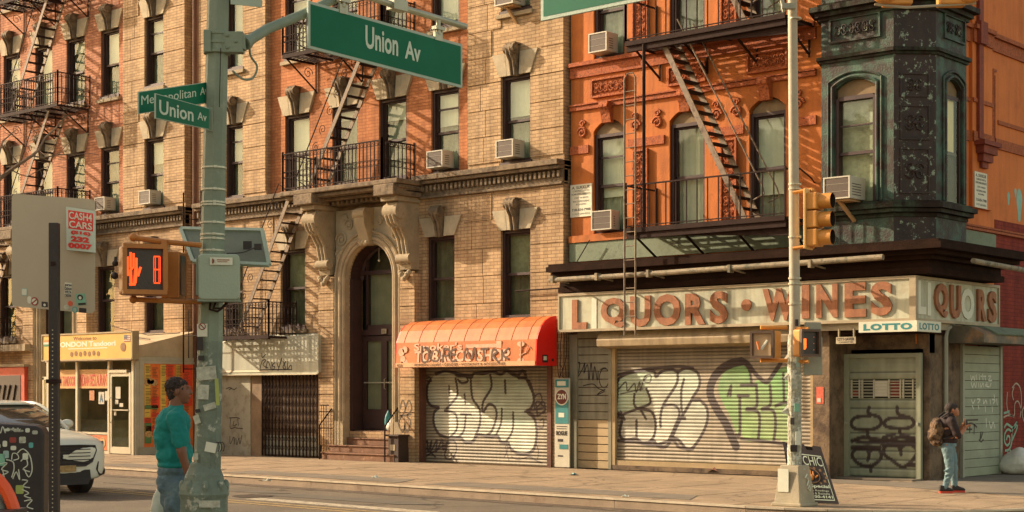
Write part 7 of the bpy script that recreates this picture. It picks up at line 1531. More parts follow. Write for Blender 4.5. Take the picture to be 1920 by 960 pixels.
for k, y_ in enumerate((378, 412, 446)):
    c = D(1528, y_, 23.0); m = MB(); m.obox(c, nt_, rt_, UP, .085, .14, .125); m.build('housing', SIGB, TL, bevel=.02)
    m = MB(); rings = []; n_ = 16
    m.add([c + nt_ * (.085 + dd_) + rt_ * ((rad) * math.cos(2 * math.pi * j_ / n_)) + UP * (rad * math.sin(2 * math.pi * j_ / n_)) for rad, dd_ in ((.112, 0), (.112, .19)) for j_ in range(n_)], [(j_, (j_ + 1) % n_, n_ + (j_ + 1) % n_, n_ + j_) for j_ in range(n_)]); m.build('visor', SIGB, TL, smooth=True)
    m = MB(); m.add([c + nt_ * (.085 + dd_) + rt_ * ((rad) * math.cos(2 * math.pi * j_ / n_)) + UP * (rad * math.sin(2 * math.pi * j_ / n_)) for rad, dd_ in ((.106, .0), (.106, .188)) for j_ in range(n_)] + [c + nt_ * .09], [(j_, (j_ + 1) % n_, n_ + (j_ + 1) % n_, n_ + j_) for j_ in range(n_)] + [(j_, (j_ + 1) % n_, 2 * n_) for j_ in range(n_)]); m.build('lens', SIGD, TL)
m = MB(); c = D(1519, 411, 23.02); m.obox(c - nt_ * .03, nt_, rt_, UP, .02, .145, .44); m.build('door_edge', M('bright_signal_yellow', (.70, .42, .14), .5), TL, bevel=.01)
m = MB()
for y_ in (357, 462): m.tube([D(1487, y_ + 4, 23.2), D(1523, y_ - 2, 23.05)], .026, 8); m.ball(D(1524, y_, 23.05), .035, 8, 6)
m.build('bracket', SIGB, TL)
HS = []
for k, (pxx, lb) in enumerate(((1682, 'yellow overhead signal underside at the top edge over the turret front'), (1785, 'yellow overhead signal underside at the top edge over the turret side'))):
    t = thing('overhead_signal', lb, 'traffic light', tuple(D(pxx, 8, 23))); c = D(pxx, -35, 23); m = MB(); m.obox(c, RG, BK, UP, .2, .14, .36); m.build('housing', SIGB, t, bevel=.02)
    m = MB()
    for j_ in range(3): cc = c + UP * (.24 - .24 * j_) + (BK * .5 + RG * (-.8 if k == 0 else .8)).normalized() * .25; m.ball(cc, .115, 12, 8, (1.5, 1.2, 1))
    m.build('visor', SIGB, t, smooth=True)
    m = MB(); m.tube([c + UP * .3, c + UP * 1.05], .03, 6); m.build('hanger', GREY, t)
m = MB(); m.tube([rp_ + UP * 8.4, D(1870, -5, 23) + UP * .98], .05, 8); m.tube([D(1640, 8, 22.9), D(1700, 14, 22.9), D(1830, 6, 22.9)], .02, 6); m.build('mast_arm', GL, LP)
m = MB(); m.obox(D(1478, 12, 23.1), RG, UP, BK, .10, .04, .05); m.tube([D(1466, 0, 23.1), D(1470, 22, 23.1)], .03, 6); m.build('clamp', GREY, LP)

# ================================================================ A-FRAME BOARD
AF = thing('sandwich_board', 'black psychic sandwich board standing behind the slim pole base', 'sign', tuple(D(1535, 945, 23.4).xy) + (0,))
tl, tr_, br, bl = D(1466, 826, 24.0), D(1538, 836, 23.75), D(1573, 947, 23.35), D(1497, 936, 23.6)
bl.z = .02; br.z = .02; n = (tr_ - tl).cross(tl - bl).normalized(); n = n if n.dot(BK) > 0 else -n
def uv(a, b, o=0): return (bl * (1 - a) + br * a) * (1 - b) + (tl * (1 - a) + tr_ * a) * b + n * o
m = MB(); m.prism([(0, 0), (1, 0), (1, .985), (.78, .985), (.76, .90), (.60, .90), (.57, .985), (.22, .985), (.2, .9), (.1, .9), (.08, .985), (0, .985)], lambda a, b, t: uv(a, b, t), -.02, 0); m.build('front_board', BLACK, AF)
m = MB(); off = FWD * .5
m.add([uv(0, 0, -.03) + off, uv(1, 0, -.03) + off, uv(1, .97, -.03), uv(0, .97, -.03), uv(0, 0, -.05) + off, uv(1, 0, -.05) + off, uv(1, .97, -.05), uv(0, .97, -.05)], [(0, 1, 2, 3), (7, 6, 5, 4), (0, 4, 5, 1), (1, 5, 6, 2), (2, 6, 7, 3), (3, 7, 4, 0)])
for v in list(range(0)): pass
m.build('rear_board', BLACK, AF)
m = MB()
for a, b, c_, d in ((.05, .93, .05, .065), (.05, .93, .80, .815), (.05, .065, .065, .80), (.915, .93, .065, .80)): m.quad(uv(a, c_, .002), uv(b, c_, .002), uv(b, d, .002), uv(a, d, .002))
for tx, a, b, c_, d, bo in (('PSYCHIC', .10, .90, .63, .78, .0), ('$10 Special', .10, .90, .245, .31, .03), ('Palm Readings', .3, .85, .19, .225, 0), ('Love & Business', .3, .85, .145, .18, 0), ('718-930-4141', .12, .9, .085, .13, .03)): text_into(m, tx, uv(a, c_, .003), uv(b, c_) - uv(a, c_), uv(a, d) - uv(a, c_), n, .002, bo)
m.build('lettering', LETG, AF)
m = MB()
for k in range(6): a = .60 + .3 * math.cos(R(80 - 30 * k)) ; b = .46 + .13 * math.sin(R(80 - 30 * k)); m.quad(uv(a - .03, b - .02, .003), uv(a + .03, b - .02, .003), uv(a + .03, b + .02, .003), uv(a - .03, b + .02, .003))
m.tube([uv(.5 + .24 * math.cos(t), .46 + .13 * math.sin(t), .004) for t in [k * math.pi / 8 for k in range(17)]], .008, 4); m.build('zodiac_ring', M('brown_print', (.22, .12, .05), .6), AF)
m = MB()
for k in range(4): m.tube([uv(.40 + .06 * k, .44, .006), uv(.40 + .065 * k, .53 + .02 * (k in (1, 2)), .006)], .014, 6)
m.tube([uv(.6, .42, .006), uv(.70, .47, .006)], .014, 6); m.ball(uv(.49, .42, .0), .055, 10, 6, (1, .35, 1)); m.build('palm_picture', M('orange_palm', (.55, .20, .03), .6), AF)
# ================================================================ WHITE CAR
CW = M('white_car_paint', (.66, .66, .54), .28, .04, 1.5, 0, coat=.6); CG = M('car_glass', (.10, .08, .055), .06, .4, 3, 0, spec=1.0, coat=1); TY = M('tyre_rubber', (.03, .024, .02), .8, .2); PL = M('dark_plastic', (.025, .02, .018), .6, .2)
hx = R(-4); CH = V((math.cos(hx), math.sin(hx), 0)); CL = V((-CH.y, CH.x, 0)); fc = D(121, 735, 27.5); fc.z = -.15; CO = fc - CH * 2.36
CAR = thing('parked_car', 'white suv with black grille waiting on the road before the tandoori restaurant', 'car', tuple(CO))
def cw(x, y, z): return CO + CH * x + CL * y + UP * z
def loft(secs, name, mat, parent, sub=2, smooth=True):
    m = MB(); n = len(secs[0][1]) * 2 - 0; rings = []
    for x, pr in secs:
        full = [(y, z) for y, z in pr] + [(-y, z) for y, z in reversed(pr)]
        rings.append([cw(x if not callable(x) else x(y), y, z) for y, z in full])
    k = len(rings[0]); vs = [q for r_ in rings for q in r_]
    fs = [(i * k + j_, i * k + (j_ + 1) % k, (i + 1) * k + (j_ + 1) % k, (i + 1) * k + j_) for i in range(len(rings) - 1) for j_ in range(k)] + [tuple(range(k)), tuple(range((len(rings) - 1) * k, len(rings) * k))]
    m.add(vs, fs); o = m.build(name, mat, parent, smooth=True)
    s_ = o.modifiers.new('s', 'SUBSURF'); s_.levels = sub; s_.render_levels = sub; return o
def sec(w, zb, zs, zt, wt=.78): return [(w * .80, zb), (w * .97, zb + .10), (w, zb + .32), (w * .985, zs), (w * .90, zt - .04), (w * wt * .72, zt), (w * .25, zt + .012)]
body = loft([(2.37, sec(.70, .30, .80, .88)), (2.31, sec(.84, .25, .86, .97)), (2.12, sec(.915, .24, .93, 1.05)), (1.75, sec(.945, .24, .97, 1.11)), (1.3, sec(.955, .25, 1.0, 1.16)), (.85, sec(.96, .25, 1.03, 1.20)), (-.2, sec(.96, .25, 1.04, 1.22)), (-1.4, sec(.96, .25, 1.05, 1.23)), (-2.1, sec(.93, .28, 1.05, 1.22)), (-2.33, sec(.82, .35, 1.0, 1.15))], 'body', CW, CAR)
dg_ = bpy.context.evaluated_depsgraph_get()
cut = MB()
for x in (1.42, -1.42):
    for s_ in (-1, 1): cut.lathe(cw(x, s_ * .80, .34), [(.42, -.3), (.42, .3)], 28, 'y')
# wheel wells: cutters turned to the car's heading
cut.v = []; cut.f = []
for x in (1.42, -1.42):
    for s_ in (-1, 1):
        n_ = 28; vs = [cw(x + .41 * math.cos(2 * math.pi * k / n_), y, .33 + .41 * math.sin(2 * math.pi * k / n_)) for y in (s_ * .62, s_ * 1.2) for k in range(n_)]
        cut.add(vs, [tuple(range(n_)), tuple(range(n_, 2 * n_))] + [(k, (k + 1) % n_, n_ + (k + 1) % n_, n_ + k) for k in range(n_)])
co = cut.build('cutter', PL, CAR); bo = body.modifiers.new('b', 'BOOLEAN'); bo.object = co; bo.operation = 'DIFFERENCE'; bo.solver = 'EXACT'
dg_ = bpy.context.evaluated_depsgraph_get(); dg_.update(); nm = bpy.data.meshes.new_from_object(body.evaluated_get(dg_)); body.modifiers.clear(); body.data = nm; bpy.data.objects.remove(co)
nm.polygons.foreach_set('use_smooth', [True] * len(nm.polygons))
try: nm.set_sharp_from_angle(angle=R(40))
except Exception: pass
def gs(w, zb, wt, zt): return [(w, zb), (w * .5 + wt * .5, zb * .5 + zt * .5), (wt, zt - .05), (wt * .8, zt), (wt * .3, zt + .01)]
cabin = loft([(1.02, gs(.80, 1.14, .78, 1.20)), (.6, gs(.86, 1.16, .76, 1.42)), (.2, gs(.88, 1.17, .70, 1.60)), (-.3, gs(.88, 1.17, .68, 1.655)), (-1.4, gs(.88, 1.17, .67, 1.63)), (-1.95, gs(.84, 1.17, .66, 1.50)), (-2.2, gs(.78, 1.15, .70, 1.20))], 'windows', CG, CAR, 2)
loft([(.30, gs(.60, 1.585, .58, 1.62)), (.1, gs(.70, 1.60, .68, 1.655)), (-.6, gs(.72, 1.62, .69, 1.685)), (-1.5, gs(.71, 1.60, .68, 1.66)), (-2.05, gs(.66, 1.5, .62, 1.57))], 'roof', CW, CAR, 1)
m = MB()
for s_ in (-1, 1): m.tube([cw(1.0, s_ * .83, 1.15), cw(.62, s_ * .80, 1.36), cw(.25, s_ * .70, 1.57), cw(0, s_ * .68, 1.62)], .035, 8); m.tube([cw(0, s_ * .68, 1.62), cw(-1.2, s_ * .67, 1.63), cw(-1.9, s_ * .68, 1.5), cw(-2.15, s_ * .74, 1.25)], .035, 8); m.tube([cw(-.35, s_ * .70, 1.6), cw(-.4, s_ * .885, 1.18)], .03, 6)
m.build('pillar', CW, CAR, smooth=True)
for s_ in (-1, 1):
    m = MB(); rm = Matrix.Rotation(hx, 3, 'Z'); m.ball(cw(.62, s_ * 1.03, 1.24), .11, 14, 10, (.8, 1.15, .75), rm); m.tube([cw(.62, s_ * .9, 1.18), cw(.62, s_ * 1.0, 1.21)], .03, 6); m.build('mirror', CW, CAR, smooth=True)
    for x in (1.42, -1.42):
        def wl(prof, name, mat, par, n_=28):
            m = MB(); vs = []; 
            for r_, y in prof: vs += [cw(x + r_ * math.cos(2 * math.pi * k / n_), s_ * y, .335 + r_ * math.sin(2 * math.pi * k / n_)) for k in range(n_)]
            m.add(vs, [(i * n_ + k, i * n_ + (k + 1) % n_, (i + 1) * n_ + (k + 1) % n_, (i + 1) * n_ + k) for i in range(len(prof) - 1) for k in range(n_)] + [tuple(range(n_)), tuple(range((len(prof) - 1) * n_, len(prof) * n_))]); return m.build(name, mat, par, smooth=True)
        wh = wl([(.20, .70), (.34, .72), (.37, .76), (.37, .90), (.34, .935), (.25, .94)], 'wheel', TY, CAR); wl([(.245, .80), (.245, .942), (.20, .945), (.17, .90), (.05, .91), (.04, .945)], 'rim', GREY, wh)
# front: prisms that follow the nose
def nose(pts, x0, x1, name, mat, par=CAR, **k): m = MB(); m.prism(pts, lambda a, b, t: cw(t - .20 * abs(a) ** 3 - (.02 if b > .9 else 0), a, b), x0, x1); return m.build(name, mat, par, **k)
gp = [(-.60, .88), (-.63, .80), (-.54, .60), (-.40, .53), (.40, .53), (.54, .60), (.63, .80), (.60, .88), (.3, .895), (-.3, .895)]
nose(gp, 2.2, 2.392, 'grille', PL)
gr = MB()
for b in (.58, .64, .70, .76, .82): gr.tube([cw(2.395 - .2 * abs(a) ** 3, a, b) for a in [-.5 + .1 * k for k in range(11)]], .007, 4)
gr.build('grille_bar', M('dark_chrome', (.05, .04, .035), .5, .1), CAR)
m = MB(); m.tube([cw(2.40 - .2 * abs(a) ** 3, a, z) for a, z in gp + gp[:1]], .012, 6); m.build('grille_frame', MATS['dark_chrome'], CAR)
m = MB(); m.obox(cw(2.40, 0, .70), CL, UP, CH, .05, .035, .01); m.build('badge', GHOST, CAR)
nose([(-.52, .30), (-.46, .20), (.46, .20), (.52, .30), (.50, .46), (-.50, .46)], 2.2, 2.385, 'lower_intake', PL)
for s_ in (-1, 1):
    m = MB(); P_ = [(.66, .60), (.80, .56), (.86, .42), (.84, .36), (.70, .34), (.62, .46)]
    m.prism([(s_ * a, b) for a, b in P_], lambda a, b, t: cw(t - .9 * max(0, abs(a) - .62) ** 1.5, a, b), 2.1, 2.365); m.build('air_intake', PL, CAR)
    m = MB(); m.prism([(s_ * .66, .80), (s_ * .90, .86), (s_ * .93, .95), (s_ * .88, .955), (s_ * .70, .89)], lambda a, b, t: cw(t - 1.3 * max(0, abs(a) - .60) ** 1.35, a, b), 2.15, 2.372); hl = m.build('headlight', M('headlight_lens', (.16, .13, .10), .15, .3, 8, 0), CAR)
    m = MB(); m.tube([cw(2.385 - 1.3 * max(0, abs(a) - .60) ** 1.35, s_ * a, b) for a, b in ((.68, .805), (.78, .83), (.89, .865), (.92, .93))], .012, 5); m.build('light_strip', M('daylight_led', (.85, .85, .75), .4, 0, bump=0), hl)
m = MB(); m.obox(cw(2.40, 0, .49), CL, UP, CH, .20, .055, .006); m.build('number_plate', M('amber_plate', (.35, .22, .08), .6, .4, 20), CAR)
m = MB(); m.tube([cw(1.02, y, 1.185) for y in (-.7, -.3, .2, .7)], .012, 5); m.tube([cw(1.0, .1, 1.2), cw(.75, -.45, 1.33)], .008, 4); m.build('wiper', PL, CAR)
m = MB(); m.tube([cw(2.28, -.8, .995), cw(1.2, -.74, 1.165)], .004, 4); m.tube([cw(2.28, .8, .995), cw(1.2, .74, 1.165)], .004, 4); m.build('bonnet_seam', PL, CAR)

# ================================================================ PEOPLE
SKIN = M('brown_skin', (.20, .085, .045), .55, .08, 6, .05, 60); SKIN2 = M('warm_skin', (.36, .15, .07), .55, .08); HAIR = M('dark_hair', (.035, .022, .016), .7, .3, 30, .8, 90)
TEE = M('teal_cotton', (.008, .20, .175), .85, .16, 5, .5, 14); DENIM = M('blue_denim', (.10, .155, .17), .85, .3, 7, .5, 30, c2=(.20, .27, .27), c2lo=.52, c2hi=.72, c2scale=7)
DENIM2 = M('pale_denim', (.15, .235, .25), .85, .25, 6, .5, 30, c2=(.07, .12, .13), c2lo=.5, c2hi=.7); JKT = M('black_jersey', (.028, .016, .014), .85, .2); CAMO = M('camouflage_cloth', (.14, .085, .04), .85, .3, 8, .5, 25, c2=(.04, .022, .015), c2lo=.48, c2hi=.54, c2scale=14)
def person(label, base, a_ax, b_ax):
    t = thing('person', label, 'person', tuple(base)); base = V(base)
    def L(a, b, z): return base + a_ax * a + b_ax * b + UP * z
    return t, L
def blob(shapes, L, name, mat, parent, vox=.012, smooth_it=4):
    m = MB()
    for s_ in shapes:
        if s_[0] == 'b': _, c, r_, sc = s_; rot = Matrix((RG, FWD, UP)).transposed(); m.ball(L(*c), r_, 20, 14, sc, rot)
        else: _, p0, p1, r0, r1 = s_; m.cap(L(*p0), L(*p1), r0, r1, 14)
    o = m.build(name, mat, parent, smooth=True); r_ = o.modifiers.new('r', 'REMESH'); r_.mode = 'VOXEL'; r_.voxel_size = vox; r_.use_smooth_shade = True
    s_ = o.modifiers.new('s', 'SMOOTH'); s_.factor = .5; s_.iterations = smooth_it; return o
TXF = bpy.data.textures.new('cloth_folds', 'CLOUDS'); TXF.noise_scale = .11; TXF.noise_depth = 2
def cloth(o, st=.035, sc=1.0):
    d = o.modifiers.new('folds', 'DISPLACE'); d.texture = TXF; d.strength = st; d.mid_level = .5; d.texture_coords = 'LOCAL'; return o
def hand(w, f, side, curl=.5, s=1.0):
    """shapes for a hand hanging from wrist w, fingers towards f (a,b,z dirs), palm plane side dir"""
    w, f, sd = V(w), V(f).normalized(), V(side).normalized(); nrm = f.cross(sd).normalized(); out = [('c', tuple(w), tuple(w + f * .075 * s), .024 * s, .030 * s)]
    for k, (o_, ln) in enumerate(((-.030, .062), (-.010, .078), (.011, .082), (.031, .074))):
        a = w + f * .085 * s + sd * o_ * s; m1 = a + (f * .9 + nrm * curl * .4) * ln * .5 * s; e = m1 + (f * (1 - curl * .6) + nrm * curl) * ln * .5 * s
        out += [('c', tuple(w + f * .05 * s + sd * o_ * .8 * s), tuple(a), .012 * s, .0105 * s), ('c', tuple(a), tuple(m1), .0102 * s, .0092 * s), ('c', tuple(m1), tuple(e), .0092 * s, .0075 * s)]
    b0 = w + f * .02 * s + sd * .026 * s; b1 = b0 + (f * .6 + sd * .7).normalized() * .045 * s; b2 = b1 + (f * .95 + nrm * .2) .normalized() * .035 * s
    return out + [('c', tuple(b0), tuple(b1), .014 * s, .0115 * s), ('c', tuple(b1), tuple(b2), .0112 * s, .009 * s)]
# --- man in the teal shirt
pb = D(326, 735, 13.85); pb.z = 0
T1_, L1_ = person('man in teal t-shirt and blue jeans seen from behind, looking right past the thick pole', pb, RG, FWD)
hd_ = V((.048, .0, 1.69))
head = [('b', (hd_.x - .022, 0, hd_.z + .022), .092, (1.04, .82, 1.02)), ('b', (hd_.x + .022, 0, hd_.z - .022), .074, (1.0, .80, 1.22)), ('c', (hd_.x + .060, 0, hd_.z - .085), (hd_.x + .015, 0, hd_.z - .078), .026, .042),
        ('c', (hd_.x + .088, 0, hd_.z + .018), (hd_.x + .106, 0, hd_.z - .020), .010, .015), ('b', (hd_.x + .082, 0, hd_.z + .035), .022, (.8, 1.8, .6)), ('b', (hd_.x + .088, 0, hd_.z - .052), .016, (.8, 1.4, .55)), ('b', (hd_.x + .084, 0, hd_.z - .066), .016, (.8, 1.3, .5)),
        ('b', (hd_.x - .004, -.082, hd_.z - .006), .026, (.75, .45, 1.2)), ('b', (hd_.x - .004, .082, hd_.z - .006), .026, (.75, .45, 1.2))]
neck = [('c', (.0, 0, 1.48), (.03, 0, 1.62), .066, .058)]
arm = [('c', (.085, -.19, 1.40), (.118, -.235, 1.16), .052, .043), ('c', (.118, -.235, 1.16), (.175, -.20, .94), .042, .028), ('c', (-.105, .17, 1.40), (-.150, .20, 1.16), .052, .044), ('c', (-.150, .20, 1.16), (-.105, .16, .92), .043, .029)]
trunk = [('b', (0, 0, 1.36), .125, (.85, 1.1, 1.2)), ('b', (.01, 0, 1.12), .115, (.9, 1.05, 1.3)), ('c', (.04, -.08, .88), (.02, -.10, .50), .07, .05), ('c', (.02, -.10, .50), (.0, -.11, .09), .053, .035), ('c', (-.04, .08, .88), (-.04, .10, .50), .07, .05), ('c', (-.04, .1, .50), (-.06, .11, .09), .053, .035), ('c', (.0, -.11, .05), (.13, -.12, .04), .035, .03), ('c', (-.06, .11, .05), (.07, .12, .04), .035, .03)]
blob(head + neck + arm + trunk + hand((.175, -.20, .93), (.25, .0, -1), (.7, .6, 0), .5) + hand((-.105, .16, .91), (.1, -.05, -1), (.8, -.3, 0), .6), L1_, 'body', SKIN, T1_, .0065, 3)
blob([('b', (hd_.x - .030, 0, hd_.z + .036), .096, (1.0, .86, .92)), ('b', (hd_.x + .012, 0, hd_.z + .064), .058, (1.05, 1.05, .58)), ('b', (hd_.x - .055, 0, hd_.z - .025), .066, (.75, 1.02, 1.1)), ('c', (hd_.x + .002, -.078, hd_.z + .05), (hd_.x - .004, -.080, hd_.z + .012), .016, .010)], L1_, 'hair', HAIR, T1_, .006, 1); TXH = bpy.data.textures.new('hair_tufts', 'CLOUDS'); TXH.noise_scale = .018
hm = bpy.data.objects['hair'].modifiers.new('tufts', 'DISPLACE'); hm.texture = TXH; hm.strength = .03; hm.texture_coords = 'LOCAL'
m = MB()
for s_ in (-1, 1): m.ball(L1_(hd_.x + .074, s_ * .032, hd_.z + .014), .006, 8, 6)
m.build('eye', M('eye_dark', (.08, .05, .04), .4), T1_)
rg = random.Random(12)
fold = [('c', (rg.uniform(-.12, .1), -.14 + rg.uniform(-.03, .03), 1.45 - .06 * k), (rg.uniform(-.1, .12), -.13 + rg.uniform(-.03, .02), 1.40 - .062 * k), .030, .022) for k in range(8)]
blob([('b', (-.005, 0, 1.40), .165, (.95, 1.14, .95)), ('b', (-.02, .0, 1.27), .165, (.97, 1.04, 1.0)), ('b', (.01, 0, 1.13), .165, (.97, 1.03, .95)), ('b', (.012, 0, 1.04), .158, (.98, 1.03, .35)), ('c', (.0, -.10, 1.475), (.0, .10, 1.475), .062, .062), ('c', (.01, 0, 1.48), (.02, 0, 1.545), .092, .070),
      ('c', (.05, -.17, 1.455), (.085, -.205, 1.36), .082, .080), ('c', (.085, -.205, 1.36), (.100, -.218, 1.26), .080, .076), ('c', (-.06, .16, 1.455), (-.10, .185, 1.36), .080, .078), ('c', (-.10, .185, 1.36), (-.118, .19, 1.26), .078, .074)] , L1_, 'shirt', TEE, T1_, .010, 3)
cloth(bpy.data.objects['shirt'], .05)
blob([('b', (.005, 0, .985), .150, (1.0, 1.06, .60)), ('b', (.0, 0, .90), .148, (1.03, 1.10, .72)), ('c', (.035, -.085, .86), (.02, -.10, .52), .105, .078), ('c', (.02, -.10, .52), (.0, -.11, .10), .077, .066), ('c', (-.04, .085, .86), (-.04, .10, .52), .105, .078), ('c', (-.04, .10, .52), (-.06, .11, .10), .077, .066),
      ('c', (-.08, -.1, .84), (-.03, -.12, .80), .045, .03), ('c', (.02, -.185, .70), (.05, -.17, .60), .022, .018), ('c', (-.03, -.17, .55), (.03, -.175, .50), .018, .015)], L1_, 'jeans', DENIM, T1_, .010, 3); cloth(bpy.data.objects['jeans'], .04)
m = MB()
for sx, sy in ((.0, -.11), (-.06, .11)): m.prism(rect_round(.29, .10, .045), lambda a, b, t: L1_(sx + .05 + a, sy + b, t), 0, .085)
m.build('shoe', PL, T1_, bevel=.02)
bg_ = bag('carrier_bag', 'thin pale carrier bag hanging from the left hand of the man in teal', L1_(-.125, .13, .42), .13, .47, M('translucent_bag', (.50, .54, .42), .5, .15, 6, .5, 14), 11)
# --- man with the backpack
pb2 = D(1785, 735, 26.2); pb2.z = 0
T2_, L2_ = person('hunched man in black top and pale jeans with camouflage backpack by the side shutter', pb2, RG, FWD)
hd_ = V((.005, .0, 1.385))
head = [('b', (hd_.x - .025, 0, hd_.z + .02), .092, (1.02, .84, 1.0)), ('b', (hd_.x + .03, 0, hd_.z - .028), .074, (.98, .82, 1.12)), ('c', (hd_.x + .085, 0, hd_.z - .075), (hd_.x + .03, 0, hd_.z - .085), .028, .04), ('c', (hd_.x + .095, 0, hd_.z - .005), (hd_.x + .105, 0, hd_.z - .045), .010, .014), ('b', (hd_.x - .01, -.082, hd_.z - .012), .026, (.75, .45, 1.2)), ('b', (hd_.x + .086, 0, hd_.z + .018), .02, (.8, 1.8, .6))]
b2 = [('c', (-.10, 0, 1.24), (-.02, 0, 1.33), .062, .056), ('b', (-.10, 0, 1.10), .14, (.85, 1.15, 1.2)), ('b', (-.07, 0, .90), .135, (.95, 1.1, 1.1)),
      ('c', (-.06, -.18, 1.18), (.02, -.24, .95), .05, .043), ('c', (.02, -.24, .95), (.165, -.14, 1.06), .045, .032), ('c', (-.06, .18, 1.18), (.03, .2, .96), .05, .043), ('c', (.03, .2, .96), (.17, .06, 1.09), .043, .03),
      ('c', (-.10, -.085, .76), (-.06, -.09, .42), .08, .052), ('c', (-.06, -.09, .42), (-.13, -.09, .08), .05, .036), ('c', (-.02, .09, .76), (.06, .09, .42), .08, .052), ('c', (.06, .09, .42), (.07, .09, .08), .05, .036)]
blob(head + b2 + hand((.165, -.14, 1.06), (.5, .5, .55), (.3, -.6, .4), .9) + hand((.17, .06, 1.09), (.4, -.3, .6), (.3, .6, .4), .9), L2_, 'body', SKIN2, T2_, .0075, 3)
blob([('b', (hd_.x - .03, 0, hd_.z + .032), .098, (1.02, .87, .90)), ('b', (hd_.x + .03, 0, hd_.z + .062), .058, (1.1, 1.0, .6)), ('b', (hd_.x - .06, 0, hd_.z - .015), .068, (.75, 1.02, 1.0))], L2_, 'hair', HAIR, T2_, .009, 2)
blob([('b', (-.10, 0, 1.16), .155, (.85, 1.2, .9)), ('b', (-.085, 0, 1.03), .155, (.95, 1.08, 1.0)), ('b', (-.07, 0, .88), .152, (1.0, 1.05, .75)), ('c', (-.08, 0, 1.24), (-.04, 0, 1.29), .085, .07), ('c', (-.06, -.17, 1.2), (.01, -.23, 1.0), .08, .070), ('c', (-.06, .17, 1.2), (.02, .2, 1.0), .08, .066), ('c', (.01, -.23, 1.0), (.035, -.225, .96), .07, .062)], L2_, 'top', JKT, T2_, .011, 3); cloth(bpy.data.objects['top'], .04)
blob([('b', (-.075, 0, .80), .148, (1.0, 1.06, .6)), ('c', (-.10, -.08, .74), (-.06, -.09, .42), .098, .070), ('c', (-.06, -.09, .42), (-.14, -.09, .10), .068, .050), ('c', (-.02, .08, .74), (.055, .09, .42), .098, .070), ('c', (.055, .09, .42), (.065, .09, .10), .068, .050)] + [('c', (-.10 + .02 * (k % 2), -.15, .40 - .07 * k), (-.16 + .01 * k, -.13, .37 - .07 * k), .018, .014) for k in range(4)], L2_, 'jeans', DENIM2, T2_, .011, 2); cloth(bpy.data.objects['jeans.001'], .035)
for sx, sy in ((-.125, -.09), (.125, .09)):
    m = MB(); m.prism(rect_round(.235, .09, .04), lambda a, b, t: L2_(sx + a, sy + b, t), 0, .035); sh_ = m.build('shoe_sole', M('red_sole', (.55, .06, .03), .6), T2_); m = MB(); m.prism([(-.115, .035), (.12, .035), (.11, .07), (.03, .10), (-.04, .13), (-.11, .13)], lambda a, b, t: L2_(sx + a, sy + t, b), -.045, .045); m.build('shoe', PL, T2_, bevel=.02)
BPK = thing('backpack', 'brown camouflage backpack worn by the hunched man in black', 'backpack', tuple(L2_(-.25, 0, .8)))
blob([('b', (-.245, 0, 1.10), .125, (.95, 1.25, 1.2)), ('b', (-.265, 0, .98), .135, (.95, 1.2, 1.2)), ('b', (-.33, 0, .95), .085, (.8, 1.3, 1.1)), ('b', (-.24, 0, .87), .12, (1, 1.2, .8))], L2_, 'pack', CAMO, BPK, .012, 3); cloth(bpy.data.objects['pack'], .06)
m = MB()
for s_ in (-1, 1): m.tube([L2_(-.2, s_ * .10, 1.26), L2_(-.10, s_ * .13, 1.335), L2_(.0, s_ * .13, 1.27), L2_(.04, s_ * .14, 1.1), L2_(-.02, s_ * .16, .95), L2_(-.18, s_ * .14, .9)], .017, 6)
m.build('strap', PL, BPK)
m = MB(); q = L2_(.235, -.03, 1.125); m.obox(q, RG, UP, FWD, .005, .07, .036); tag(m.build('phone', PL, bevel=.003), 'dark phone held up in both hands by the hunched man', 'phone')

# ================================================================ BARE TREE (only its branches reach into view)
BARK = M('grey_brown_bark', (.20, .13, .08), .9, .25, 8, .6, 40)
dT = 20.0; TR = thing('bare_tree', 'thin bare branches reaching in from the left edge across the salmon facade', 'tree', tuple(D(-160, 735, dT).xy) + (0,))
tb = D(-160, 735, dT); tb.z = 0
m = MB(); m.tube([tb, tb + UP * 2 + RG * .03, D(-150, 480, dT), D(-120, 400, dT)], .13, 10, True, .06); m.build('trunk', BARK, TR, smooth=True)
br = MB(); rg = random.Random(21)
def limb(pts, r0, r1): br.tube([D(x, y, dT + dd) for x, y, dd in pts], r0, 6, True, r1)
limb([(-122, 402, 0), (-60, 365, 0), (0, 335, 0), (18, 320, 0), (35, 308, .0), (60, 292, 0), (72, 282, .1), (85, 258, .1), (105, 240, .2), (113, 228, .2)], .032, .009)
limb([(60, 292, 0), (80, 296, 0), (110, 290, .1), (140, 289, .1), (178, 288, .2)], .012, .004)
limb([(0, 335, 0), (-5, 300, 0), (5, 265, .1), (30, 243, .2)], .02, .006); limb([(20, 318, 0), (38, 327, 0), (52, 331, .1), (75, 318, .1), (90, 312, .1)], .010, .004)
limb([(72, 282, .1), (84, 290, 0), (92, 285, 0)], .007, .003); limb([(113, 228, .2), (130, 215, .2)], .006, .002); limb([(35, 308, 0), (22, 290, 0), (15, 270, 0)], .008, .003); limb([(178, 288, .2), (186, 292, .2)], .004, .002)
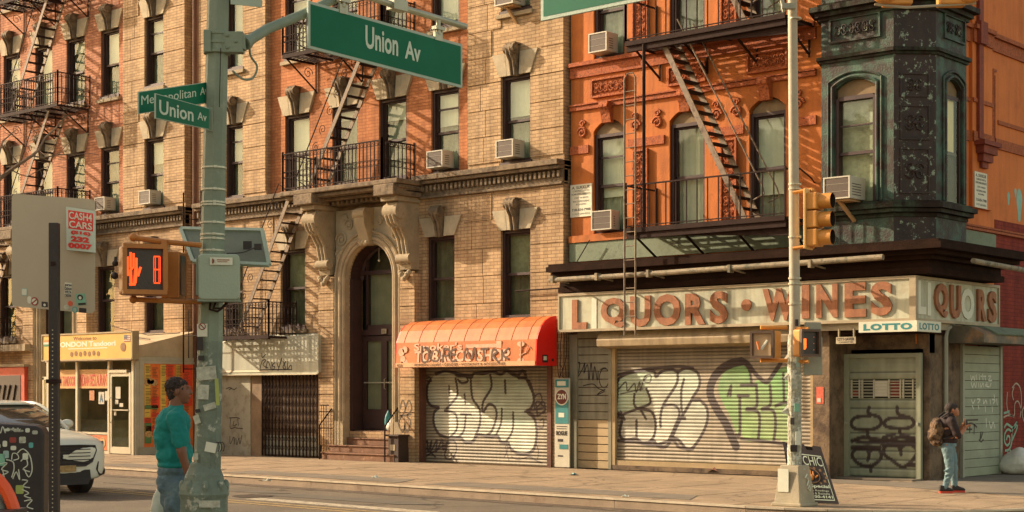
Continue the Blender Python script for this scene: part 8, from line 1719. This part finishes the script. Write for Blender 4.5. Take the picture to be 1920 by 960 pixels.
limb([(-60, 365, 0), (-40, 300, .3), (-10, 250, .4), (25, 215, .5)], .02, .005); limb([(110, 290, .1), (122, 275, .1), (128, 268, .1)], .006, .002); limb([(75, 318, .1), (86, 345, .1)], .004, .002)
for k in range(16):
    x, y = rg.uniform(5, 110), rg.uniform(240, 320); limb([(x, y, 0), (x + rg.uniform(8, 20), y + rg.uniform(-18, 10), .1), (x + rg.uniform(18, 34), y + rg.uniform(-26, 12), .1)], .004, .0015)
limb([(-150, 480, 0), (-230, 380, .5), (-300, 250, 1)], .06, .01); limb([(-120, 400, 0), (-140, 300, -.3), (-120, 150, -.5)], .06, .01)
br.build('branch', BARK, TR, smooth=True)

# ================================================================ LITTER
def scrap(name, label, cat, px_, py_, r_, mat, seed):
    rg = random.Random(seed); d = EYE / (py_ - HY) * FOC; c = D(px_, py_, d); m = MB(); n = 9; vs = [tuple(c + V((0, 0, .02)))]
    for ring in (1, 2):
        for k in range(n): a = 2 * math.pi * k / n; rr = r_ * ring / 2 * rg.uniform(.7, 1.2); vs.append((c.x + rr * math.cos(a), c.y + rr * math.sin(a), .006 + rg.uniform(0, r_ * .6) * (1 if ring == 1 else .5)))
    m.add(vs, [(0, 1 + k, 1 + (k + 1) % n) for k in range(n)] + [(1 + k, 1 + n + k, 1 + n + (k + 1) % n, 1 + (k + 1) % n) for k in range(n)]); return tag(m.build(name, mat), label, cat)
scrap('paper_scrap', 'small white crumpled paper on the sidewalk in front of the steps', 'litter', 704, 896, .09, GHOST, 1)
scrap('cloth_scrap', 'reddish crumpled wrapper on the sidewalk below the green graffiti', 'litter', 1345, 887, .26, M('pinkish_wrapper', (.50, .22, .13), .7, .4, 20), 2)
scrap('paper_scrap', 'turquoise flattened wrapper below the poster column', 'litter', 1074, 892, .12, TQ, 3)
scrap('paper_scrap', 'white scrap by the kerb between the orange awning and the liquor store', 'litter', 1172, 932, .07, GHOST, 4)
scrap('paper_scrap', 'pale paper scrap at the kerb near the thick pole', 'litter', 497, 904, .12, PAP, 5)
